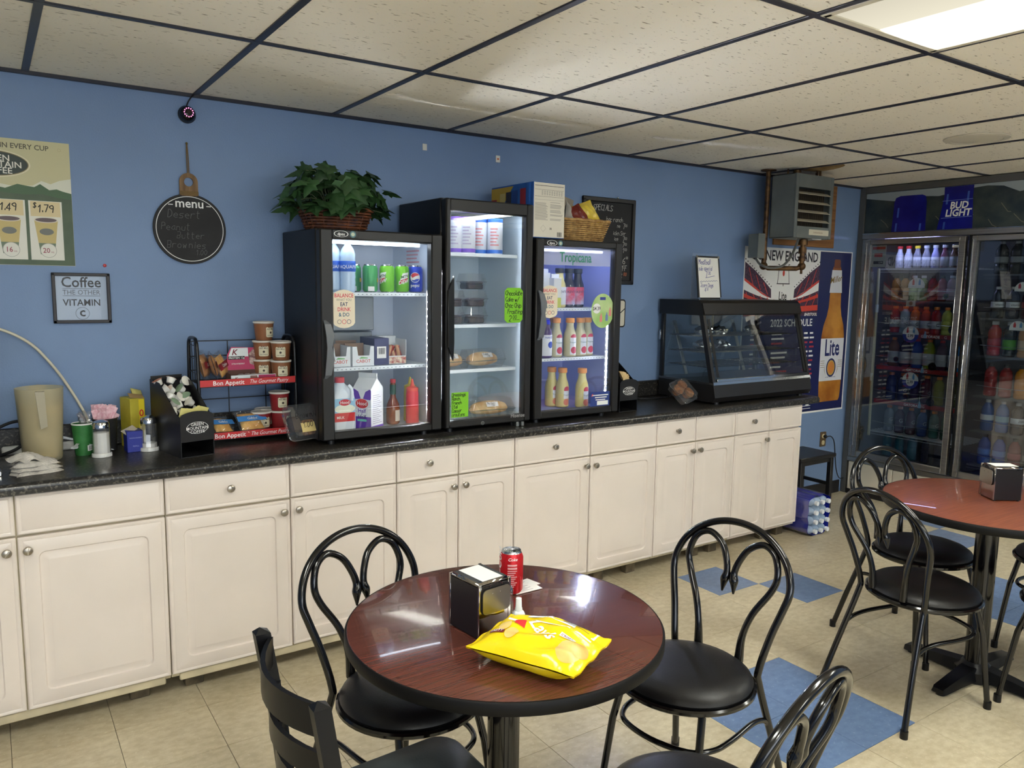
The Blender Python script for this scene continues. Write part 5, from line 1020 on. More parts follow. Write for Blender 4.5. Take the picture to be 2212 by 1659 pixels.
# clear take-out box leaning on the fridge
def takeout(loc, rot, label, s):
    t = thing('takeout_box', label, 'takeout box', loc, rot); clam(t, .155, .15, .035, .03)
    for x, y, c in ((-.03, .0, m_cake), (.03, -.02, M('brownie', (92, 56, 34), .8, rgb2=(150, 108, 64), scale=40))): MB().box(x-.028, x+.028, y-.035, y+.03, .004, .034, .006).build('baked_piece', c, t)
    if not s[0]:
        for o_ in list(t.children):
            if o_.name.startswith('baked_piece'): bpy.data.objects.remove(o_)
        for x, y in ((-.034, .02), (.034, -.022), (.03, .035)): MB().lathe([(0, .004), (.022, .004), (.028, .03), (.033, .036), (.028, .05), (.012, .058), (0, .059)], 18, (x, y, 0)).build('muffin', M('muffin', (150, 96, 48), .8, rgb2=(92, 52, 28), scale=40), t)
        return
    h_ = MB(); hand(h_, s[0], .024, -.045, .012, 0, .1); hand(h_, s[1], .024, -.02, -.03, 0, .1); h_.build('marker_writing', m_black, t, (0, 0, .0655)); MB().box(-.03, .035, -.05, -.01, .0645, .0652).build('paper_label', M('tan_label', (190, 170, 110), .7), t)
takeout((.222, -.385, CT+.085), (1.15, .0, .25), 'clear take-out box with brownies leaning against the soda fridge', ('Brownie', '1.00')); takeout((2.47, -.405, CT+.066), (.8, -.12, .3), 'clear take-out box with muffins propped against the hot food case', ('', ''))
# ================================================================= on top of the fridges
FT1, FT3 = 1.8185, 1.8265
m_wick = M('golden_wicker', (196, 158, 98), .7, rgb2=(150, 112, 62), scale=40, bump=.3, bscale=120); m_wickd = M('brown_wicker', (120, 66, 34), .6, rgb2=(70, 36, 20), scale=30, bump=.3, bscale=120)
def wicker(t, w0, d0, w1, d1, h, m_, rows, stakes=22):
    """woven basket: wavy rows over and under upright stakes"""
    def per(s, k):
        a = 2*pi*s; c, q = cos(a), sin(a); e = 4; r = (abs(c)**e+abs(q)**e)**(-1/e); w, d = (w0+(w1-w0)*k)/2, (d0+(d1-d0)*k)/2
        return Vector((c*r*w, q*r*d, 0)), Vector((c/w, q/d, 0)).normalized()
    for i in range(rows):
        k = i/(rows-1); mb = MB(); P = []
        for j in range(stakes*4):
            p, n_ = per(j/(stakes*4), k); P.append(p+n_*.0035*cos(pi*j/2+(pi if i % 2 else 0))+Vector((0, 0, .004+h*k)))
        mb.tube(P, h/rows*.52, 5, True); mb.build('woven_row', m_, t)
    st = MB()
    for j in range(stakes):
        a, _ = per((j+.5)/stakes, 0); b, _ = per((j+.5)/stakes, 1); st.tube([a+Vector((0, 0, .003)), b+Vector((0, 0, h+.003))], .0026, 5)
    st.build('stakes', m_, t); rm = []
    for j in range(64):
        p, n_ = per(j/64, 1); rm.append(p+n_*.002*sin(j*1.6)+Vector((0, 0, h+.006+.002*cos(j*1.6))))
    MB().tube(rm, .0075, 7, True).build('braided_rim', m_, t); MB().box(-w0*.46, w0*.46, -d0*.46, d0*.46, .001, .004).build('basket_floor', m_, t)
# ivy in a brown basket
iv = thing('ivy_basket', 'leafy green ivy plant in a brown wicker basket on the soda fridge', 'plant', (.44, -.28, FT1))
wicker(iv, .24, .15, .30, .20, .085, m_wickd, 8, 16)
m_leaf = M('ivy_leaf', (48, 80, 42), .5, objvar=.4); m_stem = M('ivy_stem', (96, 104, 70), .6)
def leaf_mesh(s):
    o_ = [(0, 0), (.30, -.16), (.52, .02), (.36, .22), (.60, .42), (.30, .50), (.20, .72), (0, 1.12), (-.20, .72), (-.30, .50), (-.60, .42), (-.36, .22), (-.52, .02), (-.30, -.16)]
    mb = MB(); vs = [(-x*s, -y*s, (-.28*abs(x)-.16*y*y+.05*sin(9*x))*s) for x, y in o_]+[(0, -.35*s, .05*s)]; n = len(o_)
    mb.add(vs, [(i, (i+1) % n, n) for i in range(n)]); return mb.mesh('leaf', m_leaf, ang=70)
lv = [leaf_mesh(s) for s in (.062, .076, .09)]
r_ = random.Random(21); stm = MB(); nl_ = 0
for k in range(175):
    a = r_.uniform(0, 2*pi); e = r_.uniform(-.75, 1.25); R = r_.uniform(.55, 1)
    x, y, z = .245*R*cos(a)*cos(e*.9), .15*R*sin(a)*cos(e*.9), .13+.135*R*sin(e)
    low = z < .075
    if low: z = .06+r_.uniform(0, .035); x *= 1.05; y *= 1.05
    y = max(-.215, min(.20, y))
    if z > .22 and abs(x) < .03: z -= .03
    out = math.atan2(y*1.4, x)
    link('leaf', lv[k % 3], iv, (x, y, z+.02), (r_.uniform(-.1, .3) if low and abs(x) < .2 else r_.uniform(.1, 1.2) if k % 5 else r_.uniform(1.6, 2.4), r_.uniform(-.5, .5), out+pi/2+r_.uniform(-.8, .8)))
    if k % 5 == 0: stm.tube(smooth_path([(x*.15, y*.15, .06), (x*.5, y*.5, .06+(z-.03)*.8), (x, y, z)], 4), .0016, 5)
stm.build('stems', m_stem, iv)
# carton of chip bags
t = thing('chip_carton', 'tall variety chip carton with white nutrition panel on the juice fridge', 'box', (1.345, -.49, FT3)); cw, cdp, ch = .188, .37, .262
MB().box(0, cw, 0, cdp, 0, ch, .001).build('carton', M('carton_blue', (38, 92, 168), .5), t); MB().rect(.003, cw-.001, .003, ch-.002).build('nutrition_face', M('carton_pale', (214, 208, 192), .55), t, (0, -.0008, 0), WALL)
ln = MB()
for k, (y, wd) in enumerate(((.245, .002), (.227, .001), (.195, .001), (.18, .0006))): ln.rect(.008, cw-.008, y, y+wd)
ln.build('ruled_line', m_black, t, (0, -.0012, 0), WALL); ln = MB(); r_ = random.Random(6)
for k in range(9):
    for j in range(5): ln.rect(.048+k*.0145, .057+k*.0145, .203+j*.0045, .2052+j*.0045)
ln.build('fine_print', M('print_grey2', (150, 146, 138)), t, (0, -.0012, 0), WALL)
for c_ in (0, 1):
    ln = MB()
    for k in range(17):
        if r_.random() < .85: ln.rect(.01+c_*.09, .01+c_*.09+r_.uniform(.06, .08), .085+k*.0052, .0873+k*.0052)
    ln.build('fine_print', M('print_grey2', (150, 146, 138)), t, (0, -.0012, 0), WALL)
MB().ring(.06, .045, .0155, .0165, 0, 4).build('stamp_outline', M('print_grey3', (120, 116, 110)), t, (0, -.0012, 0), WALL)
txt(MB(), '30', .014, .105, .04, 0, off=.015).build('count_lettering', m_black, t, (0, -.0012, 0), WALL); bc = MB(); x_ = .145
while x_ < .172: w_ = r_.uniform(.0005, .0016); bc.rect(x_, x_+w_, .008, .03); x_ += w_+r_.uniform(.0006, .0014)
bc.build('barcode', m_black, t, (0, -.0012, 0), WALL)
SIDE = (pi/2, 0, -pi/2)    # print on the carton's long side, facing the taller fridge
for pts, m_, nm in (([(.0, .0), (.16, 0), (.13, .06), (.06, .12), (.20, .255), (.0, .255)], M('lays_yellow', (196, 160, 44)), 'yellow_field'), ([(.0, .14), (.05, .15), (.05, .2), (0, .2)], M('lays_red', (150, 36, 36)), 'red_logo')): MB().flat([(cdp-.37+x, y) for x, y in pts], .0008 if nm == 'yellow_field' else .0012).build(nm, m_, t, (0, cdp, 0), SIDE)
for k, (x, c_) in enumerate(((.08, (206, 186, 110)), (.135, (40, 34, 40)), (.19, (24, 60, 130)), (.26, (150, 30, 34)))): MB().rect(x, x+.048, .15, .225+.004*k, .0014).build('printed_bag', M('printed_bag_%d' % k, c_), t, (0, cdp, 0), SIDE)
# wicker basket of chips
bk = thing('chip_basket', 'light wicker basket on the juice fridge', 'basket', (1.74, -.315, FT3)); wicker(bk, .27, .19, .335, .255, .098, m_wick, 11, 24)
bags = [((1.70, -.265, 1.985), (1.3, .3, -.1), .11, .17, .04, M('ruffles_blue', (34, 52, 110), .3, rgb2=(196, 182, 150), scale=6), 'blue and white chip bag leaning against the carton'), ((1.685, -.345, 1.945), (1.2, .6, .2), .11, .15, .04, M('smoky_grey', (96, 92, 88), .3, rgb2=(190, 186, 176), scale=5), 'grey chip bag slumped beside the carton'),
        ((1.735, -.36, 1.94), (1.25, -.5, .1), .1, .15, .045, M('maroon_bag', (96, 26, 24), .3, rgb2=(120, 40, 30), scale=8), 'dark maroon chip bag between the other bags in the basket'), ((1.80, -.34, 1.955), (1.15, -.35, -.2), .125, .17, .06, M('yellow_bag', (214, 182, 36), .28, rgb2=(230, 206, 90), scale=7), 'bright yellow chip bag at the end of the basket'), ((1.70, -.27, 1.945), (1.1, .1, .5), .1, .15, .04, M('black_bag', (26, 24, 28), .3), 'black chip bag at the back of the basket')]
for k, (loc, rot, w_, h_, tk, m_, lb) in enumerate(bags):
    mb = MB(); pillow(mb, w_, h_, tk, 14, 16, k+3, .1, .22); o = tag(mb.build('chip_bag', m_, None, loc, rot), lb, 'chip bag', 'chip bags in the wicker basket')
txt(MB(), 'CHIPS', .03, 0, 0, .024, off=.02, rot=1.2).build('bag_lettering', m_white, bpy.data.objects['chip_bag'])
# ================================================================= wall boards
t = thing('specials_board', 'tall black-framed specials chalkboard on the wall behind the juice fridge', 'sign', (2.235, -.002, 1.862), WALL)
bw, bh = .205, .252; MB().box(-bw+.02, bw-.02, -bh+.02, bh-.02, .002, .006).build('slate', M('slate_black', (26, 26, 28), .6, var=.2, scale=6), t); fr = MB()
for s in (-1, 1): fr.box(s*bw-.026*(s+1)/2, s*bw-.026*(s-1)/2, -bh, bh, 0, .016, .004).box(-bw, bw, s*bh-.026*(s+1)/2, s*bh-.026*(s-1)/2, 0, .016, .004)
fr.build('frame', M('board_frame', (22, 20, 22), .35), t); m_ch = M('chalk_white', (196, 194, 188), .9); h_ = MB()
for s, x, y, z in (('SPECIALS', -.12, .178, .032), ('hac ranch', -.02, .118, .026), ('ne', .065, .085, .022), ('7', .11, .078, .03), ('00', .128, .09, .016), ('ickn Snr', .035, .04, .024), ('ice', .045, .008, .022), ('7', .11, .002, .03), ('00', .128, .014, .016), ('7', .11, -.03, .028), ('00', .128, -.02, .016), ('1', .115, -.062, .028), ('00', .13, -.052, .016), ('6', .118, -.128, .036), ('00', .142, -.10, .015), ('/FF', .10, -.17, .03), ('3', .10, -.215, .028)):
    h_ = MB(); hand(h_, s, z, x, y, .0066, .09, sp=1.1); h_.build('chalk_line', m_ch, t)
h_ = MB(); hand(h_, '00', .02, .128, -.20, .0066, .12); h_.build('orange_chalk', M('chalk_orange', (200, 110, 70), .9), t); MB().sph((.06, bh+.004, .012), .006, 8, 6).build('push_pin', m_chr, t)
t = thing('paddle_sign', 'white panel in rounded black frame half hidden behind the juice fridge', 'sign', (2.31, -.002, 1.437), WALL)
MB().prism(rrect(.15, .17, .02, 5), 0, .01).build('frame', m_blk, t); MB().prism(rrect(.132, .152, .014, 5), .0101, .012).build('panel', M('paddle_white', (214, 208, 190), .5), t); MB().line([(.0, -.02), (.07, .03)], .006, .0125).build('stripe', m_black, t)
# ================================================================= hot food case
hx0, hx1 = 2.66, 3.572; W_ = hx1-hx0
t = thing('hot_food_case', 'black heated display case with slanted glass front on the counter end', 'display case', (hx0, 0, CT))
m_hc = M('heater_case_black', (26, 24, 24), .38); m_hcd = M('heater_case_dark', (12, 11, 12), .35)
def xprism(poly, a, b):
    n = len(poly); return MB().add([(a, y, z) for y, z in poly]+[(b, y, z) for y, z in poly], [tuple(range(n))[::-1], tuple(range(n, 2*n))]+[(i, (i+1) % n, n+(i+1) % n, n+i) for i in range(n)])
xprism([(-.04, .015), (-.485, .015), (-.505, .045), (-.488, .118), (-.04, .118)][::-1], 0, W_).build('base_housing', m_hc, t); xprism([(-.485, .1185), (-.485, .13), (-.04, .13), (-.04, .1185)], 0, W_).build('deck', M('deck_steel', (120, 118, 116), .3, metal=1), t)
xprism([(-.03, .522), (-.03, .612), (-.352, .612), (-.372, .59), (-.39, .53), (-.385, .522)], -.005, W_+.005).build('top_housing', m_hcd, t); xprism([(-.372, .592), (-.394, .528), (-.398, .53), (-.377, .594)], 0, W_).build('top_fascia', m_hc, t)
def gl_y(z): return -.385-(z-.522)*(-.1)/.392*-1 if False else -.385-.10*(.522-z)/.392
for x in (0, W_-.022):
    mb = MB(); vs = []
    for z in (.13, .522):
        y = gl_y(z); vs += [(x, y, z), (x+.022, y, z), (x+.022, y+.03, z), (x, y+.03, z)]
    mb.add(vs, [(0, 1, 5, 4), (1, 2, 6, 5), (2, 3, 7, 6), (3, 0, 4, 7)]).build('front_post', m_hc, t); MB().box(x, x+.022, -.065, -.04, .13, .522, .002).build('rear_post', m_hcd, t)
gc = glassmat('case_glass', (222, 228, 228), refl=.05, edge=.5); mb = MB().add([(.022, gl_y(.135)+.006, .135), (W_-.022, gl_y(.135)+.006, .135), (W_-.022, gl_y(.52)+.006, .52), (.022, gl_y(.52)+.006, .52)], [(0, 1, 2, 3)]); mb.build('front_glass', gc, t)
for x in (.008, W_-.008): MB().add([(x, -.065, .13), (x, -.065, .522), (x, gl_y(.522)+.02, .522), (x, gl_y(.13)+.02, .13)], [(0, 1, 2, 3)]).build('side_glass', gc, t)
MB().add([(.022, -.05, .13), (W_-.022, -.05, .13), (W_-.022, -.05, .522), (.022, -.05, .522)], [(3, 2, 1, 0)]).build('rear_glass', gc, t)
for x in (W_*.5,): MB().box(x-.006, x+.006, -.056, -.05, .13, .522).build('rear_track', m_steel, t)
mb = MB(); mb.add([(.0, -.492, .118), (W_, -.492, .118), (W_, -.488, .135), (0, -.488, .135), (0, -.478, .135), (W_, -.478, .135)], [(0, 1, 2, 3), (3, 2, 5, 4)]); mb.build('chrome_sill', m_chr, t); MB().box(.03, W_-.03, -.492, -.482, .135, .153, .002).build('glass_rail', m_chr, t)
for x in (.045, W_-.045): MB().add([(x-.01, gl_y(.5)+.004, .5), (x+.012, gl_y(.5)+.004, .5), (x+.022, gl_y(.16)+.004, .16), (x+.0, gl_y(.16)+.004, .16)], [(0, 1, 2, 3)]).build('glass_edge_strip', m_hcd, t)
for k, z in enumerate((.215, .30, .395)):
    s_ = MB(); yf = gl_y(z)+.06
    for j in range(9): y = yf+(-.09-yf)*j/8; s_.tube([(.03, y, z), (W_-.03, y, z)], .0022, 5)
    for x in (.05, W_*.33, W_*.66, W_-.05): s_.tube([(x, yf, z-.003), (x, -.09, z-.003)], .0022, 5)
    s_.build('wire_shelf', m_chr, t)
for x in (.06, W_-.06):
    for y in (-.46, -.08): MB().cyl((x, y, 0), .018, .0155, 14).build('foot', m_blk, t)
for x in (.12, W_-.25): MB().at((x, -.12, .25), (-.35, 0, 0)).box(-.012, .012, -.004, .004, -.11, .24, .001).build('shelf_bracket', m_steel, t)
MB().box(-.003, 0, -.045, -.03, .36, .42, .001).build('latch', m_chr, t)
MB().rect(.1, .2, .535, .548).build('dim_lettering_plate', M('plate_black', (34, 32, 32)), t, (0, -.3985, 0), WALL)
m_foil = M('foil', (226, 226, 228), .22, metal=1)
for k, (x, y, z, s, lb) in enumerate(((.16, -.25, .397, 1, 'foil-wrapped sandwich on the top wire shelf near the case end'), (.30, -.25, .397, .9, 'foil-wrapped sandwich on the top wire shelf, second one'), (.16, -.24, .302, 1.1, 'foil-wrapped sandwich on the middle wire shelf near the case end'), (.315, -.25, .302, 1.1, 'foil-wrapped sandwich on the middle wire shelf, second one'), (.62, -.24, .397, .9, 'flat foil wrap alone on the far half of the top wire shelf'))):
    r_ = random.Random(k); mb = MB(); ph = r_.uniform(0, 6)
    mb.grid(lambda u, v: ((v-.5)*.15*s, .045*s*cos(2*pi*u)*(sin(pi*min(max(v, .002), .998))**.4)*(1+.15*sin(5*v*6+ph+u*12)+r_.uniform(-.2, .2)), .026*s+.028*s*sin(2*pi*u)*(sin(pi*min(max(v, .002), .998))**.4)*(1+.2*sin(23*v+9*u+ph)+r_.uniform(-.25, .25))), 18, 16)
    tag(mb.build('foil_wrap', m_foil, None, (hx0+x, y, CT+z), (0, 0, .3*k), ang=3), lb, 'foil wrap', 'foil wraps in the hot food case')
# white board with prices leaning in a clear holder
t = thing('price_board', 'small white board with blue handwriting in black frame on the hot food case', 'sign', (2.835, -.27, CT+.613), (pi/2-.14, 0, -.0))
MB().prism(rrect(.205, .265, .012, 3, 0, .1335), 0, .006).build('frame', m_blk, t); MB().rect(-.09, .09, .012, .255, .0065).build('white_face', M('whiteboard', (232, 230, 224), .3), t); h_ = MB()
for s, x, y, z in (('Meatball', -.083, .215, .03), ('sub special', -.085, .178, .025), ('7', -.03, .135, .034), ('00', -.005, .15, .022), ('2corn Dogs', -.078, .076, .024), ('4', -.045, .048, .024), ('50', -.028, .055, .016)): hand(h_, s, z, x, y, .007, .1, sp=1.02, squeeze=.72)
h_.line([(-.03, .132), (.05, .145)], .0025, .007); h_.line([(-.08+.011*i, .106+.005*(i % 2)+.0005*i) for i in range(15)], .0022, .007); h_.build('blue_handwriting', M('marker_blue', (40, 50, 140)), t)
for sx in (-1, 1):
    for y in (.006, .26): MB().cyl((sx*.095, y, .002), .009, .006, 10).build('corner', m_chr, t)
mb = MB().box(-.11, .11, -.0, .003, 0, .28).box(-.11, .14, 0, .05, 0, .003); tag(mb.build('acrylic_holder', glassmat('acrylic', refl=.08, op=.05), None, (2.84, -.215, CT+.613)), 'clear acrylic sign holder behind the small white board', 'sign holder')
# things on the counter between juice fridge and hot case
tag(MB().at((2.25, -.16, CT+.001), (0, 0, .15)).box(-.035, .04, -.012, .012, 0, .09, .004).build('power_adapter', M('ivory_plastic', (206, 200, 178), .5)), 'ivory power adapter standing behind the small caddy', 'adapter')
tag(MB().lathe([(0, 0), (.017, 0), (.019, .01), (.018, .03), (.012, .036), (0, .037)], 16).build('orange_cap', M('orange_plastic', (206, 100, 44), .4), None, (2.20, -.30, CT+.0005)), 'orange plastic cap on the counter beside the small caddy', 'cap')
tag(MB().tube(smooth_path([(2.16, -.14, CT+.01), (2.17, -.10, 1.03), (2.21, -.07, 1.07), (2.28, -.06, 1.06), (2.34, -.09, .99), (2.40, -.12, .93), (2.52, -.15, .922), (2.64, -.14, .922)], 6), .005, 8).build('case_cable', m_black), 'black power cable curving toward the hot food case', 'cable')
# ================================================================= unit heater and its pipes
hy = -.36; X0, X1, Z0h, Z1h = 3.49, 3.885, 1.93, 2.335; t = thing('unit_heater', 'grey hanging unit heater with slanted louvers below the ceiling', 'heater', (X0, hy, Z0h)); HW_, HH = X1-X0, Z1h-Z0h
m_hg = M('heater_grey', (112, 118, 116), .5, var=.12, scale=5); m_rust = M('rusty_pipe', (112, 82, 48), .45, metal=.6, rgb2=(60, 42, 30), scale=24)
mb = MB().box(0, HW_, .012, .19, 0, .004).box(0, HW_, .012, .19, HH-.004, HH).box(0, .004, .012, .19, 0, HH).box(HW_-.004, HW_, .012, .19, 0, HH).box(0, HW_, .186, .19, 0, HH); mb.build('housing', m_hg, t)
fr = MB().box(0, .03, 0, .012, 0, HH, .002).box(HW_-.03, HW_, 0, .012, 0, HH, .002).box(.03, HW_-.03, 0, .012, 0, .075, .002).box(.03, HW_-.03, 0, .012, HH-.085, HH, .002); fr.build('front_frame', m_hg, t)
MB().box(.03, HW_-.03, .06, .065, .075, HH-.085).build('core_back', M('core_dark', (26, 24, 22), .7), t); cf = MB()
for k in range(16): x = .045+k*.02; cf.box(x, x+.002, .035, .06, .08, HH-.09)
cf.build('heating_fins', M('fin_copper', (128, 118, 104), .35, metal=.8), t)
for k in range(4): MB().at((.03, .0, .105+k*.058), (.55, 0, 0)).box(0, HW_-.062, -.004, .03, 0, .004, .001).build('louver', M('louver_beige', (176, 168, 148), .5), t)
MB().rect(.155, HW_-.03, .022, .058).build('name_plate', M('plate_cream', (206, 200, 180)), t, (0, -.0008, 0), WALL); txt(MB(), 'DUNHAM-BUSH', .014, .25, .034, 0).build('plate_lettering', M('plate_brown', (130, 90, 70)), t, (0, -.0014, 0), WALL)
MB().rect(-.0, .1, -.006, .0).build('foil_tape', m_chr, t, (.2, .004, 0), WALL)
for x, y in ((.04, .1), (HW_-.06, .1)): MB().tube([(x, y, HH), (x, y, H-Z0h)], .005, 8).build('hanger_rod', m_rust, t)
for x in (.25, .28): MB().tube([(x, .03, HH), (x, .03, H-Z0h)], .007, 8).build('hanger_rod', m_rust, t)
MB().cyl((.12, .09, HH), .025, H-Z0h-HH, 12).build('top_fitting', m_rust, t)
P = [(3.475, -.15, H-.003), (3.475, -.15, 1.77), (3.48, -.155, 1.745), (3.50, -.165, 1.735), (3.66, -.27, 1.735), (3.685, -.285, 1.745), (3.69, -.288, 1.77), (3.69, -.288, 1.93)]
pp = thing('steam_pipe', 'brown iron steam pipe running from the ceiling round to the heater', 'pipe', (0, 0, 0)); MB().tube([Vector(p) for p in P], .016, 12).build('pipe_run', m_rust, pp)
for p_ in ((3.475, -.15, 1.75), (3.69, -.288, 1.75)): MB().sph(p_, .027, 12, 8).build('elbow', m_rust, pp)
for z, r, h_ in ((1.785, .024, .03), (1.835, .026, .04), (1.89, .03, .036)): MB().cyl((3.69, -.288, z), r, h_, 12).build('coupling', m_rust, pp)
MB().cyl((3.69, -.288, 1.70), .008, .03, 8).build('drain_plug', m_rust, pp); MB().lathe([(.05, H), (.05, H-.006), (.02, H-.01)], 18, (3.475, -.15, 0)).build('ceiling_flange', m_rust, pp)
t = thing('junction_box', 'small grey electrical box strapped to the iron pipe', 'electrical box', (3.405, -.135, 1.80)); MB().box(-.03, .03, -.04, .04, 0, .155, .003).build('box_body', m_hg, t); MB().box(-.034, .034, -.046, -.04, -.003, .158, .002).build('cover', m_hg, t); MB().box(.03, .05, -.02, -.01, .03, .13, .001).build('strap', m_chr, t)
tag(MB().tube(smooth_path([(3.405, -.14, 1.795), (3.42, -.17, 1.755), (3.47, -.21, 1.735), (3.54, -.25, 1.75), (3.58, -.28, 1.81), (3.60, -.30, 1.88), (3.61, -.31, 1.925)], 6), .008, 8).build('conduit', M('flex_conduit', (150, 150, 146), .35, metal=1, bump=.8, bscale=400)), 'silver flexible conduit drooping from the electrical box to the heater', 'conduit')
tag(MB().box(3.74, 4.43, -.018, -.001, 1.905, 2.355, .002).build('plywood_board', mat('plywood', (150, 106, 62), .6, rgb2=(120, 80, 44), scale=1, stretch=(2, 4, 40))), 'brown plywood board fixed to the wall behind the heater', 'board')
# ================================================================= beer schedule poster
t = thing('beer_poster', 'large navy football schedule poster with beer bottle on the blue wall', 'poster', (3.46, -.001, .67), WALL); PW, PH = 1.24, 1.215
m_navy = M('poster_navy', (26, 34, 84), .35); MB().box(0, PW, 0, PH, 0, .0012).build('sheet', m_white, t); MB().rect(.84, PW-.012, .014, PH-.008, .0015).build('navy_field', m_navy, t); MB().rect(.012, .84, .014, .80, .0015).build('navy_field', m_navy, t)
cxp = .425
def arc(y0, dy, n=22, x0=0.008, x1=.838): return [(x0+(x1-x0)*i/n, y0+dy*(abs(2*i/n-1)**1.7)) for i in range(n+1)]
def band(n_, a, b, m_, z): MB().flat(a+b[::-1], z).build(n_, m_, t)
m_crowd = M('crowd_print', (44, 24, 48), .4, rgb2=(90, 60, 80), scale=70); m_orr = M('poster_orange', (206, 70, 56), .4)
for s in (0, 1):
    q = lambda pts: [((x if not s else 2*cxp-x), y) for x, y in pts]
    MB().flat(q([(.008, 1.11), (.12, 1.05), (.22, .98), (.295, .925), (.30, .86), (.008, .985)]), .0018).build('stand_print', m_crowd, t); MB().flat(q([(.008, 1.0), (.10, .955), (.19, .905), (.28, .87), (.29, .86), (.2, .89), (.1, .937), (.008, .982)]), .0022).build('rail_print', m_orr, t)
    for k in range(3): MB().line(q([(.05+k*.08, 1.07-k*.05), (.10+k*.08, .95-k*.03)]), .006, .0024).build('aisle_print', m_orr, t)
    dd = MB()
    for k in range(13): x, y = q([(.012+k*.0235, 1.128-k*.0152)])[0]; dd.rect(x-.005, x+.005, y-.004, y+.004, .0018)
    dd.build('crowd_dots', m_black, t)
    for k in range(5): MB().line(q([(.03+k*.075, .90-k*.012), (.08+k*.08, .805)]), .007, .0026).build('aisle_print', m_orr, t)
band('lower_stand_print', arc(.845, .08), arc(.76, .02), m_crowd, .002); band('rail_print', arc(.852, .088), arc(.842, .078), m_white, .0024); band('rail_print', arc(.825, .07), arc(.812, .057), m_orr, .0024); band('fan_print', arc(.80, .02), arc(.735, .0), m_crowd, .0022); MB().flat([(.012, .735), (.84, .775), (.84, .815), (.012, .775)], .0027).build('red_banner', m_orr, t)
txt(MB(), 'GO NEW ENGLAND', .098, cxp+.015, 1.128, .0018, off=.02, sx=.83).build('headline_lettering', M('headline_black', (24, 22, 34)), t)
gp = MB(); gp.line([(.36, .965), (.375, 1.10), (.36, 1.10)], .005, .002); gp.line([(.49, .965), (.475, 1.10), (.49, 1.10)], .005, .002); gp.line([(.355, .965), (.495, .965)], .006, .002); gp.line([(cxp, .965), (cxp, .95)], .006, .002); gp.build('goal_post_print', m_black, t); MB().disc(cxp, 1.04, .012, .0021, 16, .022).build('ball_print', m_orr, t)
MB().prism([(cxp-.07, .80), (cxp+.07, .80), (cxp+.07, .9)]+[(cxp+.055*cos(a), .90+.045*sin(a)) for a in [pi*i/8 for i in range(9)]]+[(cxp-.07, .9)], .0028, .0031).build('can_print', m_white, t); txt(MB(), 'Lite', .075, cxp, .85, .0034, off=.015, sx=.8, sy=1.15).build('can_lettering', m_black, t); MB().disc(cxp, .825, .028, .0034, 20, .018).build('can_emblem_print', M('emblem_orange', (206, 130, 60)), t)
txt(MB(), '2022 SCHEDULE', .075, .55, .66, .0018, off=.015, sx=.9).build('schedule_lettering', m_white, t)
r_ = random.Random(4); m_sr = M('schedule_red', (170, 50, 64))
for k in range(17):
    y = .60-k*.034; m2 = m_sr if k in (2, 3, 6, 8, 9, 11, 14) else m_white
    for x0, lo, hi in ((.10, .05, .09), (.33, .1, .2), (.70, .03, .06), (.77, .035, .055)): MB().rect(x0, x0+r_.uniform(lo, hi), y, y+.013, .0018).build('schedule_print', m2, t)
for y in (.055, .035): MB().rect(.6, .83, y, y+.005, .0018).build('schedule_rule', m_white, t)
txt(MB(), 'BARSTOOL', .03, .76, .735, .0035, off=.02, shear=.3).build('banner_lettering', m_white, t)
bx = 1.055; amb = M('amber_bottle', (150, 86, 28), .3, rgb2=(200, 140, 60), scale=5)
prof = [(.118, .075), (.132, .1), (.14, .2), (.143, .5), (.142, .58), (.125, .66), (.092, .73), (.075, .80), (.068, .92), (.055, 1.07), (.045, 1.10)]
MB().flat([(bx-r, y) for r, y in prof]+[(bx+r, y) for r, y in prof[::-1]], .002).build('bottle_print', amb, t); MB().flat([(bx-.04, 1.09), (bx+.04, 1.09), (bx+.038, 1.145), (bx+.03, 1.155), (bx-.03, 1.155), (bx-.038, 1.145)], .0024).build('crown_cap_print', M('cap_copper', (120, 66, 36), .3), t)
MB().flat([(bx-.142, .235), (bx+.142, .235), (bx+.145, .56), (bx-.145, .56)], .0024).build('bottle_label_print', M('label_paper', (214, 216, 222), .4), t); MB().flat([(bx-.078, .905), (bx+.078, .905), (bx+.06, 1.075), (bx-.06, 1.075)], .0024).build('neck_label_print', M('label_paper', (214, 216, 222), .4), t)
txt(MB(), 'Lite', .17, bx, .43, .0028, off=.02, sx=.72, sy=1.05).build('bottle_lettering', M('lite_navy', (28, 38, 100)), t); txt(MB(), 'Miller', .065, bx-.005, .985, .0028, shear=.35, rot=.18, off=.01).build('neck_lettering', M('miller_gold', (130, 104, 40)), t)
MB().disc(bx, .335, .06, .0028, 30, .072).build('emblem_outer', M('lite_navy', (28, 38, 100)), t); MB().disc(bx, .335, .047, .0031, 30, .058).build('emblem_ring', M('emblem_gold', (196, 160, 80)), t); MB().disc(bx, .335, .038, .0034, 30, .047).build('emblem_inner', M('emblem_orange', (206, 130, 60)), t)
for s in (-1, 1):
    for k in range(4): MB().rect(bx+s*.11-.025, bx+s*.11+.025, .34+k*.016, .343+k*.016, .0028).build('emblem_line', M('miller_gold', (130, 104, 40)), t)
    MB().flat([(bx+s*.06, .27), (bx+s*.08, .32), (bx+s*.07, .38), (bx+s*.085, .32)], .0028).build('emblem_wreath', M('miller_gold', (130, 104, 40)), t)
txt(MB(), 'A FINE PILSNER BEER', .014, bx, .258, .0028).build('emblem_lettering', M('lite_navy', (28, 38, 100)), t)
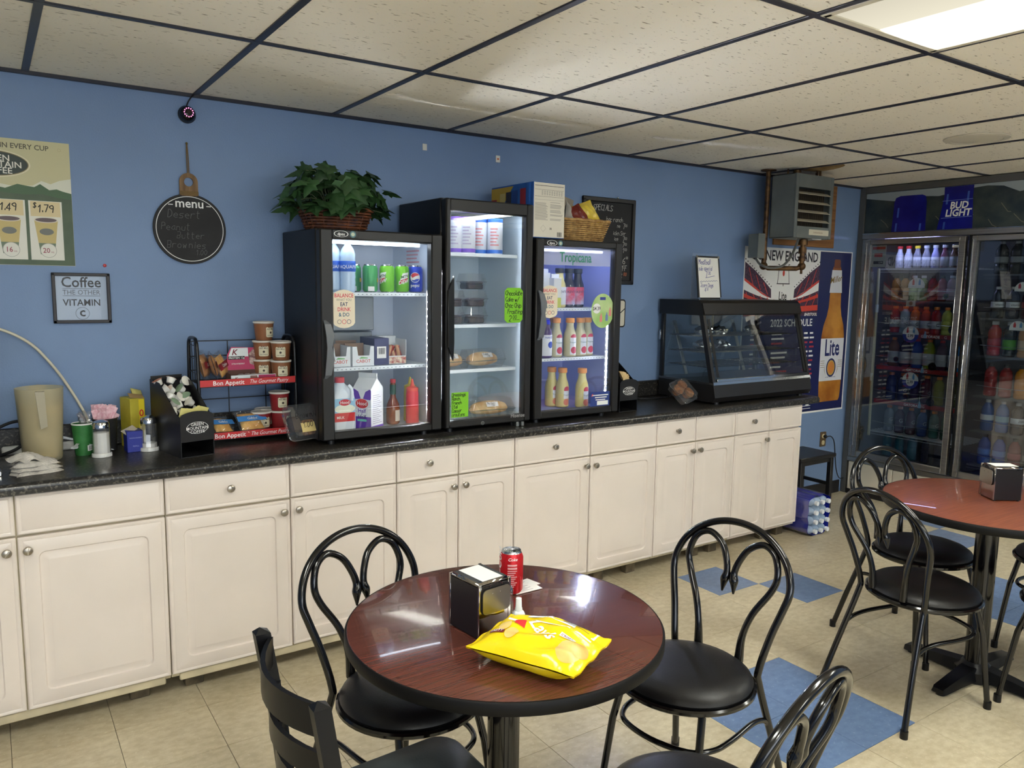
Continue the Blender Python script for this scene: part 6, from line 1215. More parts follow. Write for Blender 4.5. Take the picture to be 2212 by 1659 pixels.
# ================================================================= outlet, stool, water pack
t = thing('wall_outlet', 'ivory wall outlet with brown plate low on the blue wall', 'outlet', (4.475, -.001, .45), WALL); MB().prism(rrect(.07, .115, .006, 3), 0, .005).build('plate', M('outlet_brown', (92, 72, 48), .5), t)
for y in (-.027, .024): MB().prism(rrect(.034, .034, .014, 4, 0, y), .005, .008).build('socket', M('outlet_ivory', (206, 192, 150), .5), t)
tag(MB().tube(smooth_path([(4.475, -.03, .474), (4.51, -.05, .475), (4.545, -.055, .43), (4.575, -.05, .33), (4.62, -.04, .2), (4.68, -.03, .125), (4.735, -.03, .115)], 6), .004, 8).sph((4.478, -.022, .474), (.014, .018, .014), 10, 7).build('cooler_cable', m_black), 'thin black cord plugged into the low wall outlet', 'cable')
t = thing('step_stool', 'small black wooden bench behind the cabinet end', 'stool', (3.92, -.22, 0)); mbk = M('black_painted_wood', (20, 19, 20), .4)
MB().box(-.2, .2, -.14, .14, .418, .447, .004).build('seat', mbk, t)
for sx in (-1, 1):
    for sy in (-1, 1): MB().box(sx*.17-.016, sx*.17+.016, sy*.115-.016, sy*.115+.016, 0, .418, .002).build('leg', mbk, t)
    MB().box(sx*.17-.008, sx*.17+.008, -.1, .1, .21, .235, .002).build('side_rail', mbk, t)
for sy in (-1, 1): MB().box(-.16, .16, sy*.115-.008, sy*.115+.008, .385, .418, .002).build('apron', mbk, t)
wp = thing('water_pack', 'shrink-wrapped pack of blue-labelled water bottles lying on the floor by the cabinet end', 'water pack', (3.565, -.42, 0)); m_w = M('wrap_blue', (24, 40, 170), .2); pc = MB()
me_b_ = MB().lathe([(0, 0), (.028, .002), (.031, .01), (.031, .135), (.024, .16), (.012, .175), (.012, .185), (.0145, .185), (.0145, .2), (0, .2)], 14).mesh('bottle', M('pack_bottle', (176, 196, 220), .1)); me_c_ = MB().cyl((0, 0, .184), .0148, .018, 14).mesh('bottle_cap', m_petcap)
for i in range(4):
    for j in range(3):
        o = link('bottle', me_b_, wp, (-.02+.062*j, -.005, .036+.063*i), (pi/2, 0, 0)); link('bottle_cap', me_c_, o)
def wrapf(u, v):
    a = 2*pi*u; c, s_ = cos(a), sin(a); r = (abs(c)**5+abs(s_)**5)**(-1/5); b = 1+.045*cos(a*10)+.02*sin(3*a); return (.042+.112*c*r*b, -.175+.30*v, .132+.132*s_*r*b if True else 0)
MB().grid(lambda u, v: (lambda p: (p[0], p[1], max(.001, p[2])))(wrapf(u, .0+.87*v)), 48, 6).build('shrink_wrap', m_w, wp, ang=60)
MB().grid(lambda u, v: (lambda p: ((p[0]-.042)*1.03+.042, p[1], max(.0012, (p[2]-.132)*1.03+.132)))(wrapf(u, v)), 48, 8).build('clear_wrap', glassmat('pack_wrap', refl=.1, op=.06, edge=.7, rough=.1), wp, ang=60)
MB().at((.075, -.145, .13)).box(-.02, .02, -.002, 0, -.04, .02).build('paper_tag', M('pale_blue_tag', (150, 186, 220)), wp)
# ================================================================= glass door cooler on the right
XC = 4.75; ck = thing('glass_door_cooler', 'large steel two-door drink cooler with beer banner on top', 'cooler', (XC, 0, 0), COOL); UE = 1.66; DP = .72
m_cst = M('brushed_steel', (176, 172, 166), .38, metal=1, var=.1, scale=3, stretch=(1, 40, 1)); m_cdk = M('cooler_grey_trim', (104, 103, 100), .45, metal=.5); m_cin = M('cooler_inside', (92, 94, 100), .6); m_gask = M('door_gasket', (16, 16, 18), .6); m_kick = M('cream_kick_panel', (214, 206, 188), .5)
# shell: local x away from the corner, y up, z out of the face; inside lies at negative z
sh = MB().box(.012, .04, 0, H-.008, -DP, -.002).box(UE-.03, UE, 0, H-.008, -DP, -.002).box(.04, UE-.03, 0, H-.008, -DP, -DP+.03).box(.04, UE-.03, 1.99, H-.008, -DP+.03, -.03).box(.04, UE-.03, .02, .29, -DP+.03, -.03)
sh.build('cabinet_shell', m_cin, ck)
MB().box(.003, .048, .0, H-.004, -.03, .004, .003).build('corner_post', m_cdk, ck); MB().box(.048, UE, 2.322, H-.004, -.03, .002, .003).build('top_trim', m_cdk, ck); MB().box(.048, UE, 1.982, 2.022, -.03, .012, .003).build('header_rail', m_cst, ck); MB().box(.048, UE, 2.018, 2.026, -.02, .016, .002).build('header_lip', m_chr, ck)
MB().box(.048, .10, .29, 1.982, -.03, .004, .003).build('frame_stile', m_cst, ck); MB().box(.832, .868, .29, 1.982, -.03, .0, .002).build('centre_mullion', m_gask, ck); MB().box(.048, UE, .262, .30, -.03, .01, .003).build('bottom_rail', m_cst, ck)
for (a, b) in ((.06, .42), (.424, .845), (.849, 1.25), (1.254, UE)): MB().box(a, b, .04, .258, -.012, .004, .003).build('kick_panel', m_kick, ck)
MB().box(.03, UE, 0, .04, -.012, .002).build('plinth', m_base, ck)
for x in (.07, .082): MB().box(x, x+.004, .30, 1.975, .004, .009, .001).build('chrome_bead', m_chr, ck)
cg = glassmat('cooler_glass', (225, 230, 232), refl=.07, edge=.5)
for k, (a, b) in enumerate(((.10, .83), (.87, 1.60))):
    d = MB(); f = .037; z0, z1 = .012, .042
    d.box(a, a+f, .31, 1.975, z0, z1, .004).box(b-f*1.1, b, .31, 1.975, z0, z1, .004).box(a+f, b-f, .31, .355, z0, z1, .004).box(a+f, b-f, 1.938, 1.975, z0, z1, .004); dr = d.build('door', m_cst, ck)
    MB().box(a+f, b-f, .352, 1.94, .022, .026).build('glass_pane', cg, dr); MB().box(a+.004, b-.004, .315, 1.97, .004, .012).build('gasket_plate', m_gask, dr) if False else None
    gk = MB().box(a+.004, a+f+.006, .315, 1.97, .003, .012).box(b-f-.006, b-.004, .315, 1.97, .003, .012).box(a+.02, b-.02, .315, .362, .003, .012).box(a+.02, b-.02, 1.932, 1.97, .003, .012); gk.build('gasket', m_gask, dr)
    for x in ((a+f-.003, b-f*1.1-.001)): MB().box(x, x+.004, .35, 1.945, .040, .045, .001).build('bright_bead', m_chr, dr)
    hx = a+.004 if k == 0 else a+.006
    MB().box(hx, hx+.012, .75, 1.30, .042, .058, .003).box(hx, hx+.006, .40, 1.95, .041, .047, .001).build('pull_handle', m_chr, dr)
    MB().rect(b-.095, b-.042, 1.90, 1.915).build('maker_tag', m_white, dr, (0, 0, .0265)); txt(MB(), 'Gibson', .011, b-.068, 1.9035, 0).build('maker_lettering', m_black, dr, (0, 0, .0268))
# banner
bn = MB().box(.05, UE, 2.026, 2.32, -.03, -.006).build('banner', M('banner_sky', (150, 160, 164), .3), ck)
def flb(name, pts, m_, z): return MB().flat(pts, z).build(name, m_, bn)
rock = M('mountain_print', (34, 46, 54), .3, rgb2=(62, 70, 66), scale=9, detail=7)
flb('mountain_print', [(.05, 2.027), (UE, 2.027), (UE, 2.24), (1.5, 2.27), (1.3, 2.23), (1.2, 2.265), (1.12, 2.25), (1.02, 2.295), (.92, 2.305), (.85, 2.30), (.72, 2.285), (.60, 2.262), (.50, 2.27), (.40, 2.262), (.27, 2.252), (.16, 2.268), (.05, 2.285)], rock, -.0056)
lg = M('ridge_light', (120, 116, 96), .4); r_ = random.Random(5)
for k in range(12):
    x = .08+r_.random()*1.5; y = 2.08+r_.random()*.14; MB().line([(x, y), (x+.02+r_.random()*.03, y-.03-r_.random()*.03), (x+.04+r_.random()*.03, y-.06)], .004, -.0053).build('ridge_print', lg, bn)
bb_ = M('beer_bottle_blue', (20, 22, 110), .2, rgb2=(28, 34, 140), scale=4); bl_ = M('bottle_highlight', (62, 92, 180), .2)
flb('bottle_print', [(.265, 2.027), (.52, 2.027), (.517, 2.12), (.515, 2.23), (.505, 2.272), (.48, 2.283), (.32, 2.285), (.285, 2.272), (.275, 2.24), (.27, 2.12)], bb_, -.005); flb('bottle_print', [(.60, 2.027), (.842, 2.027), (.84, 2.1), (.83, 2.24), (.832, 2.319), (.635, 2.319), (.637, 2.25), (.62, 2.14)], bb_, -.005)
for x, y0, y1 in ((.29, 2.03, 2.09), (.30, 2.13, 2.2), (.47, 2.03, 2.08), (.65, 2.2, 2.27), (.64, 2.03, 2.08), (.79, 2.2, 2.28)): flb('highlight_print', [(x, y0), (x+.014, y0), (x+.017, y1), (x+.004, y1)], bl_, -.0046)
for y in (2.105, 2.222): flb('line_print', [(.625, y), (.832, y+.003), (.832, y+.006), (.625, y+.003)], M('bottle_line', (110, 130, 200)), -.0045)
for s, y, x in (('BUD', 2.168, .742), ('LIGHT', 2.117, .738)): txt(MB(), s, .066, x, y, -.0044, off=.03, shear=.12, sx=.93).build('banner_lettering', m_white, bn)
# shelves
S_A = (1.766, 1.525, 1.278, 1.02, .757, .507); S_B = (1.722, 1.419, 1.158, .876, .629, .386); WF = -.15
for k, (lst, a, b) in enumerate(((S_A, .115, .835), (S_B, .875, 1.61))):
    for i, v in enumerate(lst):
        s_ = MB()
        for j in range(10): z = WF-.004-j*.042; s_.box(a, b, v-.006, v-.001, z-.002, z+.002)
        s_.box(a, b, v-.012, v, WF-.002, WF+.002); s_.box(a, b, v-.03, v-.026, WF-.002, WF+.002) if i in (0, 5) else None
        s_.build('shelf', M('cooler_shelf_white', (200, 205, 215), .4) if (k == 0 and i in (0, 5)) else M('cooler_shelf_grey', (120, 122, 126), .4, metal=.5), ck)
        if k == 0 and i == 0:
            tr_ = MB().box(a, b, v, v+.06, WF+.003, WF+.004); tr_.build('shelf_guard', m_clear, ck)
        else: MB().tube([(a+.02, v+.075, WF+.006), (a+(b-a)*.3, v+.068, WF+.012), (a+(b-a)*.6, v+.075, WF+.012), (b-.02, v+.07, WF+.006)], .002, 5).build('shelf_guard', m_steel, ck)
    MB().box(a, b, .30, .308, -.55, WF).build('cooler_floor', m_cin, ck)
MB().cyl((.145, .45, -.1), .0125, 1.32, 14).build('light_tube', M('tube_cream', (214, 206, 170), .4), ck, rot=(0, 0, 0)) if False else None
tb = MB().tube([(.128, 1.765, -.11), (.142, .47, -.11)], .011, 12).build('light_tube', M('tube_cream', (214, 206, 170), .4), ck)
for v in (1.46, .93): MB().cyl((0, 0, -.03), .0135, .06, 12).build('tube_clip', m_card, tb, (.1335, v, -.11), (pi/2, 0, 0))
MB().box(.16, .56, 1.968, 1.976, -.135, -.115).build('led_bar', mat('cooler_led', (200, 205, 255), .4, emit=40, ecol=(190, 195, 255)), ck)
# price strips on the sports drink shelves
m_gr = M('price_strip_red', (156, 42, 42), .45)
for v in S_A[2:5]:
    st_ = MB().box(.15 if v < 1.2 else .45, .835, v-.026, v+.006, WF+.013, WF+.015).build('price_strip', m_gr, ck); txt(MB(), 'GATORADE', .026, .46 if v < 1.2 else .55, v-.02, WF+.0155, off=.015).build('strip_lettering', m_white, st_); txt(MB(), 'G', .028, .54 if v < 1.2 else .66, v-.02, WF+.0155, off=.015).build('strip_lettering', m_white, st_)
    MB().prism([(.50, v-.024), (.522, v-.024), (.522, v+.0), (.516, v+.012), (.516, v+.026), (.506, v+.026), (.506, v+.012), (.50, v)], WF+.0155, WF+.0165).build('printed_bottle', M('printed_bottle_blue', (130, 170, 200)), st_)
def ctag(u, v, r, label, s, half=None, col=m_white, tcol=m_black):
    t = thing('shelf_tag', label, 'price tag', (XC-(WF+.018), -u, v), COOL, 'price tags on the cooler shelves')
    if half is None: MB().disc(0, 0, r, 0, 30).prism([(r*cos(2*pi*i/30), r*sin(2*pi*i/30)) for i in range(30)], -.001, 0).build('disc', col, t)
    else:
        MB().prism([(r*cos(pi*i/16), r*sin(pi*i/16)-r*.15) for i in range(17)]+([(-r, -r*.15-half), (r, -r*.15-half)] if half < .05 else []), -.001, 0).build('half_disc', m_white, t)
        if half > .02:
            MB().flat([(r*cos(-pi*i/16)*.99, r*sin(-pi*i/16)-r*.15) for i in range(17)], .0002).build('blue_half', M('tag_blue', (36, 60, 160)), t); MB().disc(0, -r*.3, r*.52, .0006, 24).build('price_spot', m_white, t)
        for k, c_ in enumerate((m_red, M('tag_sky', (90, 150, 200)))):
            x = (k-.5)*r*.75; MB().prism([(x-.008, .0), (x+.008, .0), (x+.008, r*.45), (x+.004, r*.55), (x+.004, r*.68), (x-.004, r*.68), (x-.004, r*.55), (x-.008, r*.45)], .0002, .0006).build('printed_bottle', c_, t)
    if s: txt(MB(), s, r*(.72 if half is None else .5), 0, -r*(.25 if half is None else .48), .001, off=.02, sx=.8).build('price_lettering', tcol, t)
    return t
ctag(.418, 1.642, .062, 'white half-round sign with two red bottles on the second cooler shelf', None, .012); ctag(.403, 1.285, .062, 'round white and blue price sign on the third cooler shelf', '2.99', .06); ctag(.428, .94, .062, 'round white and blue price sign on the fifth cooler shelf', '2.99', .06)
for (u, v, lb, s) in ((.705, 1.325, 'white round price dot on the third cooler shelf near the steel mullion', '$2.50'), (.582, 1.05, 'white round price dot on the fourth cooler shelf strip', '2.99'), (.59, .787, 'white round price dot on the fifth cooler shelf strip', '2.99')): ctag(u, v, .03, lb, s)
m_ogs, m_yls = M('orange_sticker', (232, 96, 44)), M('yellow_sticker', (216, 196, 50))
for (u, v, lb, s, c_) in ((.304, 1.082, 'small orange price sticker on the fourth cooler shelf', '99', m_ogs), (.40, .812, 'small orange price sticker on the fifth cooler shelf', '99', m_ogs), (.30, 1.575, 'small yellow price sticker before the amber bottles', '2.99', m_yls), (.50, 1.57, 'small yellow price sticker before the red bottles', '2', m_yls), (.64, 1.565, 'small yellow price sticker before the pale pink bottles', '3.49', m_yls)): ctag(u, v, .019, lb, s, None, c_)
ctag(1.138, 1.625, .05, 'white half-round sign on the second shelf behind the far cooler door', None, .012); ctag(1.13, 1.365, .052, 'white half-round sign with red bottle before the peach drink', None, .012)
t = thing('door_notice', 'white paper notice with red heading inside the cooler door glass', 'notice', (XC-.0205, -.197, 1.852), COOL); MB().rect(-.058, .058, -.08, .08).build('paper', M('notice_paper', (196, 196, 194)), t); MB().rect(-.05, .05, .05, .07, .0006).rect(-.034, .03, -.005, .022, .0006).build('red_heading', m_red, t); MB().rect(-.038, .038, -.058, -.036, .0006).build('black_bar', m_black, t); txt(MB(), '2.99', .018, .018, -.053, .001, off=.01).build('bar_lettering', m_white, t)
# ---------------------------------------------------------------- drinks in the cooler
def drink(u, v, kind, liq, cap, lab, label, grp, sc=1, text=None, ts=.03, tm=None, dz=0, tz=None, labz=None):
    return bottle(kind, (XC+.235+dz, -u, v+.0005), liq, cap, lab, label, 'bottle', grp, text, tm or m_black, -pi/2+.95+rnd.uniform(-.2, .2), sc, tz, ts, 0, labz, 'drink_bottle')
lq = lambda n, c: M('drink_'+n, c, .12)
m_wc = M('drink_white_cap', (196, 198, 200), .4); m_oc = M('drink_orange_cap', (216, 120, 50), .4); m_rc2 = M('drink_red_cap', (190, 36, 40), .4); m_kc = M('drink_black_cap', (24, 24, 28), .4); m_gc = M('drink_grey_label', (168, 172, 178), .4)
cols = [('milky white', (206, 206, 214)), ('milky white', (206, 206, 214)), ('silver', (150, 150, 160)), ('silver', (150, 150, 160)), ('lavender', (170, 170, 214)), ('berry', (110, 60, 80)), ('cocoa', (96, 66, 52)), ('dusky', (90, 92, 100))]
for k, (n_, c_) in enumerate(cols): drink(.215+k*.068, S_A[0], 'juice', lq(n_.replace(' ', '_'), c_), m_rc2 if k < 2 else m_yel if k == 2 else m_wc, m_wl if k < 5 else m_gc, 'small %s drink bottle with pale label on the lit top cooler shelf' % n_, 'drinks on the top cooler shelf', .84)
cols = [('amber', (156, 106, 36)), ('amber', (156, 106, 36)), ('pale green', (130, 156, 100)), ('pale green', (130, 156, 100)), ('deep red', (120, 26, 36)), ('deep red', (120, 26, 36)), ('dusky pink', (128, 98, 104)), ('dusky pink', (128, 98, 104))]
for k, (n_, c_) in enumerate(cols): drink(.205+k*.07, S_A[1], 'sport', lq(n_.replace(' ', '_'), c_), m_kc if k in (0, 1, 4, 5) else m_wc, M('lab_'+n_.replace(' ', '_'), tuple(min(255, x+30) for x in c_), .4), '%s juice drink bottle on the second cooler shelf' % n_, 'drinks on the second cooler shelf', .9)
cols = [('red', (170, 36, 30)), ('frosty clear', (150, 170, 180)), ('bright orange', (210, 100, 30)), ('orange red', (180, 60, 30)), ('crimson', (150, 24, 30)), ('lime yellow', (170, 176, 60)), ('pale rose', (140, 110, 108))]
for k, (n_, c_) in enumerate(cols): drink(.215+k*.079, S_A[2], 'sport', lq(n_.replace(' ', '_'), c_), m_oc, m_gc if k < 5 else M('lab_s'+n_.replace(' ', '_'), c_, .4), '%s sports drink with orange cap on the third cooler shelf' % n_, 'drinks on the third cooler shelf', .98, 'G' if k < 5 else None, .032)
cols = [('brown', (110, 66, 36)), ('dark plum', (40, 26, 52)), ('royal blue', (36, 66, 140)), ('olive green', (130, 140, 40)), ('wine purple', (66, 24, 46)), ('bright blue', (40, 96, 150))]
for k, (n_, c_) in enumerate(cols): drink(.225+k*.092, S_A[3], 'big', lq(n_.replace(' ', '_'), c_), m_oc if k in (0, 3) else m_rc2, m_gc, '%s sports drink with wide white label on the fourth cooler shelf' % n_, 'drinks on the fourth cooler shelf', .93, labz=(.03, .124))
cols = [('navy', (22, 44, 96)), ('dull navy', (20, 40, 80)), ('violet', (44, 20, 52)), ('dark red', (70, 18, 34)), ('yellow green', (110, 116, 34)), ('moss', (60, 64, 40))]
for k, (n_, c_) in enumerate(cols): drink(.225+k*.092, S_A[4], 'sport', lq(n_.replace(' ', '_'), c_), m_oc, None, '%s sports drink without label on the fifth cooler shelf' % n_, 'drinks on the fifth cooler shelf', 1.02, 'G' if k % 2 else None, .036, m_gc, tz=.07)
cols = [('cloudy grey', (96, 108, 118)), ('grape', (60, 36, 64)), ('maroon', (72, 30, 46)), ('indigo', (22, 50, 110)), ('sea green', (24, 84, 84)), ('emerald', (20, 84, 54))]
for k, (n_, c_) in enumerate(cols): drink(.225+k*.088, S_A[5], 'sport', lq(n_.replace(' ', '_'), c_), m_oc, None, '%s sports drink with large G on the sixth cooler shelf' % n_, 'drinks on the sixth cooler shelf', .98, 'G', .042, m_gc, tz=.085)
for k in range(5): drink(.225+k*.1, .308, 'sport', lq('deep_teal' if k < 3 else 'midnight', (20, 84, 104) if k < 3 else (24, 26, 54)), m_oc, None, ('deep teal' if k < 3 else 'midnight blue')+' sports drink in the bottom of the cooler', 'drinks on the cooler floor', .92)
ld = [(S_B[0], 'big', [('smoky', (52, 54, 58), m_wc, m_gc), ('smoky', (52, 54, 58), m_wc, m_gc), ('aqua', (60, 160, 176), m_wc, m_gc), ('grey green', (96, 116, 100), m_wc, m_gc)], .95, 'drink with pale cap on the top shelf', None),
      (S_B[1], 'big', [('black', (22, 22, 30), m_wc, m_wl), ('ink', (26, 24, 38), m_wc, m_wl), ('dark cherry', (70, 20, 30), m_wc, M('lab_cherry', (170, 40, 44), .4)), ('black cherry', (50, 16, 26), m_wc, m_wl)], .92, 'white-capped water drink on the second shelf', 'vitamin'),
      (S_B[2], 'sport', [('bright red', (190, 40, 42), m_wc, M('lab_red', (190, 44, 46), .4)), ('green topped black', (30, 34, 28), m_gc, M('lab_lime', (84, 160, 40), .4)), ('peach', (210, 160, 116), m_wc, M('lab_peach', (214, 190, 160), .4)), ('rose', (170, 60, 60), m_wc, None)], 1.15, 'drink bottle on the third shelf', None),
      (S_B[3], 'sport', [('brick red', (170, 50, 50), m_kc, None), ('brick', (160, 46, 46), m_kc, None), ('mango orange', (220, 140, 30), m_kc, None), ('dim red', (110, 36, 36), m_kc, None)], 1.1, 'black-capped tea drink on the fourth shelf', None),
      (S_B[4], 'big', [('clear blue', (36, 90, 160), m_wc, m_wl), ('azure', (40, 110, 180), m_wc, M('lab_azure', (120, 180, 210), .4)), ('jet black', (24, 24, 30), m_wc, m_wl), ('grey violet', (100, 100, 120), m_wc, m_wl)], .92, 'white-capped sport water on the fifth shelf', 'ZERO'),
      (S_B[5], 'big', [('cobalt', (30, 76, 170), m_kc, M('lab_cobalt', (60, 120, 210), .4)), ('sapphire', (34, 84, 180), m_kc, M('lab_sapphire', (70, 130, 220), .4)), ('ruby', (140, 30, 36), m_kc, M('lab_ruby', (180, 60, 60), .4)), ('clear grey', (110, 120, 126), m_kc, m_gc)], .9, 'big sport drink on the lowest shelf', None)]
for (v, kind, items, sc, tail, tx) in ld:
    for k, (n_, c_, cp, lb_) in enumerate(items): drink(.945+k*.098, v, kind, lq('b_'+n_.replace(' ', '_'), c_), cp, lb_, '%s %s behind far cooler door' % (n_, tail), 'drinks behind the far cooler door', sc, tx if tx and (k == 2 or tx == 'vitamin') else None, .022)
# ================================================================= on the tables
TZ = .7525
m_holdb = M('holder_black', (24, 22, 24), .28); m_mir = M('holder_chrome', (176, 170, 166), .08, metal=1)
def napkin_holder(loc, rot, label, tilted):
    t = thing('napkin_holder', label, 'napkin holder', loc, rot, 'table napkin holders'); w_, d, h_ = .098, .115, .142
    for s in (-1, 1): MB().add([(s*w_/2, -d/2, .004), (s*w_/2, d/2, .004), (s*w_/2, d/2-.004, h_-.012), (s*w_/2, -d/2+.004, h_-.012), (s*(w_/2-.002), -d/2, .004), (s*(w_/2-.002), d/2, .004), (s*(w_/2-.002), d/2-.004, h_-.012), (s*(w_/2-.002), -d/2+.004, h_-.012)], [(0, 1, 2, 3), (7, 6, 5, 4), (0, 3, 7, 4), (1, 5, 6, 2), (3, 2, 6, 7), (0, 4, 5, 1)]).build('side_panel', m_holdb, t)
    MB().box(-w_/2, w_/2, -d/2+.002, d/2-.002, h_-.014, h_-.002, .005).build('top_cover', m_mir, t); MB().rect(-w_*.3, w_*.34, -d*.42, d*.42, h_-.0016).build('paper_label', m_white, t)
    for s in (-1, 1):
        MB().box(-w_/2, w_/2, s*d/2-.002, s*d/2+.001, .004, .078, .002).build('lower_face', m_mir, t); MB().box(-w_/2-.001, -w_/2+.008, s*d/2-.003, s*d/2+.003, .004, h_-.004, .001).build('face_edge', m_mir, t); MB().box(w_/2-.008, w_/2+.001, s*d/2-.003, s*d/2+.003, .004, h_-.004, .001).build('face_edge', m_mir, t)
        f = MB(); pts = rrect(w_*.86, .062, .012, 4, 0, .094); MB().prism(rrect(w_*.92, .07, .014, 4, 0, .097), -.0005, .0005).build('flap_recess', m_holdb, t, (0, s*(d/2+.003), 0), (pi/2, 0, 0 if s < 0 else pi)); f.prism(pts, .003, .006); f.build('flap', M('brushed_flap', (150, 146, 138), .3, metal=1), t, (0, s*(d/2+.003), 0), (pi/2, 0, 0 if s < 0 else pi)); MB().ring(0, .128, .018, .021, .0035, 20, .5, 0, pi).build('flap_arch', m_mir, t, (0, s*(d/2+.003), 0), (pi/2, 0, 0 if s < 0 else pi))
        for x in (-.012, .012): MB().sph((x, .112, .004), .0025, 8, 6).build('rivet', m_mir, t, (0, s*(d/2+.003), 0), (pi/2, 0, 0 if s < 0 else pi))
    MB().box(-w_/2+.006, w_/2-.006, -d/2+.006, d/2-.006, .006, h_-.03).build('napkins', M('napkin_white', (224, 222, 214), .9), t)
    for x in (-1, 1):
        for y in (-1, 1): MB().cyl((x*w_*.42, y*d*.42, 0), .005, .005, 8).build('foot', m_blk, t)
    return t
napkin_holder((.125, -2.015, TZ), .12, 'black and chrome napkin holder beside the red cola can', 0); napkin_holder((2.60, -2.105, TZ), .98, 'black and chrome napkin holder on the reddish table', 1)
m_coke = M('cola_red', (196, 28, 36), .28, metal=.35)
def xc(t):
    txt(MB(), 'Coca-Cola', .034, 0, 0, .0008, off=.012, shear=.35, rot=pi/2).build('script_lettering', m_white, t, (0, 0, .06), rot=(0, 0, -.95), wrap=.033)
    txt(MB(), 'Coke', .012, .002, .1, .0008, off=.01, shear=.3).build('script_lettering', m_white, t, rot=(0, 0, .05), wrap=.0325); ln = MB()
    ln.rect(-.013, .013, .085, .09, .0008); ln.rect(-.013, .013, .076, .0815, .0008)
    for k in range(9): ln.rect(-.013, .013-(k % 3)*.004, .07-k*.0055, .0725-k*.0055, .0008)
    ln.build('nutrition_print', M('can_print_pink', (222, 160, 160), .4), t, rot=(0, 0, .1), wrap=.033); MB().disc(.006, .004, .006, .118, 14, .008).build('opening', m_black, t); MB().box(-.006, .004, -.012, .004, .1185, .1195, .0005).build('pull_tab', m_al, t)
can((.318, -1.868, TZ), m_coke, 'red cola can standing open on the chip bag table', -.6, xc, None, 'cola_can')
for k, (x, y, a) in enumerate(((.372, -1.87, .75), (.385, -1.845, .95))):
    t = thing('business_card', ('white card lying uppermost beside the cola can', 'white card lying under another beside the cola can')[k], 'card', (x-.01, y, TZ+.0012*(1-k)), a-.75, 'cards on the chip bag table'); MB().box(-.044, .044, -.026, .026, 0, .0008).build('card', m_white, t); ln = MB()
    for j in range(5): ln.rect(-.03, .02-(j % 2)*.015, -.016+j*.007, -.014+j*.007, .0011)
    ln.build('print_lines', M('print_grey', (140, 140, 150)), t)
t = thing('pepper_shaker', 'glass pepper shaker with steel lid behind the white dropper bottle', 'shaker', (.206, -2.012, TZ)); MB().lathe([(0, 0), (.019, 0), (.021, .004), (.020, .045), (.015, .066), (.0145, .07)], 20).build('glass_jar', glassmat('shaker_glass', refl=.1, op=.05, edge=.8), t); MB().lathe([(0, .003), (.0175, .003), (.017, .045), (0, .047)], 18).build('pepper', M('ground_pepper', (150, 134, 96), .9, rgb2=(90, 78, 56), scale=200), t); MB().lathe([(.0165, .066), (.0175, .068), (.0175, .082), (.015, .088), (0, .09)], 20).build('lid', m_chr, t)
t = thing('salt_shaker', 'small salt shaker against the napkin holder on the chip bag table', 'shaker', (.186, -2.052, TZ)) if False else None
t = thing('dropper_bottle', 'small white plastic dropper bottle between the napkin holder and chip bag', 'bottle', (.205, -2.07, TZ)); MB().lathe([(0, 0), (.0145, 0), (.016, .003), (.016, .038), (.013, .044), (.0085, .047)], 20).build('body', m_card, t); MB().lathe([(.0095, .046), (.0095, .052), (.0082, .055), (.0072, .078), (0, .079)], 16).build('cap', m_card, t); MB().rect(-.014, .014, .006, .03, .0006).build('label', M('tiny_label', (206, 150, 60)), t, rot=(0, 0, .3), wrap=.016)
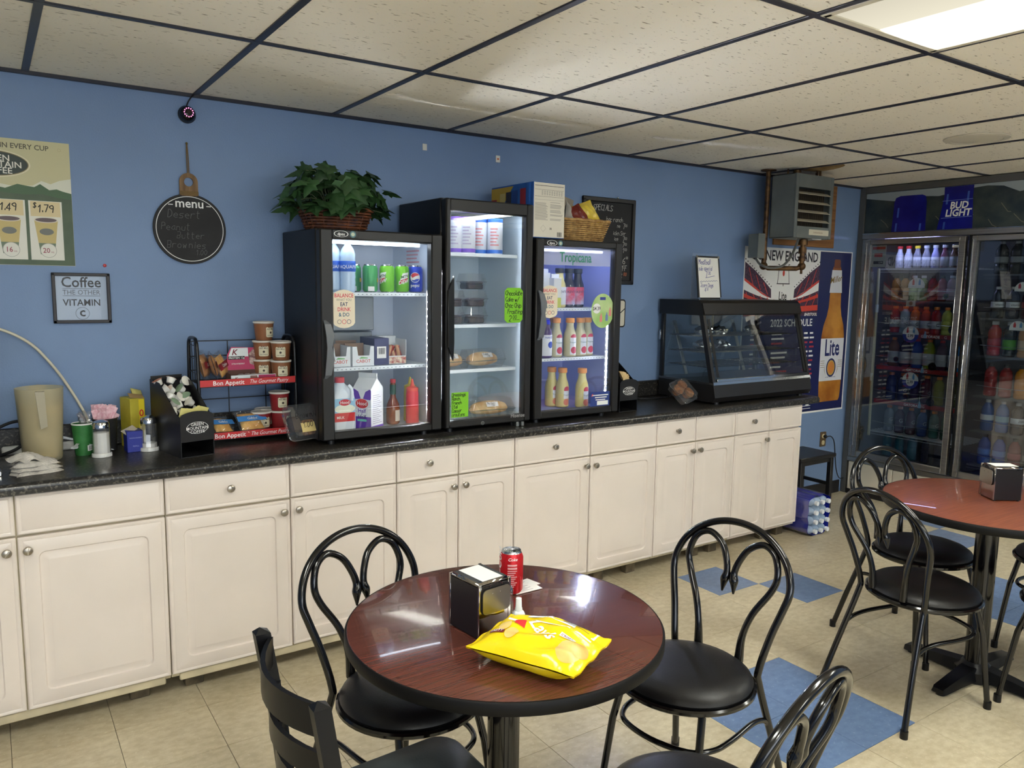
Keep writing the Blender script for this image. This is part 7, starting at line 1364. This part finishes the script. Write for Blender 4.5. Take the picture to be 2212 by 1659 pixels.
# bag of chips
t = thing('chip_bag', 'yellow potato chip bag lying on the round table', 'chip bag', (.143, -2.245, TZ+.045), (.0, .0, .464+pi))
my = M('chip_yellow', (238, 208, 20), .22, bump=.25, bscale=25); mb = MB(); pillow(mb, .205, .265, .075, 26, 34, 12, .07, .16); mb.build('foil_bag', my, t, ang=60)
BAGV = bpy.data.objects[t.children[0].name].data
def onbag(mbp, name, m_, lift=.0012):
    """lay flat print on the bag's upper skin"""
    from mathutils.bvhtree import BVHTree
    if not hasattr(onbag, 'tree'): onbag.tree = BVHTree.FromPolygons([v.co for v in BAGV.vertices], [p.vertices for p in BAGV.polygons])
    out = []
    bm = bmesh.new(); me = mbp.mesh('tmp', m_); bm.from_mesh(me); bmesh.ops.triangulate(bm, faces=bm.faces); bmesh.ops.subdivide_edges(bm, edges=[e for e in bm.edges if e.calc_length() > .012], cuts=3, use_grid_fill=True); bmesh.ops.triangulate(bm, faces=bm.faces)
    for v in bm.verts:
        h_ = onbag.tree.ray_cast(Vector((v.co.x, v.co.y, .2)), Vector((0, 0, -1)))[0]; v.co.z = (h_.z if h_ else 0)+lift
    bm.to_mesh(me); bm.free(); return link(name, me, t)
onbag(MB().flat([(-.088, -.11), (-.055, -.11), (-.05, .11), (-.088, .11)]), 'white_back_panel', m_card)
onbag(MB().flat([(-.038, -.10), (-.031, -.10), (-.022, 0), (-.03, .11), (-.037, .11), (-.03, 0)]), 'white_band', m_card)
tx = MB(); txt(tx, "Lay's", .042, .018, .004, 0, off=.02, shear=.2, rot=-pi/2+2.6); onbag(tx, 'brand_lettering', m_white, .0026)
onbag(MB().flat([(-.004, -.035), (.018, -.03), (.016, -.056), (-.004, -.06)]), 'red_badge', m_red, .002)
onbag(MB().flat([(.045, -.102), (.058, -.098), (.06, -.062), (.048, -.062)]), 'maroon_badge', M('maroon_print', (120, 30, 26)), .002); tx = MB(); txt(tx, 'TASTY', .011, .056, -.082, 0, off=.015, rot=pi/2); onbag(tx, 'badge_lettering', m_white, .0028)
onbag(MB().flat([(-.006, .052), (.006, .05), (.008, .086), (-.004, .088)]), 'white_badge', m_card, .002); tx = MB(); txt(tx, 'CRISPY', .0095, .004, .069, 0, off=.012, rot=pi/2); onbag(tx, 'badge_lettering', M('maroon_print', (120, 30, 26)), .0026)
mchip = M('potato_chip_print', (226, 196, 116), .4, rgb2=(206, 168, 84), scale=20)
for k, (x, y, a, b) in enumerate(((.045, .092, .036, .026), (.02, .108, .03, .016), (.03, -.072, .018, .013), (.05, -.045, .02, .015))): onbag(MB().disc(x, y, a, 0, 18, b), 'chip_print', mchip, .0014+.0003*k)
for k in range(7): onbag(MB().rect(-.086+k*.0045, -.0845+k*.0045, .03, .095-(k % 3)*.012), 'nutrition_print', m_black, .0022)
onbag(MB().rect(-.08, -.062, -.04, -.012), 'barcode', m_black, .0022)
